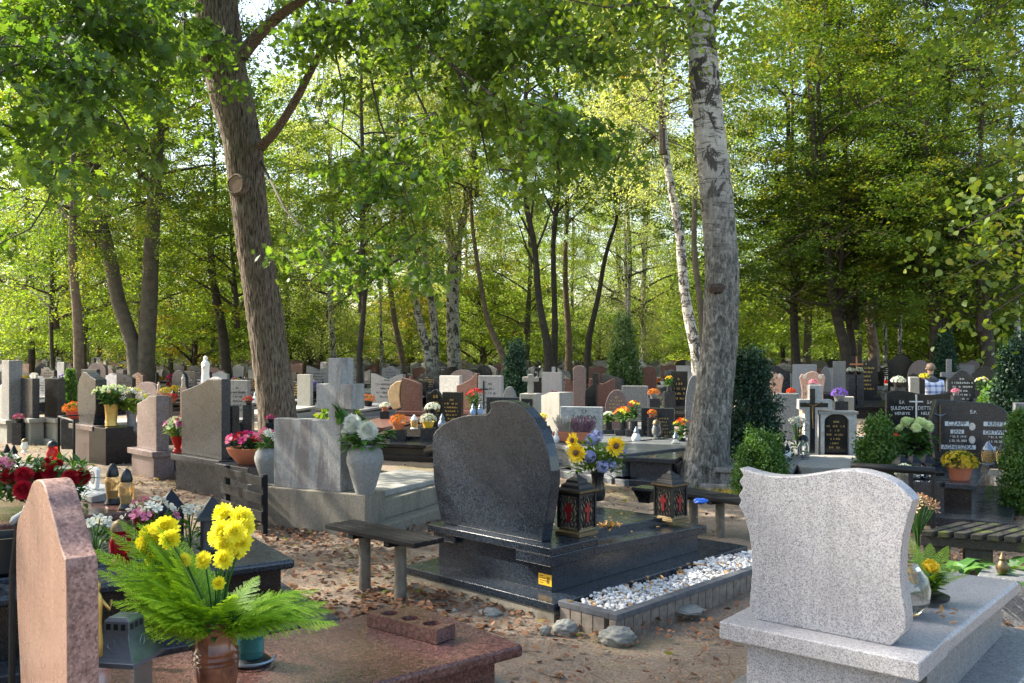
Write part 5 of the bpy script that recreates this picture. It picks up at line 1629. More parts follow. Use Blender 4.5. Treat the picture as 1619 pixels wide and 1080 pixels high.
# ---------------------------------------------------------------- gravestones of the middle distance
OCC = []
def shape_pts(kind, w, h, rng):
    a, b = -w / 2, w / 2
    N = 14
    if kind == 'rect': return [(a, 0), (b, 0), (b, h), (a, h)]
    if kind == 'arch': return [(a, 0), (b, 0)] + [(b * math.cos(t), h - w * .32 + w * .32 * math.sin(t)) for t in np.linspace(0, math.pi, N)]
    if kind == 'round': return [(a, 0), (b, 0)] + [(b * math.cos(t), h * .45 + h * .55 * math.sin(t)) for t in np.linspace(0, math.pi, N + 4)]
    if kind == 'wave': return [(a, 0), (b, 0)] + [(b - w * u, h * (.93 + .07 * math.cos(u * 2.6 * math.pi + 2.2)) - h * .12 * (1 - u)) for u in np.linspace(0, 1, N)]
    if kind == 'wave2': return [(a, 0), (b, 0)] + [(b - w * u, h * (.90 + .09 * math.cos(u * 2 * math.pi))) for u in np.linspace(0, 1, N)]
    if kind == 'hump': return [(a, 0), (b, 0)] + [(b - w * u, h * (.80 + .20 * math.sin(math.pi * u) ** 1.5)) for u in np.linspace(0, 1, N)]
    if kind == 'slope': return [(a, 0), (b, 0), (b, h), (b - w * .35, h * .99)] + [(b - w * (.35 + .65 * u), h * (.99 - .17 * u ** .8)) for u in np.linspace(.2, 1, 6)]
    if kind == 'slopel': return [(a, 0), (b, 0)] + [(b - w * u, h * (.80 + .20 * u ** .7)) for u in np.linspace(0, 1, 8)]
    if kind == 'peak': return [(a * .8, 0), (b * .75, 0), (b, h * .3), (b, h * .86), (b * .4, h * .92), (0, h * .99), (a * .35, h), (a * .8, h * .86), (a, h * .72), (a, h * .3)]
    if kind == 'sweep': return [(a, 0), (b, 0), (b, h)] + [(b - w * (.12 + .88 * u), h * (1 - .34 * u ** .55)) for u in np.linspace(0, 1, N)]
    if kind == 'pent': return [(a, 0), (b, 0), (b, h * .72), (0, h), (a, h * .72)]
    if kind == 'scroll': return [(a * .85, 0), (b * .85, 0), (b * .82, h * .5), (b, h * .84), (b * .86, h * .93), (b * .6, h * .90), (b * .35, h * .97), (0, h), (a * .35, h * .97), (a * .6, h * .90), (a * .86, h * .93), (a, h * .84), (a * .82, h * .5)]
    if kind == 'ogee': return [(a, 0), (b, 0), (b, h * .84), (b * .7, h * .86), (b * .35, h * .95), (0, h), (a * .35, h * .95), (a * .7, h * .86), (a, h * .84)]
    if kind == 'rightarc': return [(a, 0), (b, 0)] + [(b - (1 - math.cos(t)) * w * .55, h * .25 + h * .72 * math.sin(t)) for t in np.linspace(.1, math.pi / 2, 9)] + [(a + w * .16, h), (a + w * .06, h * .7)]
    if kind == 'cross':
        s = w * .15
        return [(-s, 0), (s, 0), (s, h * .62), (b, h * .62), (b, h * .62 + 2 * s), (s, h * .62 + 2 * s), (s, h), (-s, h), (-s, h * .62 + 2 * s), (a, h * .62 + 2 * s), (a, h * .62), (-s, h * .62)]
SHAPES = ['rect', 'arch', 'round', 'wave', 'wave2', 'hump', 'slope', 'slopel', 'sweep', 'scroll', 'ogee', 'pent']
def bars(parent, w, z0, z1, y, mat, rows, rng, dx=0):
    m = MB()
    for r in range(rows):
        z = z1 - (z1 - z0) * (r + .5) / rows
        hh = (z1 - z0) / rows * .22
        ww = w * rng.uniform(.35, .75) if r else w * .16
        x = -ww / 2
        while x < ww / 2:
            k = rng.uniform(.014, .03)
            for q in range(2 if rng.random() < .7 else 1):
                m.box(dx + x + q * k * .55, dx + x + q * k * .55 + k * .28, y - .003, y + .001, z - hh, z + hh * rng.choice([1, 1, .5]))
            x += k * 1.45
            if rng.random() < .12: x += .03
    return m.build("inscription", mat, parent)
def build_grave(t, w, zt, shape, mat, face, hb, th, slab, ins, rng, bmat=None, L=1.75, lean=0):
    "headstone over base; slab runs to local +y ('a': we see the back) or -y ('t')"
    sg = 1 if face == 'a' else -1
    bmat = bmat or mat
    pts = [(x, z + hb) for x, z in shape_pts(shape, w, zt - hb, rng)]
    MB().prism(pts, -th / 2, th / 2).build("headstone", mat, t, bevel=min(.008, th * .1))
    bw = w / 2 + .09
    MB().box(-bw, bw, -th / 2 - .09, th / 2 + .09, hb - .07, hb).build("headstone_base", bmat, t, bevel=.005)
    if hb > .15: MB().box(-bw + .05, bw - .05, -th / 2 - .05, th / 2 + .05, -.1, hb - .07).build("pedestal", bmat, t, bevel=.004)
    if slab:
        y0, y1 = (th / 2 + .1) * sg, (th / 2 + .1 + L) * sg
        sw = max(.42, w / 2)
        zs_ = min(.30, hb - .02) if hb > .2 else .22
        lo, hi = min(y0, y1), max(y0, y1)
        za, zb_ = (zs_ + .03, zs_ - .03) if sg > 0 else (zs_ - .03, zs_ + .03)
        MB().slope_box(-sw, sw, lo, hi, 0, za, zb_, t=.05).build("cover_slab", slab, t, bevel=.006)
        MB().box(-sw + .06, sw - .06, lo + .04, hi - .05, .06, zs_ - .09).build("tomb_body", slab, t)
        MB().box(-sw - .14, sw + .14, lo - .06, hi + .12, -.1, .07).build("plinth", bmat if slab is not black_granite else concrete, t, bevel=.005)
    if ins:
        bars(t, w, hb + (zt - hb) * .15, hb + (zt - hb) * .85, -th / 2, ins[0], ins[1], rng)
def gm(x0, x1, yt, Y, shape, mat, label, face='t', rz=-32, hb=.30, th=.10, slab=True, ins=None, bmat=None, L=1.75, name="gravestone"):
    rng = random.Random(int(x0 * 7 + yt))
    c = (x0 + x1) / 2
    X = (c - CX) / F * Y
    fr = Fr((X, Y), rz)
    k = (c - CX) / F
    w = (x1 - x0) / F * Y / abs(fr.x.x - k * fr.x.y)
    sl = (mat if slab is True else slab)
    t = thing(name, label, "gravestone", (X, Y, 0), rz)
    build_grave(t, w, zat(yt, Y), shape, mat, face, hb, th, sl, ins, rng, bmat, L)
    OCC.append((X, Y)); OCC.append((fr.w(0, 1.1 if face == 'a' else -1.1).x, fr.w(0, 1.1 if face == 'a' else -1.1).y))
    return t, fr, w

# left group, seen from behind
t, fr, w = gm(13, 25, 570, 16.0, 'rect', grey_mid, "tall narrow grey pillar stone near the left frame edge", 'a', -40, .38, .22, None, bmat=conc_pale)
MB().box(-.62, -.14, -.02, .12, 0, .95).build("side_stone", conc_pale, t, bevel=.01)
gm(38, 57, 598, 15.8, 'rect', grey_dark, "upright dark rectangular stone on a pale base, second from the left edge", 'a', -40, .42, .12, conc_pale, bmat=conc_pale)
gm(76, 98, 598, 15.8, 'rect', black_polish, "upright black rectangular stone on a wide pale base beside orange flowers", 'a', -40, .42, .12, conc_pale, bmat=conc_pale)
gm(131, 160, 588, 13.2, 'peak', grey_dark, "rough-pointed slate-blue stone beside a golden vase", 'a', -42, .52, .16, black_polish, bmat=mauve_granite, L=2.0)
gm(226, 257, 624, 11.6, 'slope', mauve_granite, "mauve-grey slanted stone with a small pale cross on its far side", 'a', -46, .34, .16, mauve_granite, bmat=mauve_granite)
t, fr, w = gm(293, 357, 598, 10.3, 'slope', grey_dark, "tall dark slate stone with a slanting top, left of the oak", 'a', -43, .40, .11, grey_dark, bmat=grey_dark, L=1.9)
MB().box(w / 2 - .14, w / 2 + .02, .056, .15, .40, .98).build("side_column", black_polish, t, bevel=.01)
gm(362, 394, 601, 17.5, 'rect', grey_mid, "pale grey tablet with faint lettering just left of the oak trunk", 't', -20, .3, .1, True, (dark_letters, 6))
gm(472, 493, 592, 21, 'rect', conc_pale, "small beige tablet between the oak and the concrete cross", 't', -25, .3)
# middle
t, fr, w = gm(637, 666, 597, 17.5, 'slopel', brown_granite, "red-brown curved stone with a sandstone half beside it", 't', -20, .42, .12, brown_granite)
m = MB(); zz = zat(601, 17.5); h_ = zz - .44
m.prism([(-w / 2 - .30 + x * .30 / .9, .44 + z * h_) for x, z in ((.35, 0), (.85, .08), (.75, .45), (.8, .75), (.9, .98), (.55, .95), (.2, .8), (0, .55), (.1, .25))], -.06, .06)
m.build("sandstone_half", plain("honey sandstone", G(.46, .32, .17), .7, 0, .25, 10, .2), t, bevel=.01)
gm(676, 704, 612, 15.5, 'wave', black_polish, "low black wavy stone left of the gold-lettered black one", 't', -22, .3, .1, True, (gold_letters, 4))
gm(701, 731, 620, 15.0, 'rect', black_polish, "black tablet with gold lettering in front of the white stone", 't', -20, .28, .1, True, (gold_letters, 7))
gm(697, 729, 594, 20.5, 'rect', white_stone, "bright white rectangular stone below the centre birch", 'a', -30, .3, .12)
gm(724, 757, 590, 19.0, 'sweep', brown_granite, "dark red stone with a concave sweeping edge", 'a', -28, .34, .12)
t, fr, w = gm(758, 795, 594, 18.0, 'rect', grey_granite, "light grey tablet with lettering and a thin black cross", 't', -18, .3, .12, True, (dark_letters, 6))
MB().box(-w / 2 + .10, -w / 2 + .125, -.075, -.061, .42, .98).box(-w / 2 + .03, -w / 2 + .20, -.074, -.062, .80, .825).build("thin_cross", iron, t)
gm(795, 817, 611, 17.5, 'round', grey_mid, "low rounded grey stone behind the black headstone's tip", 't', -18, .2, .1)
gm(770, 826, 628, 14.5, 'rect', black_granite, "low wide dark stone right behind the black headstone's tip", 't', -18, .25, .1, None)
# white block with plaque and stone cross
t, fr, w = gm(826, 852, 622, 14.3, 'rect', conc_pale, "pale block with a black plaque carrying a small stone cross", 't', -18, .25, .28, conc_pale)
MB().box(-w / 2 + .03, w / 2 - .06, -.152, -.141, .36, zat(630, 14.3)).build("plaque", black_polish, t); bars(t, w * .8, .4, zat(634, 14.3), -.153, silver_letters, 5, random.Random(1))
zc = zat(622, 14.3)
MB().prism([(x, z + zc) for x, z in shape_pts('cross', .24, .30, None)], -.05, .05).build("stone_cross", conc_pale, t, bevel=.006)
gm(848, 895, 619, 15.0, 'slope', conc_pale, "beige concrete tomb wall with a sloping top", 'a', -50, .2, .3, None)
gm(841, 856, 597, 26, 'rect', black_polish, "little framed black plaque stone behind the pale tomb wall", 't', -15, .35, .1, conc_pale, bmat=white_stone)
gm(867, 884, 580, 26, 'cross', white_stone, "white stone cross in the middle distance right of centre", 't', -15, .35, .12, conc_pale, name="stone_cross")
gm(892, 908, 597, 18.5, 'rightarc', brown_granite, "rust-red curved side panel left of the tall pink stele", 't', -18, .40, .1, None)
gm(907, 926, 578, 18.4, 'arch', mauve_granite, "tall round-topped pinkish stele between two dark red panels", 't', -18, .40, .12, True)
gm(932, 972, 598, 18.9, 'wave2', brown_granite, "dark red wavy stone right of the pinkish stele", 't', -18, .40, .1, None)
t, fr, w = gm(926, 944, 606, 16.5, 'slope', black_polish, "black stone with a black cross standing on its corner", 't', -18, .3, .12, True)
MB().box(.03, .14, -.05, .05, zat(608, 16.5), zat(590, 16.5)).build("corner_cross", black_polish, t, bevel=.004)
t, fr, w = gm(886, 953, 643, 13.3, 'rect', marble, "blue-white marble tablet with engraved grey lettering", 't', -14, .22, .08, grey_mid, bmat=grey_mid, L=1.3)
text(t, "Ś.P.", (.05, -.042, .69), .07, dark_letters); text(t, "LABUDA", (.05, -.042, .61), .09, dark_letters)
bars(t, w * .85, .24, .5, -.04, dark_letters, 4, random.Random(3), .04)
gm(957, 994, 616, 15.5, 'round', mauve_granite, "rounded grey-purple stone covered with gold lettering", 't', -16, .25, .1, True, (gold_letters, 8))
gm(984, 1024, 610, 17.0, 'rect', grey_mid, "plain grey rectangular stone behind the gold-lettered one", 't', -18, .25, .12)
gm(1014, 1066, 645, 13.6, 'rect', grey_dark, "dark slate tablet with brass lettering left of the big birch", 't', -14, .22, .09, grey_mid, (gold_letters, 7), grey_mid, 1.4)
gm(1014, 1038, 579, 25, 'arch', brown_granite, "pinkish-red stone right of the tall thuja", 't', -15, .3, .1)
gm(1002, 1023, 568, 31, 'pent', white_stone, "white gabled stone right of the tall thuja", 't', -15, .3, .2)
gm(1061, 1087, 587, 21, 'rect', black_polish, "black stone with a round photo medallion left of the big birch", 't', -15, .3, .1, True, (gold_letters, 5))
gm(1084, 1112, 593, 14.0, 'round', grey_mid, "carved grey rounded stone half hidden by the big birch", 't', -18, .25, .14, True)
# right
def med(t, x, z, y=-.052, r=.035):
    MB().lathe([(r * .8, 0), (r * .8, .006), (.001, .007)], 16, Matrix.Translation((x, y, z)) @ Matrix.Rotation(math.pi / 2, 4, 'X') @ Matrix.Scale(1.3, 4, (0, 1, 0))).build("photo_medallion", plain("porcelain photo", G(.5, .48, .45), .2, 0, .35, 40), t)
t, fr, w = gm(1201, 1239, 588, 20.0, 'scroll', salmon, "salmon scroll-topped stone beside the dark juniper", 't', -18, .34, .12, True, (dark_letters, 5))
med(t, w * .33, zat(594, 20), -.061, .05)
t, fr, w = gm(1264, 1305, 587, 19.0, 'scroll', salmon, "salmon scroll-topped stone with two photo medallions", 't', -18, .34, .12, True, (dark_letters, 4))
med(t, -w * .3, zat(595, 19), -.061, .05); med(t, w * .3, zat(595, 19), -.061, .05)
gm(1206, 1249, 575, 27, 'wave', grey_dark, "dark wavy stone behind the left salmon stone", 't', -15, .3, .1)
gm(1253, 1291, 576, 25, 'rect', grey_granite, "grey rectangular stone between the two salmon stones", 't', -15, .3, .12)
gm(1297, 1314, 579, 26, 'round', grey_mid, "grey rounded stone peeping behind the right salmon stone", 't', -15, .3, .12)
gm(1317, 1337, 571, 25, 'rect', grey_mid, "plain grey stone left of the gold-lettered black stone", 't', -25, .3, .12)
t, fr, w = gm(1346, 1387, 562, 23, 'wave2', black_polish, "black stone with bright golden lettering and a crucifix", 't', -14, .4, .1, True, (gold_letters, 7))
MB().box(-w * .32 - .02, -w * .32 + .02, -.12, -.09, .7, 1.42).box(-w * .32 - .16, -w * .32 + .16, -.119, -.091, 1.2, 1.24).build("crucifix", plain("copper", G(.4, .17, .08), .4, .5, .2), t)
gm(1223, 1263, 622, 13.6, 'rect', grey_mid, "plain light grey stone left of the white cross niche", 't', -20, .25, .12)
gm(1216, 1240, 636, 12.0, 'rightarc', grey_mid, "silvery curved stone beside the dark juniper", 't', -24, .3, .12, grey_mid)
gm(1320, 1350, 627, 14.6, 'rect', conc_pale, "beige block behind the white cross niche", 't', -18, .2, .2)
gm(1404, 1444, 560, 28, 'hump', black_polish, "big black humped stone far back on the right", 't', -14, .3, .1)
gm(1434, 1476, 569, 25, 'round', mauve_granite, "pinkish rounded stone in front of the black humped one", 't', -14, .3, .1)
gm(1426, 1462, 590, 19.0, 'ogee', black_polish, "black stone with gold lettering left of the plaid-shirted visitor", 't', -14, .3, .1, True, (gold_letters, 5))
gm(1437, 1452, 596, 17.0, 'rect', conc_pale, "stubby weathered stone post left of the plaid-shirted visitor", 't', -14, .2, .2, None)
gm(1498, 1542, 585, 18.0, 'hump', grey_dark, "slate stone with white lettering right of the plaid-shirted visitor", 't', -14, .3, .1, True, (white_letters, 8))
t, fr, w = gm(1487, 1513, 568, 21, 'cross', grey_mid, "grey stone crucifix behind the slate stone", 't', -10, .3, .1, None, name="stone_cross")
MB().tube([(-.12, -.06, 1.0), (0, -.07, .93), (.12, -.06, 1.0)], .014, 6).tube([(0, -.07, .97), (0, -.07, .72)], .02, 6).build("corpus", silver, t)
t, fr, w = gm(1536, 1576, 578, 20, 'hump', black_polish, "black stone under a dark green wavy canopy at the right", 't', -14, .3, .1)
gm(1518, 1560, 567, 31, 'wave', mauve_granite, "brownish wavy stone in the far row at the right", 't', -14, .3, .1)
gm(1603, 1640, 637, 11.6, 'rect', grey_mid, "light grey stone cut by the right frame edge", 't', -14, .3, .12)
gm(1576, 1592, 575, 24, 'rect', grey_mid, "narrow grey stone by the right-hand thuja", 't', -14, .3, .12)

# the two black family stones with readable lettering
def family_right():
    Y = 10.2; c = 1544; rz = -8
    X = (c - CX) / F * Y
    fr = Fr((X, Y), rz)
    t = thing("gravestone", "large dark grey double gravestone with pale name plates, arched right side, behind the mustard flowers", "gravestone", fr.o, rz)
    raw = [(1480, 742), (1473, 690), (1472, 662), (1480, 632), (1500, 633), (1540, 636), (1568, 638), (1585, 645), (1598, 658), (1607, 675), (1612, 695), (1613, 720), (1611, 742)]
    out = [fr.plane(x, y, -.05) for x, y in raw]
    zb_ = .36
    out[0] = (out[0][0], zb_); out[-1] = (out[-1][0], zb_)
    MB().prism(out, -.05, .06).build("headstone", grey_dark, t, bevel=.006)
    wl, wr = min(p[0] for p in out), max(p[0] for p in out)
    P = lambda px, py: fr.plane(px, py, -.055)
    u = Y / F
    def tab(s, px, py, wpx, hpx, boxed=True):
        x, z = P(px, py)
        if boxed:
            MB().box(x - wpx / 2 * u, x + wpx / 2 * u, -.0545, -.0505, z - hpx / 2 * u, z + hpx / 2 * u).build("name_plate", plain("pale name plate", G(.55, .59, .62), .5, 0, .10, 60), t)
            text(t, s, (x, -.0555, z), hpx * u * 1.28, dark_letters, sx=1.0)
        else: text(t, s, (x, -.0525, z), hpx * u * 1.3, white_letters)
    tab("Ś.P.", 1539, 652, 0, 5.2, False)
    tab("CZAPP", 1513, 670, 36, 7); tab("KREFT", 1575, 670.5, 37, 7)
    tab("JAN", 1513.5, 682.5, 20, 6.2); tab("ORTWIN", 1575, 684, 38, 6.5)
    tab("* 25. 9. 1912", 1515, 690.5, 0, 3.6, False); tab("* 21. 2. 1934", 1576, 691.5, 0, 3.6, False)
    tab("† 22. 10. 2001", 1515, 697, 0, 3.6, False); tab("† 3. 10. 2007", 1576, 698.5, 0, 3.6, False)
    tab("AGNIESZKA", 1514.5, 707, 53, 6.6); tab("HELENA", 1575, 709.5, 37, 6.6)
    tab("* 10. 1. 1911", 1515, 714.5, 0, 3.6, False); tab("1.8.1", 1574, 716.5, 0, 3.8, False)
    for px, py in ((1537, 674.5), (1537, 695.5), (1599.5, 677), (1599, 697)):
        x, z = P(px, py); med(t, x, z, -.052, .042)
    x, z = P(1485.5, 655); a, zc_ = P(1485, 640)
    MB().box(x - .008, x + .008, -.075, -.055, z - .42, zc_ ).build("slim_cross", old_brass, t)
    MB().tube([(x - .065, -.075, z + .012), (x, -.08, z - .02), (x + .065, -.075, z + .012)], [.003, .010, .003], 6).tube([(x, -.08, z), (x, -.08, z - .07)], [.013, .005], 6).build("corpus", silver, t)
    MB().box(wl - .06, wr + .05, -.16, .14, zb_ - .07, zb_).build("headstone_base", black_granite, t, bevel=.005)
    # cover slab toward the viewer
    xr, yr = fr.top(1548, 768, .36); xl, yl = fr.top(1494, 762, .36)
    fr2 = Fr(W(1545, 767, .36), -31)
    q = thing("tomb_slab", "dark granite tomb with stepped plinth carrying the terracotta pot", "tomb", fr2.o, fr2.rz)
    wd = fr2.rx(1494) ; Ls = 2.05
    MB().box(wd, 0, 0, Ls, .31, .36).build("cover_slab", black_granite, q, bevel=.006)
    MB().box(wd - .55, wd - .002, .35, Ls, .25, .30).build("side_slab", black_granite, q, bevel=.006)
    MB().box(wd - .5, -.06, .08, Ls - .05, .08, .31 - .062).box(wd - .34, -.05, .05, .34, .08, .309).build("tomb_body", black_polish, q)
    MB().box(wd - .62, .28, -.22, Ls + .1, -.1, .08).build("plinth", grey_dark, q, bevel=.006)
    OCC.extend([(X, Y), (X - .4, Y - 1)])
    potted("terracotta bowl of mustard-yellow chrysanthemums on the dark granite tomb", fr2.w(-.17, .30, .361), .165, 'gold', terracotta, 5, .13, n=260, size=.02)
    for i, (px, py, c) in enumerate(((1562, 734, amber_glass), (1585, 736, amber_glass))):
        p = W(px, py, .361); lantern("grave_candle", ["amber grave candle with silver cap below the name HELENA, left one", "amber grave candle with dark cap by the boxwood"][i] if False else ["amber grave candle on the granite tomb, nearer the mustard flowers", "amber grave candle on the granite tomb, nearer the right boxwood"][i], p, .24, c, silver if i == 0 else black_plastic, 'candle')
family_right()
def family_mid():
    Y = 12.2; rz = -10; c = 1452
    X = (c - CX) / F * Y; fr = Fr((X, Y), rz)
    t = thing("gravestone", "black double gravestone with a wavy top and slim cross, behind the hydrangea bouquet", "gravestone", fr.o, rz)
    raw = [(1402, 745), (1402, 622), (1410, 618.5), (1420, 617.5), (1432, 618), (1445, 621), (1460, 624.5), (1475, 625), (1490, 623), (1503, 619), (1503, 745)]
    out = [fr.plane(x, y, -.05) for x, y in raw]
    out[0] = (out[0][0], .25); out[-1] = (out[-1][0], .25)
    MB().prism(out, -.05, .06).build("headstone", black_polish, t, bevel=.005)
    wl, wr = out[0][0], out[-1][0]
    MB().box(wl - .06, wr + .06, -.15, .15, -.1, .25).build("headstone_base", black_polish, t, bevel=.005)
    MB().box(wl + .1, wr - .1, -1.6, -.16, -.1, .2).build("cover_slab", black_granite, t, bevel=.006)
    u = Y / F; P = lambda px, py: fr.plane(px, py, -.055)
    for s, px, py, h in (("Ś.P.", 1426, 636.5, 5), ("Ś.P.", 1470, 636.5, 5), ("SULEWSCY", 1426.5, 645.5, 6.2), ("DETTLAFF", 1468, 645.5, 6.2), ("HENRYK", 1427, 654, 5.4), ("HELENA", 1468, 654, 5.4)):
        x, z = P(px, py); text(t, s, (x, -.0525, z), h * u * 1.3, silver_letters, sx=.86)
    x, z = P(1448.5, 635)
    zt_ = P(1448.5, 624)[1]; zb2 = P(1448.5, 660)[1]
    MB().box(x - .010, x + .010, -.065, -.051, zb2, zt_).box(x - .085, x + .085, -.064, -.052, z - .009, z + .009).build("slim_cross", silver_letters, t)
    OCC.extend([(X, Y), (X, Y - 1)])
family_mid()
def niche():
    Y = 11.6; rz = -8; X = (1310 - CX) / F * Y; fr = Fr((X, Y), rz)
    t = thing("niche_grave", "white stone grave with an inlaid black crucifix and an arched black niche", "gravestone", fr.o, rz)
    P = lambda px, py, y=0: fr.plane(px, py, y)
    zb_ = P(1300, 722)[1]
    xa, xb = P(1272, 700)[0], P(1293, 700)[0]
    al, ar = P(1263, 640)[0], P(1316, 640)[0]
    zt_, z1, z0 = P(1290, 609)[1], P(1290, 632)[1], P(1290, 648)[1]
    xc = (P(1288, 640)[0]); s = .065
    out = [(xa, zb_), (xb, zb_), (xb, z0), (ar, z0), (ar, z1), (xc + s + .03, z1), (xc + s + .03, zt_), (xc - s, zt_), (xc - s, z1), (al, z1), (al, z0), (xa, z0)]
    MB().prism(out, 0, .18).build("cross_slab", white_stone, t, bevel=.006)
    bx = P(1284.5, 640)[0]
    b0, b1 = P(1284.5, 716)[1], P(1284.5, 614.5)[1]
    w_ = .030
    MB().box(bx - w_, bx + w_, -.012, -.001, b0, b1).box(P(1264.5, 640)[0], P(1309, 640)[0], -.0115, -.0015, P(1284, 643.5)[1], P(1284, 637)[1]).build("inlaid_cross", black_polish, t)
    zc_ = P(1284, 640)[1]
    MB().tube([(bx - .10, -.03, zc_ + .03), (bx, -.035, zc_ - .02), (bx + .11, -.03, zc_ + .035)], [.006, .012, .006], 6).tube([(bx, -.035, zc_), (bx, -.035, zc_ - .14), (bx + .005, -.03, zc_ - .3)], [.016, .012, .006], 6).build("corpus", old_brass, t)
    nl, nr = P(1298, 690)[0], P(1355, 690)[0]
    zn = P(1320, 655)[1]
    il, ir, iz = P(1304, 690)[0], P(1343, 690)[0], P(1320, 667)[1]
    cx_ = (il + ir) / 2
    arch = [(cx_ + (ir - il) / 2 * math.cos(a), iz + .10 * math.sin(a)) for a in np.linspace(0, math.pi, 12)]
    # surround as two jambs and a lintel with arched soffit
    MB().prism([(nl, zb_), (il, zb_), (il, iz), (nl, iz)], .02, .22).prism([(ir, zb_), (nr, zb_), (nr, iz), (ir, iz)], .02, .22).prism([(nl, iz), (il, iz)] + arch[::-1][1:-1] + [(ir, iz), (nr, iz), (nr, zn), (nl, zn)], .02, .22).build("surround", white_stone, t)
    MB().box(nl - .03, nr + .02, .0, .24, zn, zn + .035).build("lintel", conc_pale, t, bevel=.004)
    MB().prism([(il - .01, zb_), (ir + .01, zb_)] + [(x * 1.0, z + .005) for x, z in arch], .10, .13).build("niche_panel", black_polish, t)
    bars(t, (ir - il), zb_ + .08, iz + .02, .099, gold_letters, 7, random.Random(4), cx_)
    MB().box(nl - .85, nr + .06, -.08, .3, -.1, zb_ - .002).build("base", conc_pale, t, bevel=.006)
    xl, yl = fr.top(1240, 753, .27); 
    MB().box(P(1238, 740)[0], P(1352, 740)[0], -1.35, -.09, -.08, .27).build("cover_slab", conc_pale, t, bevel=.01)
    MB().box(il - .02, ir + .02, -.45, -.02, zb_, zb_ + .03).build("ledger", mauve_granite, t, bevel=.004)
    OCC.extend([(X, Y), (X, Y - 1)])
    for lab, px, py, h, mat, kind in (("white-silver grave lamp left of the inlaid black cross", 1270, 726, .30, clear_glass, 'jar'), ("squat white grave candle at the left end of the niche grave", 1245, 728, .2, white_paint, 'drop')):
        p = W(px, py, .27); lantern("grave_candle", lab, p, h, mat, dark_metal, kind)
    p = W(1262, 722, .27)
    bouquet("flower_bouquet", "white flowers climbing beside the inlaid black cross", p, .12, .42, ['white'], 16, .04, 1, 40, .1, seed=8)
niche()

# ---------------------------------------------------------------- person
def person():
    Y = 19.5
    base = Vector(((1474 - CX) / F * Y, Y, 0))
    t = thing("person", "person in a blue plaid shirt seated with their back to the viewer", "person", base, 0)
    def skin(name, verts, edges, rad, mat, sub=2):
        me = bpy.data.meshes.new(name); me.from_pydata(verts, edges, [])
        o = bpy.data.objects.new(name, me); link(o, t)
        me.materials.append(mat)
        s = o.modifiers.new("skin", 'SKIN')
        for v, r in zip(me.skin_vertices[0].data, rad): v.radius = (r, r * .8) if not isinstance(r, tuple) else r
        me.skin_vertices[0].data[0].use_root = True
        o.modifiers.new("sub", 'SUBSURF').levels = sub
        o.modifiers["sub"].render_levels = sub
        return o
    skinm = plain("skin", G(.5, .3, .22), .6, 0, .08)
    z = .46
    body = skin("body", [(0, .02, z + .08), (0, 0, z + .28), (0, .02, z + .46), (0, .05, z + .55), (0, .08, z + .62), (.13, .08, z + .05), (.15, .45, z + .06), (.15, .48, .06), (.15, .6, .04), (-.13, .08, z + .05), (-.15, .45, z + .06), (-.15, .48, .06), (-.15, .6, .04),
                         (.19, .04, z + .45), (.25, .10, z + .2), (.16, .33, z + .2), (.10, .42, z + .2), (-.19, .04, z + .45), (-.25, .10, z + .2), (-.16, .33, z + .2), (-.10, .42, z + .2)],
                [(0, 1), (1, 2), (2, 3), (3, 4), (0, 5), (5, 6), (6, 7), (7, 8), (0, 9), (9, 10), (10, 11), (11, 12), (2, 13), (13, 14), (14, 15), (15, 16), (2, 17), (17, 18), (18, 19), (19, 20)],
                [.13, .14, .13, .06, .055, .09, .07, .045, .04, .09, .07, .045, .04, .06, .045, .035, .03, .06, .045, .035, .03], plain("dark trousers", G(.04, .045, .06), .8))
    tm = NT("blue plaid cloth"); v = tm.coord()
    sep = tm.n("ShaderNodeSeparateXYZ"); tm.l(v, sep.inputs[0])
    def stripe(out, f, ph=0):
        a = tm.n("ShaderNodeMath", operation='MULTIPLY'); a.inputs[1].default_value = f; tm.l(out, a.inputs[0])
        s = tm.n("ShaderNodeMath", operation='SINE'); tm.l(a.outputs[0], s.inputs[0])
        return tm.ramp(s.outputs[0], [(.35, (0, 0, 0)), (.6, (1, 1, 1))])
    c = tm.mix(stripe(sep.outputs[0], 48), G(.55, .6, .72), G(.12, .16, .36)); c = tm.mix(.5, c, tm.mix(stripe(sep.outputs[2], 48), G(.7, .74, .82), G(.10, .13, .32)))
    tm.base(c, .85)
    skin("shirt", [(0, .02, z + .02), (0, 0, z + .25), (0, .01, z + .45), (0, .04, z + .53), (.20, .03, z + .44), (.265, .09, z + .2), (.17, .32, z + .2), (-.20, .03, z + .44), (-.265, .09, z + .2), (-.17, .32, z + .2)],
         [(0, 1), (1, 2), (2, 3), (2, 4), (4, 5), (5, 6), (2, 7), (7, 8), (8, 9)], [(.19, .15), (.18, .155), (.17, .13), (.075, .075), .085, .062, .048, .085, .062, .048], tm.m)
    skin("head", [(0, .07, z + .56), (0, .08, z + .64), (0, .09, z + .74), (0, .09, z + .80)], [(0, 1), (1, 2), (2, 3)], [.05, .062, .085, .06], skinm)
    h = MB(); h.blob((0, .075, z + .755), .098, 16, 10, None, .04, random.Random(1), (.92, 1, .95)); h.build("hair", plain("grey brown hair", G(.20, .14, .10), .8, 0, .3, 40, .4), t, smooth='all')
    e = MB(); e.blob((.088, .09, z + .72), .02, 8, 6); e.blob((-.088, .09, z + .72), .02, 8, 6); e.build("ears", skinm, t, smooth='all')
    b = thing("bench", "little wooden bench carrying the visitor in the plaid shirt", "bench", base + Vector((-.5, -.14, 0)), 0)
    for k in range(2): MB().box(0, 1.0, k * .15, k * .15 + .13, .40, .43).build("slat", wood_black, b, bevel=.004)
    for x in (.1, .9): MB().box(x - .03, x + .03, .02, .26, -.1, .399).build("leg", wood_black, b)
person()
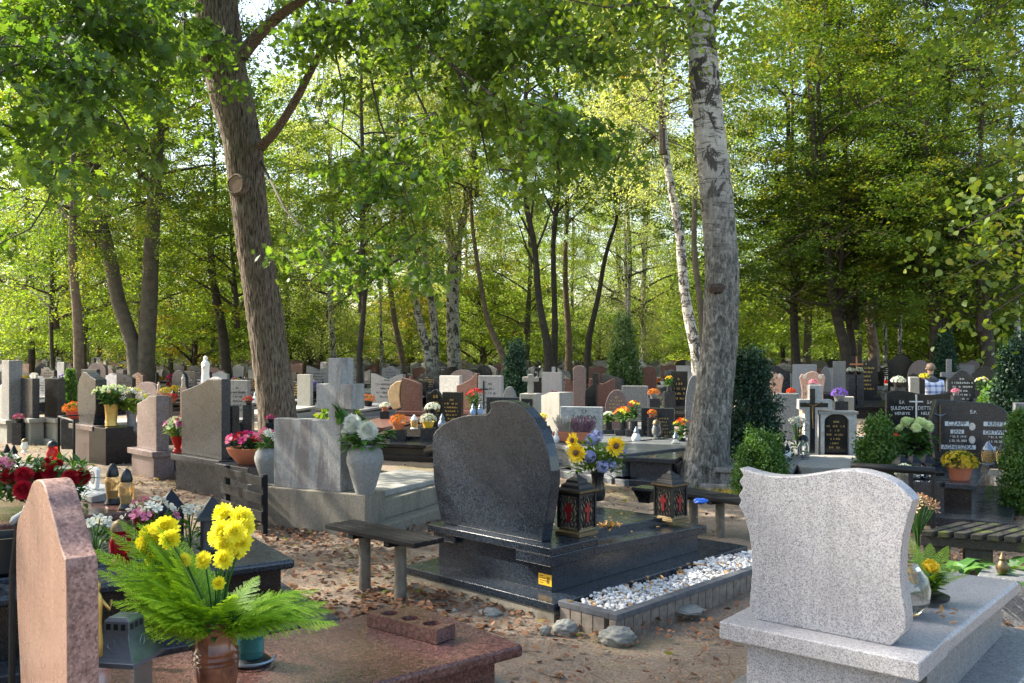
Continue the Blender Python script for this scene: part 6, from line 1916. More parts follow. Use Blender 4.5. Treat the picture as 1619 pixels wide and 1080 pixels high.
# ---------------------------------------------------------------- graves at the left, nearer
def left_tombs():
    # black slab behind the yellow bouquet
    fr = Fr(W(467, 884, .40), -57)
    t = thing("tomb_slab", "black granite tomb slab with bevelled corner behind the yellow bouquet", "tomb", fr.o, fr.rz)
    wd = -.98; L = -2.0
    MB().box(wd, 0, L, 0, .345, .40).build("cover_slab", black_granite, t, bevel=.02, seg=3)
    MB().box(wd + .07, -.07, L + .05, -.06, .07, .345).build("tomb_body", black_polish, t, bevel=.003)
    MB().box(wd - .14, .17, L - .1, .20, -.1, .07).build("plinth", grey_dark, t, bevel=.008)
    hs = MB().prism([(wd + .05, .40), (-.08, .40), (-.08, .95), (-.3, 1.02), (wd + .05, .92)], L + .02, L + .12).build("headstone", black_granite, t, bevel=.006)
    z = .401
    def A(px, py): return W(px, py, z)
    lantern("grave_candle", "dark red glass grave lamp with brass cap on the black slab", A(190, 893), .255, dark_red_glass, old_brass, 'jar')
    lantern("lantern", "black house-shaped lantern with a peaked roof, right of the pink orchids", A(336, 872), .33, plain("dim pane", G(.07, .07, .07), .2), black_plastic, 'house', rz=20)
    lantern("lantern", "black pyramid-roofed lantern behind the orchids", W(271, 858, .40), .33, plain("dim pane", G(.07, .07, .07), .2), dark_metal, 'house', rz=25)
    bouquet("orchid_bouquet", "white blossoms with broad leaves beside the pink headstone's edge", A(150, 885), .13, .17, ['white'], 10, .042, 1, 30, .12, seed=5, rings=2, kk=6, pw=.62)
    bouquet("orchid_bouquet", "white and pink orchids with dark leaves above the fern bouquet", A(238, 880), .16, .24, ['white', 'pink', 'white'], 15, .046, 1, 30, .12, seed=6, rings=2, kk=6, pw=.62)
    bouquet("orchid_bouquet", "white blossoms right of the pink orchids beside the peaked lantern", A(300, 872), .10, .22, ['white'], 7, .040, 1, 18, .10, seed=16, rings=2, kk=6, pw=.62)
    vase("vase", "wide-mouthed dark red vase among the orchids", A(226, 880), [(.035, 0), (.05, .02), (.05, .16), (.062, .235), (.07, .25), (.058, .25), (.04, .16)], plain("oxblood glaze", G(.16, .006, .012), .15, 0, .2, 10), 26)
    # red-brown slab further back
    fr = Fr(W(284, 800, .38), -52)
    t = thing("tomb_slab", "red-brown granite tomb slab carrying two amber candles and red chrysanthemums", "tomb", fr.o, fr.rz)
    MB().box(-1.15, 0, -2.3, 0, .325, .38).build("cover_slab", red_granite, t, bevel=.012)
    MB().box(-1.08, -.07, -2.2, -.06, .05, .325).build("tomb_body", red_granite, t)
    MB().box(-1.3, .14, -2.35, .16, -.1, .05).build("plinth", concrete, t, bevel=.01)
    z = .381
    for i, (px, py, h) in enumerate(((178, 797, .36), (200, 805, .36))):
        p = W(px, py, z); u = p.y / F
        t = thing("grave_candle", ["clear amber candle with black cap, rear one on the red-brown slab", "clear amber candle with black cap, front one on the red-brown slab"][i], "grave candle", p)
        h = 64 * u; r = 12.5 * u
        MB().lathe([(r * .95, 0), (r, .01), (r * .8, .03), (r * .72, .045)], 22).build("foot", black_plastic, t, smooth=True)
        MB().lathe([(r * .7, .045), (r * .82, h * .3), (r * .95, h * .52), (r * .95, h * .6), (r * .62, h * .7)], 22).build("glass", amber_glass, t, smooth=True)
        MB().lathe([(r * .45, .05), (r * .5, h * .34), (.003, h * .35)], 16).build("candle", wax, t, smooth=True)
        MB().lathe([(r * .72, h * .68), (r * .75, h * .76), (r * .6, h * .86), (r * .5, h * .93), (r * .2, h), (.002, h)], 22).build("cap", black_plastic, t, smooth=True, )
    # small pale memorial: marble step and photo plaque
    p = W(148, 788, z)
    t = thing("photo_memorial", "small white plaque with an oval portrait on a pale marble block", "memorial", p, -40)
    MB().slope_box(-.26, .22, -.12, .14, 0, .05, .09).build("marble_block", marble, t, bevel=.006)
    MB().prism([(-.055, .085), (.055, .085), (.07, .16), (.075, .24), (.05, .255), (-.05, .255), (-.075, .24), (-.07, .16)], -.01, .02).build("plaque", white_paint, t, bevel=.004)
    MB().lathe([(.038, 0), (.038, .004), (.001, .005)], 20, Matrix.Translation((0, -.0105, .175)) @ Matrix.Rotation(math.pi / 2, 4, 'X') @ Matrix.Scale(1.35, 4, (0, 1, 0))).build("portrait", plain("oval photo", G(.38, .36, .33), .3, 0, .35, 40), t)
    # crimson chrysanthemums
    q = W(84, 812, z); q.z = z
    rng = random.Random(4)
    t = thing("chrysanthemum_bouquet", "crimson pompon chrysanthemums with dark foliage behind the pink headstone", "bouquet", q)
    Y = q.y; P = lambda px, py, dy=0: at(px, py, Y + dy) - t.location
    pt, lf, st, pk = MB(), MB(), MB(), MB()
    for px, py, dy, r in ((14, 752, 0, .075), (38, 751, -.05, .078), (36, 774, -.12, .085), (76, 744, 0, .072), (60, 752, .05, .05), (110, 755, -.05, .075), (130, 753, .02, .07), (92, 731, .05, .038), (74, 729, .06, .035)):
        c = P(px, py, dy)
        pt.petals(c, (rng.uniform(-.3, .3), -1, .5), r * 1.1, 11, 30, -60, 86, .15, .35, rng); pt.blob(c, r * .4, 9, 6)
        st.tube([(0, 0, 0), c * .6, c], .006, 5)
    for _ in range(620):
        c = P(rng.uniform(-10, 134), rng.uniform(728, 796), rng.uniform(-.05, .25))
        lf.leaf(c, (rng.gauss(0, 1), rng.gauss(0, .6), rng.uniform(-.2, 1.2)), rng.uniform(.05, .12), .035)
    for px, py in ((6, 730), (16, 733), (0, 736)):
        pk.petals(P(px, py, .02), (0, -1, .5), .05, 3, 9, 0, 60, .4, .1, rng)
    st.build("stems", stem_mat, t); lf.build("leaves", stem_mat, t); pt.build("blossoms", PM['red'], t); pk.build("pink_blossoms", PM['pink'], t)
    vase("flower_bowl", "dark bowl under the crimson chrysanthemums", q, [(.10, 0), (.16, .04), (.19, .12), (.17, .125), (.02, .06)], black_plastic, 24)
    # nearest left edge: dark jar, shoulder of a black grave
    p = W(8, 905, .42); 
    vase("jar", "wide black flower jar cut by the left frame edge", p, [(.10, 0), (.125, .02), (.135, .16), (.14, .2), (.125, .2), (.11, .05)], black_plastic, 26)
    b = thing("tomb_slab", "weathered dark tomb corner at the left edge behind the pink headstone", "tomb", (W(8, 905, .42).x - .2, W(8, 905, .42).y + .1, 0), -50)
    MB().box(-.9, .32, -.35, .9, .36, .418).build("cover_slab", black_granite, b, bevel=.01); MB().box(-.8, .25, -.28, .85, -.1, .36).build("tomb_body", red_granite, b)
    pl = W(34, 800, .5)
    t = thing("cemetery_lamp", "tilted silver lamp head peeping over the pink headstone's left shoulder", "lamp", at(30, 818, 3.9), 0)
    MB().lathe([(.012, -.04), (.02, -.02), (.014, .03), (.026, .05), (.008, .08)], 14, Matrix.Rotation(.9, 4, 'Y')).build("lamp_head", silver, t, smooth=True)
    MB().tube([(0, 0, 0), (-.05, .04, -.25), (-.06, .05, -1.0)], .014, 8).build("stem", iron, t)
left_tombs()

def L(px, py, z, kind, lab, h, body, cap=black_plastic, **k):
    return lantern("grave_candle", lab, W(px, py, z), h, body, cap, kind, **k)
# low slab at the far left with lanterns
fr = Fr(W(120, 740, .18), -48)
t = thing("tomb_slab", "pale low tomb slab at the left with dark and red candles", "tomb", fr.o, fr.rz)
MB().box(-1.1, 0, -2.4, 0, .12, .18).build("cover_slab", grey_mid, t, bevel=.01); MB().box(-1.05, -.05, -2.3, -.05, -.1, .12).build("tomb_body", conc_pale, t)
L(83, 735, .181, 'jar', "bright red glass candle with black cap near the handrail", .30, red_glass)
L(39, 716, .181, 'jar', "pale yellow candle left of the red one", .20, wax, old_brass)
L(22, 738, .181, 'drop', "dark-capped candle on the low slab, right of its twin", .26, clear_glass, dark_metal)
L(11, 736, .181, 'drop', "dark-capped candle nearest the left frame edge", .26, clear_glass, dark_metal)
# handrail
def handrail():
    a, b = W(93, 700, 0), W(118, 722, 0)
    a, b = at(93, 0, 13.2), at(117, 0, 12.4); a.z = b.z = 0
    t = thing("handrail", "thin black pipe handrail left of the rough-pointed stone", "railing", a, 0)
    d = b - a; zt_ = zat(662, 12.8)
    MB().tube([(0, 0, -.1), (0, 0, zt_), tuple(d + Vector((0, 0, zt_))), tuple(d + Vector((0, 0, -.1)))], .018, 8).tube([tuple(Vector((.2, .35, -.1))), (.2, .35, zt_), (0, 0, zt_)], .015, 8).build("pipe", iron, t, smooth='all')
handrail()

# vases and flowers of the left and middle
def at_g(px, py_bottom, Y): 
    p = at(px, py_bottom, Y); return p
p = at_g(176, 674, 12.9); 
vase("vase", "tall golden vase beside the rough-pointed stone", p, [(.075, 0), (.085, .01), (.075, .05), (.082, .2), (.09, .28), (.10, .31), (.09, .31), (.07, .2)], gold_mat, 26)
bouquet("flower_bouquet", "pale yellow-green chrysanthemum bush in the golden vase", p + Vector((0, 0, .28)), .24, .22, ['lime'], 60, .035, 1, 90, .12, seed=9, rings=3, kk=9, dome=.55)
pp = MB().box(-.25, .25, -.2, .2, -.1, p.z - .002).build("stone_block", black_polish, None, bevel=.006); pp.location = (p.x, p.y, 0); pp.rotation_euler = (0, 0, -.7); tag(pp, "black block under the golden vase", "block")
p = at_g(208, 684, 13.1)
vase("vase", "slim pale vase right of the golden vase", p, [(.05, 0), (.07, .02), (.06, .2), (.08, .32), (.07, .32), (.05, .2)], grey_mid, 20)
bouquet("flower_bouquet", "loose bouquet of white lilies and yellow leaves right of the golden vase", p + Vector((0, 0, .28)), .26, .22, ['white', 'yellow', 'white', 'white'], 20, .055, 1, 70, .16, seed=10, rings=2, kk=6, pw=.55, lm=green_light)
pp = MB().box(-.2, .2, -.2, .2, -.1, p.z - .002).build("stone_block", black_polish, None, bevel=.006); pp.location = (p.x, p.y, 0); pp.rotation_euler = (0, 0, -.7); tag(pp, "black block under the slim pale vase", "block")
p = at_g(281, 716, 11.0)
vase("vase", "red glass vase between the mauve and the dark slate stone", p, [(.05, 0), (.06, .02), (.035, .06), (.07, .16), (.075, .2), (.06, .2), (.04, .1)], red_glass, 22)
bouquet("flower_bouquet", "pink and yellow lilies in the red vase between two left stones", p + Vector((0, 0, .16)), .15, .18, ['pink', 'lime', 'magenta', 'lime'], 16, .055, 1, 40, .13, seed=11, rings=2, kk=7, pw=.6, lm=green_light)
p = at_g(392, 733, 9.6)
t = thing("flower_bowl", "round terracotta bowl with crimson flowers and teal leaves right of the slate stone", "flower bowl", p)
MB().lathe([(.10, 0), (.19, .1), (.22, .17), (.2, .17), (.05, .1)], 24).build("bowl", terracotta, t, smooth=True)
bouquet("flower_arrangement", "crimson and pink flowers with teal leaves in the terracotta bowl", p + Vector((0, 0, .12)), .22, .13, ['magenta', 'red', 'pink'], 22, .05, 1, 110, .12, seed=12, lm=conifer_mat, dome=.5)
pp = MB().box(-.3, .3, -.2, .2, -.1, p.z - .002).build("stone_block", grey_dark, None, bevel=.006); pp.location = (p.x, p.y, 0); pp.rotation_euler = (0, 0, -.7); tag(pp, "dark granite block under the terracotta flower bowl", "block")

# statue of Mary type figure on a pedestal, left of the oak
def statue(lab, px, yt, yb, Y, mat, w=.3):
    p = at(px, yb, Y); h = zat(yt, Y) - p.z
    t = thing("statue", lab, "statue", (p.x, p.y, p.z))
    MB().lathe([(.16 * h, 0), (.17 * h, .05 * h), (.13 * h, .35 * h), (.145 * h, .6 * h), (.16 * h, .72 * h), (.09 * h, .82 * h), (.05 * h, .84 * h), (.075 * h, .88 * h), (.08 * h, .94 * h), (.05 * h, .99 * h), (.005, h)], 20, Matrix.Scale(.8, 4, (0, 1, 0))).build("figure", mat, t, smooth='all')
    MB().tube([(.12 * h, -.02 * h, .68 * h), (.08 * h, -.12 * h, .55 * h), (0, -.15 * h, .66 * h), (-.08 * h, -.12 * h, .55 * h), (-.12 * h, -.02 * h, .68 * h)], [.03 * h, .028 * h, .022 * h, .028 * h, .03 * h], 8).build("arms", mat, t, smooth='all')
    MB().box(-.2 * h, .2 * h, -.16 * h, .16 * h, -p.z, 0).build("pedestal", salmon, t, bevel=.01)
    return t
statue("white robed figure on a pedestal left of the oak", 325, 563, 605, 19, plain("white plaster", G(.78, .78, .76), .6, 0, .06))
statue("smaller pale statue left of the white robed figure", 290, 592, 612, 20, conc_pale)
statue("pinkish lantern-like figure above the mauve stone", 251, 604, 620, 19, salmon)

rng = random.Random(31)
# potted plants and candles (label, px, py bottom, z, radius px, colour, pot)
pots = [("orange chrysanthemum pot on the low dark slab right of the cross", 630, 679, 13.6, 15, 'orange', plain("orange wrap", G(.5, .17, .07), .5)),
        ("white chrysanthemum pot wrapped in yellow on the low dark slab", 677, 676, 13.6, 14, 'white', plain("yellow wrap", G(.65, .42, .03), .5)),
        ("white chrysanthemum ball before the gold-lettered black tablet", 684, 655, 14.2, 12, 'white', black_plastic),
        ("white chrysanthemum left of the sandstone half", 609, 650, 17.0, 9, 'white', terracotta),
        ("orange flowers on the pale slab left of the birch base", 1031, 660, 13.0, 8, 'orange', terracotta),
        ("orange round chrysanthemum in a grey vase behind the slate tablet", 1034, 630, 16.4, 10, 'orange', grey_mid),
        ("orange and yellow pot plants on a red box beside the black rectangle stone", 117, 662, 15.0, 17, 'orange', plain("red planter", G(.42, .05, .03), .5)),
        ("yellow flowers in a bowl by the pale block", 858, 666, 13.8, 8, 'yellow', terracotta),
        ("pink flowers before the salmon stone with medallions", 1286, 612, 18.2, 8, 'pink', grey_mid),
        ("coral flowers on the grey stone between the salmon stones", 1251, 626, 14.8, 8, 'scarlet', terracotta),
        ("purple flowers on the beige block behind the niche grave", 1327, 634, 14.2, 13, 'purple', grey_mid),
        ("white pot flowers left of the black stone with gold lettering on the right", 1420, 612, 17.2, 11, 'white', black_plastic),
        ("yellow-cream flowers beside the plaid-shirted visitor", 1462, 604, 19.6, 9, 'yellow', terracotta),
        ("white flowers before the golden-lettered black stone, left bunch", 1345, 592, 21.8, 7, 'white', dark_metal),
        ("white flowers before the golden-lettered black stone, right bunch", 1358, 592, 21.8, 7, 'white', dark_metal),
        ("pink flowers by the slate stone right of the visitor", 1511, 625, 17.0, 7, 'pink', grey_mid),
        ("red berries and flowers at the far left pillar stone", 30, 668, 15.6, 9, 'magenta', black_plastic),
        ("mustard flowers among the far left-hand graves", 262, 628, 18.0, 10, 'gold', terracotta),
        ("red flowers in a dark vase by the pale tablet left of the oak", 393, 640, 17.0, 9, 'red', black_plastic),
        ("magenta flowers showing above the stained wall", 428, 668, 11.4, 8, 'magenta', black_plastic)]
for i, (lab, px, py, Y, r, col, pot) in enumerate(pots):
    p = at(px, py, Y); R_ = r / F * Y
    t = potted(lab, p, R_, col, pot, i + 40, n=90)
    if p.z > .35:
        pp = MB().box(-R_ * .8, R_ * .8, -R_ * .8, R_ * .8, -p.z - .1, -.002).build("stand", grey_dark, t)
# tall flower arrangements
arr = [("red and orange roses with two blue candles behind the black headstone", 751, 648, 13.2, 13, 26, ['scarlet', 'scarlet', 'red']),
       ("orange gerbera arrangement on the grey slab left of the slate tablet", 985, 668, 13.3, 14, 16, ['orange', 'orange', 'scarlet', 'yellow']),
       ("red and yellow arrangement touching the slate tablet", 1002, 668, 13.1, 10, 28, ['scarlet', 'yellow', 'red']),
       ("white blossoms at the marble tablet's right edge", 962, 668, 13.5, 9, 12, ['white', 'white', 'lime']),
       ("red and orange bunch left of the big birch's base", 1078, 695, 12.4, 12, 26, ['orange', 'scarlet', 'yellow']),
       ("pink and red flowers beside the pale block's slab", 875, 632, 22, 9, 8, ['pink', 'scarlet']),
       ("orange wrapped flowers beside the photo-medallion stone", 1058, 612, 20, 6, 14, ['orange', 'yellow']),
       ("yellow and white stems beside the slate stone at the right", 1553, 622, 17.6, 10, 20, ['yellow', 'white']),
       ("red geranium at the boxwood near the family stones", 1413, 700, 10.8, 9, 10, ['scarlet', 'scarlet'])]
for i, (lab, px, py, Y, r, h, cols) in enumerate(arr):
    p = at(px, py, Y); u = Y / F
    t = bouquet("flower_arrangement", lab, p, r * u, h * u, cols, 18, r * u * .3, 1, 50, .11, seed=60 + i, rings=3, kk=9)
    MB().lathe([(.04, -p.z * .0 - .10), (.06, -.09), (.055, .02)], 14).build("pot", black_plastic, t, smooth=True)
    if p.z > .4: MB().box(-.12, .12, -.12, .12, -p.z, -.10).build("stand", grey_dark, t)
# hydrangea bouquet before the family stones
p = at(1449, 742, 9.6)
t = bouquet("hydrangea_bouquet", "pale green hydrangea balls with cream twigs before the black double stone", p + Vector((0, 0, .1)), .17, .33, ['lime'], 10, .075, .95, 110, .16, 'pompon', seed=77)
vase("vase", "dark vase of the hydrangea bouquet", p, [(.07, 0), (.08, .02), (.07, .15), (.09, .28), (.08, .28), (.06, .1)], black_polish, 20)
pp = MB().box(-.2, .2, -.2, .2, -.1, p.z - .002).build("stone_block", black_polish, None, bevel=.006); pp.location = (p.x, p.y, 0); tag(pp, "black block under the hydrangea vase", "block")
# three pagoda lanterns and a rail
for i, px in enumerate((1425, 1444, 1464)):
    p = at(px, 757, 8.75)
    lantern("lantern", ["dark pagoda-roofed lantern, leftmost of three by the iron rail", "dark pagoda-roofed lantern, middle of three by the iron rail", "dark pagoda-roofed lantern, rightmost of three by the iron rail"][i], p, .235, clear_glass, dark_metal, 'house', rz=15)
pp = MB().box(-.45, .35, -.2, .2, -.1, p.z - .001).build("stone_slab", grey_dark, None, bevel=.006); pp.location = (at(1446, 0, 8.75).x, 8.75, 0); tag(pp, "dark slab under the three pagoda lanterns", "slab")
a, b = at(1345, 737, 8.2), at(1478, 745, 8.0)
t = thing("iron_rail", "dark iron rail with bolts behind the light grey headstone", "railing", (a.x, a.y, 0))
m = MB(); dd = b - a
m.tube([(0, 0, a.z), (dd.x, dd.y, b.z)], .035, 8).build("rail", iron, t, smooth='all')
for f in (.05, .72, .98): MB().tube([(dd.x * f, dd.y * f, -.1), (dd.x * f, dd.y * f, a.z)], .022, 8).build("post", iron, t)
# white ornamental pot flowers under the rail
potted("white heather bowl behind the light grey headstone's top", at(1430, 770, 8.3), .10, 'white', grey_mid, 99, .12, n=200, size=.018)
# heather pot and candles on the marble grave
t = thing("heather_planter", "long terracotta trough of grey and purple heather on the marble grave", "flower pot", at(905, 698, 12.2), -20)
MB().box(-.25, .25, -.09, .09, 0, .13).build("trough", terracotta, t, bevel=.01)
m, m2 = MB(), MB(); r_ = random.Random(6)
for k in range(110):
    x = r_.uniform(-.26, .28); q = Vector((x + r_.gauss(0, .03), r_.gauss(0, .05), .13 + r_.uniform(.08, .22)))
    (m if x < .02 else m2).tube([(x * .8, 0, .12), q], .006, 4)
    for j in range(9): (m if x < .02 else m2).petals(Vector((x * .8, 0, .12)).lerp(q, .35 + .07 * j), (r_.gauss(0, 1), r_.gauss(0, 1), .6), .016, 1, 4, 10, 10, .5, 0, r_)
m.build("grey_heather", petalmat("grey heather", [G(.3, .3, .24), G(.45, .43, .38), G(.55, .52, .48)], .2), t); m2.build("purple_heather", PM['heather'], t)
cs = [(1006, 700, 'drop', "white teardrop lamp before the red arrangement", .22, white_paint, silver), (1038, 695, 'jar', "brass-based striped candle before the slate tablet", .28, clear_glass, old_brass),
      (1068, 710, 'drop', "clear lamp with silver cap left of the birch base", .22, clear_glass, silver), (868, 706, 'drop', "white lamp right of the black headstone's shoulder", .26, white_paint, dark_metal),
      (880, 700, 'drop', "small frosted lamp by the heather trough", .18, white_paint, white_paint), (655, 678, 'candle', "golden candle between the orange and the white chrysanthemums", .20, amber_glass, white_paint),
      (699, 678, 'drop', "silver teardrop lamp touching the black headstone's shoulder", .22, silver, silver)]
for px, py, kd, lab, h, body, cap in cs:
    Y = {1006: 12.4, 1038: 12.6, 1068: 12.0, 868: 11.4, 880: 12.2, 655: 13.3, 699: 13.3}[px]
    p = at(px, py, Y)
    t = lantern("grave_candle", lab, p, h, body, cap, kd)
for px in (748, 759):
    p = at(px, 656, 13.0); t = lantern("grave_candle", "blue ribbed lamp of the pair behind the black headstone, %s" % ("left one" if px < 750 else "right one"), p, .16, plain("pale blue glass", G(.2, .3, .5), .2), silver, 'drop')
# the grey stepped slabs in the middle
step_grey = granite('shaded grey granite', G(.04, .045, .05), G(.12, .13, .142), G(.21, .22, .235), 170, .3, .25)  # grey granite darkened and blued so the slabs look shaded
def step_slab(lab, corner, z, rz, w, L_, mat, base=True):
    fr = Fr(W(*corner, z), rz); t = thing("tomb_slab", lab, "tomb", fr.o, rz)
    MB().box(-w, 0, 0, L_, z - .06, z).build("cover_slab", mat, t, bevel=.01)
    MB().box(-w + .06, -.06, .05, L_ - .05, .08, z - .06).build("tomb_body", mat, t)
    MB().box(-w - .12, .14, -.12, L_ + .1, -.1, .08).build("plinth", mat, t, bevel=.01)
    OCC.append(tuple(fr.w(-w / 2, L_ / 2))[:2])
    return t
step_slab("grey stepped tomb slab behind the sunflowers", (985, 718), .36, -50, 1.0, 1.9, step_grey)
step_slab("pale grey tomb slab right of the black headstone's shoulder", (903, 706), .36, -55, 1.1, 1.8, step_grey)
step_slab("dark low tomb left of the birch base", (1068, 726), .33, -25, .62, 1.5, grey_dark)
step_slab("low black slab with orange and white pots right of the cross", (688, 690), .30, -8, 1.0, 1.3, black_polish)
step_slab("small dark slab behind the cross grave's slab", (632, 772), .10, -26, .6, 1.2, grey_dark)
step_slab("dark bevelled tomb edge under the salmon stones", (1392, 625), .45, -22, 1.6, 1.6, black_polish)

# shrubs
thuja_mat = leafmat("thuja sprays", [G(.03, .07, .02), G(.06, .12, .03), G(.11, .17, .05), G(.22, .13, .04)], .2)
def shrub(lab, px, pyb, Y, wpx, hpx, mat, kind='box', seed=1, name="shrub"):
    rng = np.random.default_rng(seed); u = Y / F
    p = at(px, pyb, Y); base = Vector((p.x, Y, 0)); R_, H = wpx / 2 * u, zat(pyb - hpx, Y)
    t = thing(name, lab, "shrub", base)
    pos = []
    n = 260 if hpx > 120 and kind in ('box', 'yew') else 190
    for k in range(n):
        f = rng.uniform(0.02, 1)
        if kind == 'box': env = R_ * (1 - f ** 4 * .6) * (.85 + .15 * math.sin(f * 9 + k))
        elif kind == 'yew': env = R_ * (1 - .55 * f) * (1 if f < .9 else .7)
        elif kind == 'cone': env = R_ * (1 - f) ** .75 + .03
        else: env = R_ * math.sin(math.pi * (.2 + .8 * f)) ** .6
        a = rng.uniform(0, 6.28); q = rng.uniform(.5, 1) ** .5
        env *= 1 + .2 * math.sin(3 * a + f * 5 + seed) + .13 * math.sin(5 * a - f * 9 + seed)
        q *= 1 + .28 * max(0, rng.normal()) * (rng.random() < .25)
        c = np.array([q * env * math.cos(a), q * env * math.sin(a), f * H * (1 + .05 * rng.normal())])
        m_ = 95
        if kind == 'cone':
            w_ = rng.normal(size=(m_, 3)) * np.array([.05, .05, .09]) + np.outer(rng.uniform(0, 1, m_), np.array([math.cos(a) * .12, math.sin(a) * .12, .16]))
        else: w_ = rng.normal(size=(m_, 3)) * R_ * .17
        pos.append(c + w_)
    sz = {'box': .052 if hpx > 120 else .03, 'yew': .042, 'cone': .045, 'spray': .07}[kind] * (1.0 if Y < 15 else 1.6)
    link(bpy.data.objects.new("foliage", leaf_soup("foliage", np.concatenate(pos), sz, mat, rng, 'rhomb', .0, .45 if kind == 'cone' else .65, -.4)), t)
    m = MB()
    for k in range(7):
        a = k * .9; m.tube([(0, 0, -.05), (R_ * .2 * math.cos(a), R_ * .2 * math.sin(a), H * .4), (R_ * .5 * math.cos(a), R_ * .5 * math.sin(a), H * .75)], [.02, .014, .006], 5)
    m.tube([(0, 0, -.1), (0, 0, H * .9)], [.03, .01], 6)
    m.build("stems", MATS["twig"], t)
    return t
shrub("dark blue-green juniper bush right of the big birch", 1186, 765, 11.2, 84, 200, conifer_mat, 'yew', 1)
shrub("clipped green boxwood right of the juniper", 1203, 757, 9.8, 74, 66, box_mat, 'box', 2)
shrub("light green boxwood before the black double stone", 1388, 748, 9.6, 60, 84, box_mat, 'box', 3)
shrub("dark yew at the right edge behind the grey stone", 1604, 690, 12.6, 56, 140, conifer_mat, 'box', 4)
shrub("bright green boxwood at the right edge beside the tomb", 1612, 780, 8.9, 50, 120, box_mat, 'box', 5)
shrub("tall feathery thuja in the centre, browning on one side", 985, 618, 23, 50, 100, thuja_mat, 'cone', 6)
shrub("small cone-shaped cypress left of the stone crosses", 815, 622, 22, 30, 62, conifer_mat, 'cone', 7)
shrub("dark conical conifer far right between black stones", 1493, 590, 26, 30, 50, conifer_mat, 'cone', 8)
shrub("sunlit green hedge plant before the right-hand yew", 1575, 645, 14.5, 50, 30, box_mat, 'spray', 9)
shrub("low green shrub left of the cross behind the wall", 535, 690, 15, 60, 40, green_dark, 'spray', 10)
shrub("trimmed round green ball bush among the far left graves", 112, 620, 19, 20, 30, box_mat, 'box', 11)

# blue roofed stalls glimpsed far left
for i, px in enumerate((296, 315)):
    Y = 62; p = at(px, 0, Y); t = thing("market_stall", ["small far blue-roofed stall, nearer the forked tree", "small far blue-roofed stall, nearer the white statue"][i], "stall", (p.x, Y, 0))
    MB().prism([(-.5, 1.0), (.5, 1.0), (.42, 1.25), (-.42, 1.25)], -.6, .6).build("roof", plain("blue tarpaulin", G(.03, .12, .5), .5), t)
    for sx in (-.45, .45): MB().box(sx - .03, sx + .03, -.5, .5, -.1, 1.0).build("post", white_paint, t)

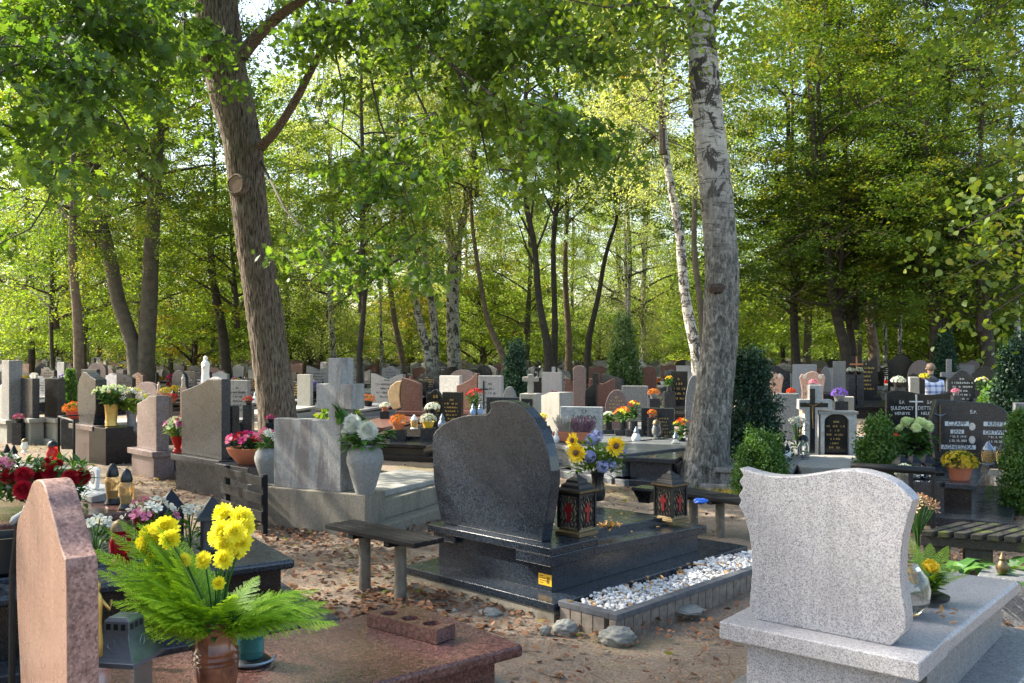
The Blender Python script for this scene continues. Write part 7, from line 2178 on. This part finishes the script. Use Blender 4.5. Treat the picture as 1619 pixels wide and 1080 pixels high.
# ---------------------------------------------------------------- rows of further graves
def far_graves():
    R_ = random.Random(77)
    mats = [("black", black_polish), ("dark grey", grey_dark), ("grey", grey_mid), ("light grey", grey_granite), ("red-brown", brown_granite), ("pinkish", mauve_granite), ("dark grey", grey_dark), ("beige", conc_pale), ("black", black_granite), ("black", black_polish)]
    words = dict(rect="rectangular", arch="round-topped", round="rounded", wave="wavy", wave2="wavy", hump="humped", slope="slanted", slopel="slanted", sweep="curved", scroll="scroll-topped", ogee="shouldered", pent="gabled", cross="cross-shaped")
    protos = {}
    n = 0
    a = math.radians(-32)
    ax, ay = Vector((math.cos(a), math.sin(a))), Vector((-math.sin(a), math.cos(a)))
    spots = []
    for i in range(-48, 60):
        for j in range(-3, 40):
            p = ax * (i * 1.6 + R_.uniform(-.25, .25)) + ay * (j * 2.9 + R_.uniform(-.3, .3))
            X, Y = p.x, p.y
            if Y < 17 or Y > 74: continue
            if abs(X / Y) > .585: continue
            if Y < 31 and 475 < CX + F * X / Y < 612: continue
            if j % 5 == 4: continue
            if Y > 50 and R_.random() < .45: continue
            if Y > 30 and R_.random() < .10: continue
            if any((X - q[0]) ** 2 + (Y - q[1]) ** 2 < 2.2 for q in OCC): continue
            spots.append((X, Y))
    spots.sort(key=lambda s: s[1])
    fl = []
    for X, Y in spots[:300]:
        k = R_.randrange(40)
        if k not in protos:
            r2 = random.Random(k + 500)
            mi = r2.randrange(len(mats)); sh = r2.choice(SHAPES + ['rect', 'wave', 'cross'])
            face = r2.choice('tta')
            col, mt = mats[mi]
            lab = "distant %s %s gravestone%s" % (col, words[sh], "" if face == 't' else " seen from behind")
            t = thing("gravestone", lab, "gravestone", (X, Y, 0), -32, "distant gravestones: %s %s%s" % (col, words[sh], " backs" if face == 'a' else ""))
            w = r2.uniform(.45, .95) if sh != 'cross' else .55
            hb = r2.uniform(.25, .4)
            build_grave(t, w, hb + r2.uniform(.38, .72), sh, mt, face, hb, .11, r2.choice([mt, mt, black_polish, grey_mid, conc_pale]), (r2.choice([gold_letters, white_letters, dark_letters]) if col.startswith(('black', 'dark', 'red')) else dark_letters, 5) if (face == 't' and sh != 'cross') else None, r2, L=1.6)
            protos[k] = t
        else: t = copy_tree(protos[k])
        t.location = (X, Y, 0); t.rotation_euler = (0, 0, math.radians(-32 + R_.uniform(-9, 9))); 
        s = R_.uniform(.9, 1.12); t.scale = (s, s, s)
        bl = protos[k].get("base_label") or protos[k]["label"]
        protos[k]["base_label"] = bl
        t["label"] = bl + (", nearer rows " if Y < 27 else ", middle rows " if Y < 38 else ", far rows ") + zone(X, Y)
        t["group"] = t["label"] + " (gravestones)"
        fl.append((X, Y, "behind" in bl))
    # flowers and candles on them
    fp = {}
    cols = ['white', 'orange', 'yellow', 'pink', 'red', 'magenta', 'scarlet', 'gold', 'white', 'purple', 'lime']
    cnt = 0
    for X, Y, back in fl:
        for rep in range(2):
            if cnt >= 298 or R_.random() < (.36 if Y < 45 else .6): continue
            c = R_.choice(cols)
            sg = 1 if back else -1
            off = ay * (sg * R_.uniform(.3, 1.3)) + ax * R_.uniform(-.3, .3)
            if c not in fp:
                cn = {'lime': 'pale green', 'gold': 'mustard'}.get(c, c)
                t = potted("distant pot of %s flowers on a grave slab" % cn, (0, 0, 0), .17, c, R_.choice([terracotta, black_plastic, grey_mid]), cnt, n=60, size=.04, group="distant %s flower pots" % cn)
                fp[c] = t
            else: t = copy_tree(fp[c])
            t.location = (X + off.x, Y + off.y, .26); s = R_.uniform(.8, 1.35); t.scale = (s, s, s)
            bl = fp[c].get("base_label") or fp[c]["label"]; fp[c]["base_label"] = bl
            t["label"] = bl + (", nearer rows " if Y < 27 else ", middle rows " if Y < 38 else ", far rows ") + zone(X, Y); t["group"] = t["label"] + " (flower pots)"
            cnt += 1
    lp = {}; lcount = []
    ks = [('red', red_glass), ('white', white_paint), ('amber', amber_glass), ('white', clear_glass)]
    for X, Y, back in fl:
        if Y > 42 or len(lcount) > 290: continue
        for rep in range(3):
            if R_.random() < .15: continue
            i = R_.randrange(4)
            sg = 1 if back else -1
            off = ay * (sg * R_.uniform(.25, 1.4)) + ax * R_.uniform(-.35, .35)
            if i not in lp:
                c, mt = ks[i]
                c = ['red', 'white', 'amber', 'clear'][i]
                lp[i] = lantern("grave_candle", "distant %s grave candle on a slab" % c, (0, 0, 0), .28, mt, [black_plastic, silver, old_brass, dark_metal][i], ['candle', 'drop', 'candle', 'jar'][i], "distant %s grave candles" % c)
                t = lp[i]
            else: t = copy_tree(lp[i])
            t.location = (X + off.x, Y + off.y, .27); lcount.append(1)
            bl = lp[i].get("base_label") or lp[i]["label"]; lp[i]["base_label"] = bl
            t["label"] = bl + (", nearer rows " if Y < 27 else ", middle rows ") + zone(X, Y); t["group"] = t["label"] + " (candles)"
far_graves()

def far_field():
    R_ = random.Random(5); m = MB(); fm = MB()
    n = 0
    while n < 620:
        Y = R_.uniform(34, 92); X = R_.uniform(-.6, .6) * Y
        if any((X - q[0]) ** 2 + (Y - q[1]) ** 2 < 1.5 for q in OCC): continue
        w, h = R_.uniform(.5, .95), R_.uniform(.55, 1.15)
        rz = math.radians(-32 + R_.uniform(-14, 14))
        M = Matrix.Translation((X, Y, 0)) @ Matrix.Rotation(rz, 4, 'Z')
        m.prism(shape_pts(R_.choice(SHAPES + ['cross', 'rect']), w, h, R_), -.06, .06, M)
        m.box(-w * .5, w * .5, -1.6, -.1, -.05, R_.uniform(.18, .32), M)
        for k in range(R_.choice([0, 1, 1, 2])):
            p = M @ Vector((R_.uniform(-.3, .3), R_.uniform(-1.3, -.2), R_.uniform(.32, .45)))
            r = R_.uniform(.07, .15)
            fm.blob(p, r, 6, 4, None, .6, R_, (1, 1, .8))
        n += 1
    def mixmat(name, cols, rough):
        t = NT(name); g = t.n("ShaderNodeNewGeometry")
        t.base(t.ramp(g.outputs["Random Per Island"], [(i / len(cols), c) for i, c in enumerate(cols)], 'CONSTANT'), rough)
        return t.m
    tag(m.build("far_gravestones", mixmat("mixed far granites", [G(.012, .012, .014), G(.05, .052, .058), G(.2, .2, .2), G(.015, .016, .02), G(.11, .05, .04), G(.33, .32, .31), G(.03, .03, .035), G(.16, .13, .12), G(.12, .125, .13), G(.42, .41, .4)], .3), None), "multitude of far gravestones receding under the trees", None, kind="stuff")
    tag(fm.build("far_flowers", mixmat("mixed far flowers", [G(.7, .7, .66), G(.6, .15, .02), G(.04, .10, .02), G(.65, .5, .03), G(.5, .02, .03), G(.03, .08, .02), G(.55, .2, .3), G(.7, .7, .66), G(.06, .13, .03)], .8), None), "specks of flowers on the far graves", None, kind="stuff")
far_field()

# ---------------------------------------------------------------- ground cover
def litter():
    rng = np.random.default_rng(44)
    P = []
    def band(n, x0, x1, y0, y1, cl=1.0):
        px = rng.uniform(x0, x1, n); py = rng.uniform(y0, y1, n)
        Y = CAMZ * F / (py - HZ); X = (px - CX) / F * Y
        P.append(np.stack([X, Y], 1))
    band(2600, 420, 720, 790, 990); band(900, 220, 520, 740, 860); band(1300, 560, 960, 940, 1010); band(700, 380, 640, 900, 1060); band(500, 1380, 1619, 790, 900)
    band(900, 0, 300, 690, 800); band(600, 600, 860, 680, 760); band(250, 850, 1200, 960, 1075); band(700, 900, 1200, 720, 800)
    band(1600, 0, 1619, 600, 700)
    n = 16000
    Y = 3.5 + rng.random(n) ** 1.3 * 34; X = rng.uniform(-.62, .62, n) * Y
    P.append(np.stack([X, Y], 1))
    P = np.concatenate(P)
    # clumping
    X, Y = P[:, 0], P[:, 1]
    d = np.zeros(len(P))
    for _ in range(14): d += np.sin(X * rng.normal(0, 1.6) + Y * rng.normal(0, 1.6) + rng.uniform(0, 6.3))
    keep = (d / 3.7 + rng.normal(0, .5, len(P))) > .06
    # the sandy path between the graves stays barer
    path = (np.abs(X - (.55 + (Y - 4.3) * .10)) < .9) & (Y < 5.0)
    keep &= ~(path & (rng.random(len(P)) < .8))
    P = P[keep]
    c = np.concatenate([P, rng.uniform(.004, .026, (len(P), 1))], 1)
    me = leaf_soup("fallen_leaves", c, .042, litter_mat, rng, 'hex', 1.1, .8)
    tag(link(bpy.data.objects.new("fallen_leaves", me)), "brown and orange fallen leaves strewn over the soil", None, kind="stuff")
    # little green and yellow ones
    sel = P[rng.random(len(P)) < .03]
    c = np.concatenate([sel + rng.normal(0, .2, sel.shape), np.full((len(sel), 1), .022)], 1)
    me = leaf_soup("yellow_leaves", c, .06, green_yellow, rng, 'hex', 1.3, .8)
    tag(link(bpy.data.objects.new("yellow_leaves", me)), "sparse yellow leaves on the soil", None, kind="stuff")
litter()
def twigs():
    rng = np.random.default_rng(61); n = 5200
    Y = 3.4 + rng.random(n) ** 1.5 * 14; X = rng.uniform(-.62, .62, n) * Y
    a = rng.uniform(0, 6.28, n); L_ = rng.uniform(.015, .07, n); w = rng.uniform(.0012, .003, n)
    c = np.stack([X, Y, rng.uniform(.004, .012, n)], 1)
    d = np.stack([np.cos(a) * L_, np.sin(a) * L_, rng.normal(0, .004, n)], 1); s = np.stack([-np.sin(a) * w, np.cos(a) * w, np.zeros(n)], 1)
    v = np.stack([c - d - s, c - d + s, c + d + s, c + d - s], 1)
    tag(link(bpy.data.objects.new("ground_twigs", np_mesh("ground_twigs", v, 4, litter_mat))), "tiny twigs, needles and leaf stalks on the soil", None, kind="stuff")
    n = 9000
    Y = 3.4 + rng.random(n) ** 1.4 * 9; X = rng.uniform(-.62, .62, n) * Y
    c = np.stack([X, Y, rng.uniform(.002, .008, n)], 1)
    me = leaf_soup("leaf_crumbs", c, .017, litter_mat, rng, 'rhomb', 1.0, .9)
    tag(link(bpy.data.objects.new("leaf_crumbs", me)), "crumbled leaf bits trodden into the sandy soil", None, kind="stuff")
twigs()
def grass():
    rng = np.random.default_rng(4)
    c = []
    for px, py, sx, sy, n in ((1100, 762, 70, 8, 2600), (1160, 775, 40, 6, 900), (900, 735, 60, 8, 900), (1000, 745, 60, 8, 900), (1560, 790, 40, 10, 500)):
        px_ = rng.normal(px, sx * .5, n); py_ = rng.normal(py, sy, n)
        Y = CAMZ * F / (py_ - HZ); X = (px_ - CX) / F * Y
        c.append(np.stack([X, Y, np.zeros(n)], 1))
    c = np.concatenate(c); n = len(c)
    h = rng.uniform(.02, .07, n); a = rng.uniform(0, 6.28, n); l = rng.uniform(.2, .8, n)
    d = np.stack([np.cos(a) * h * l, np.sin(a) * h * l, h], 1); s = np.stack([-np.sin(a), np.cos(a), np.zeros(n)], 1) * .0035
    v = np.stack([c - s, c + s, c + d], 1)
    tag(link(bpy.data.objects.new("grass", np_mesh("grass", v, 3, green_yellow))), "thin yellowing grass round the birch base and path edges", None, kind="stuff")
grass()
def stones():
    rm = concrete_mat("field stone", G(.17, .17, .155), G(.32, .32, .29), G(.12, .12, .07), .4)
    rng = random.Random(15)
    for lab, px, py, w, h in (("rounded mossy field stone left of the kerb corner", 895, 1003, 46, 34), ("broad grey field stone below the kerb corner", 978, 1018, 62, 38), ("small grey stone beside the mossy field stone", 862, 1003, 20, 22), ("flat half-buried stone at the path edge", 775, 975, 42, 16), ("long flat stone along the tiled kerb", 1085, 972, 70, 16), ("little pale stone fragment on the path", 720, 968, 12, 8)):
        p = W(px, py, 0); u = p.y / F
        m = MB(); m.blob((0, 0, 0), 1, 18, 12, None, .12, rng)
        o = m.build("field_stone", rm, None, smooth='all')
        o.location = (p.x, p.y + w * u * .3, h * u * .12); o.scale = (w * u * .48, w * u * .38, h * u * .45); o.rotation_euler = (0, 0, rng.uniform(-.5, .5))
        o.modifiers.new("sub", 'SUBSURF').levels = 1
        dt = bpy.data.textures.new("rock", 'CLOUDS'); dt.noise_scale = .5
        dm = o.modifiers.new("disp", 'DISPLACE'); dm.texture = dt; dm.strength = .35
        tag(o, lab, "stone")
stones()
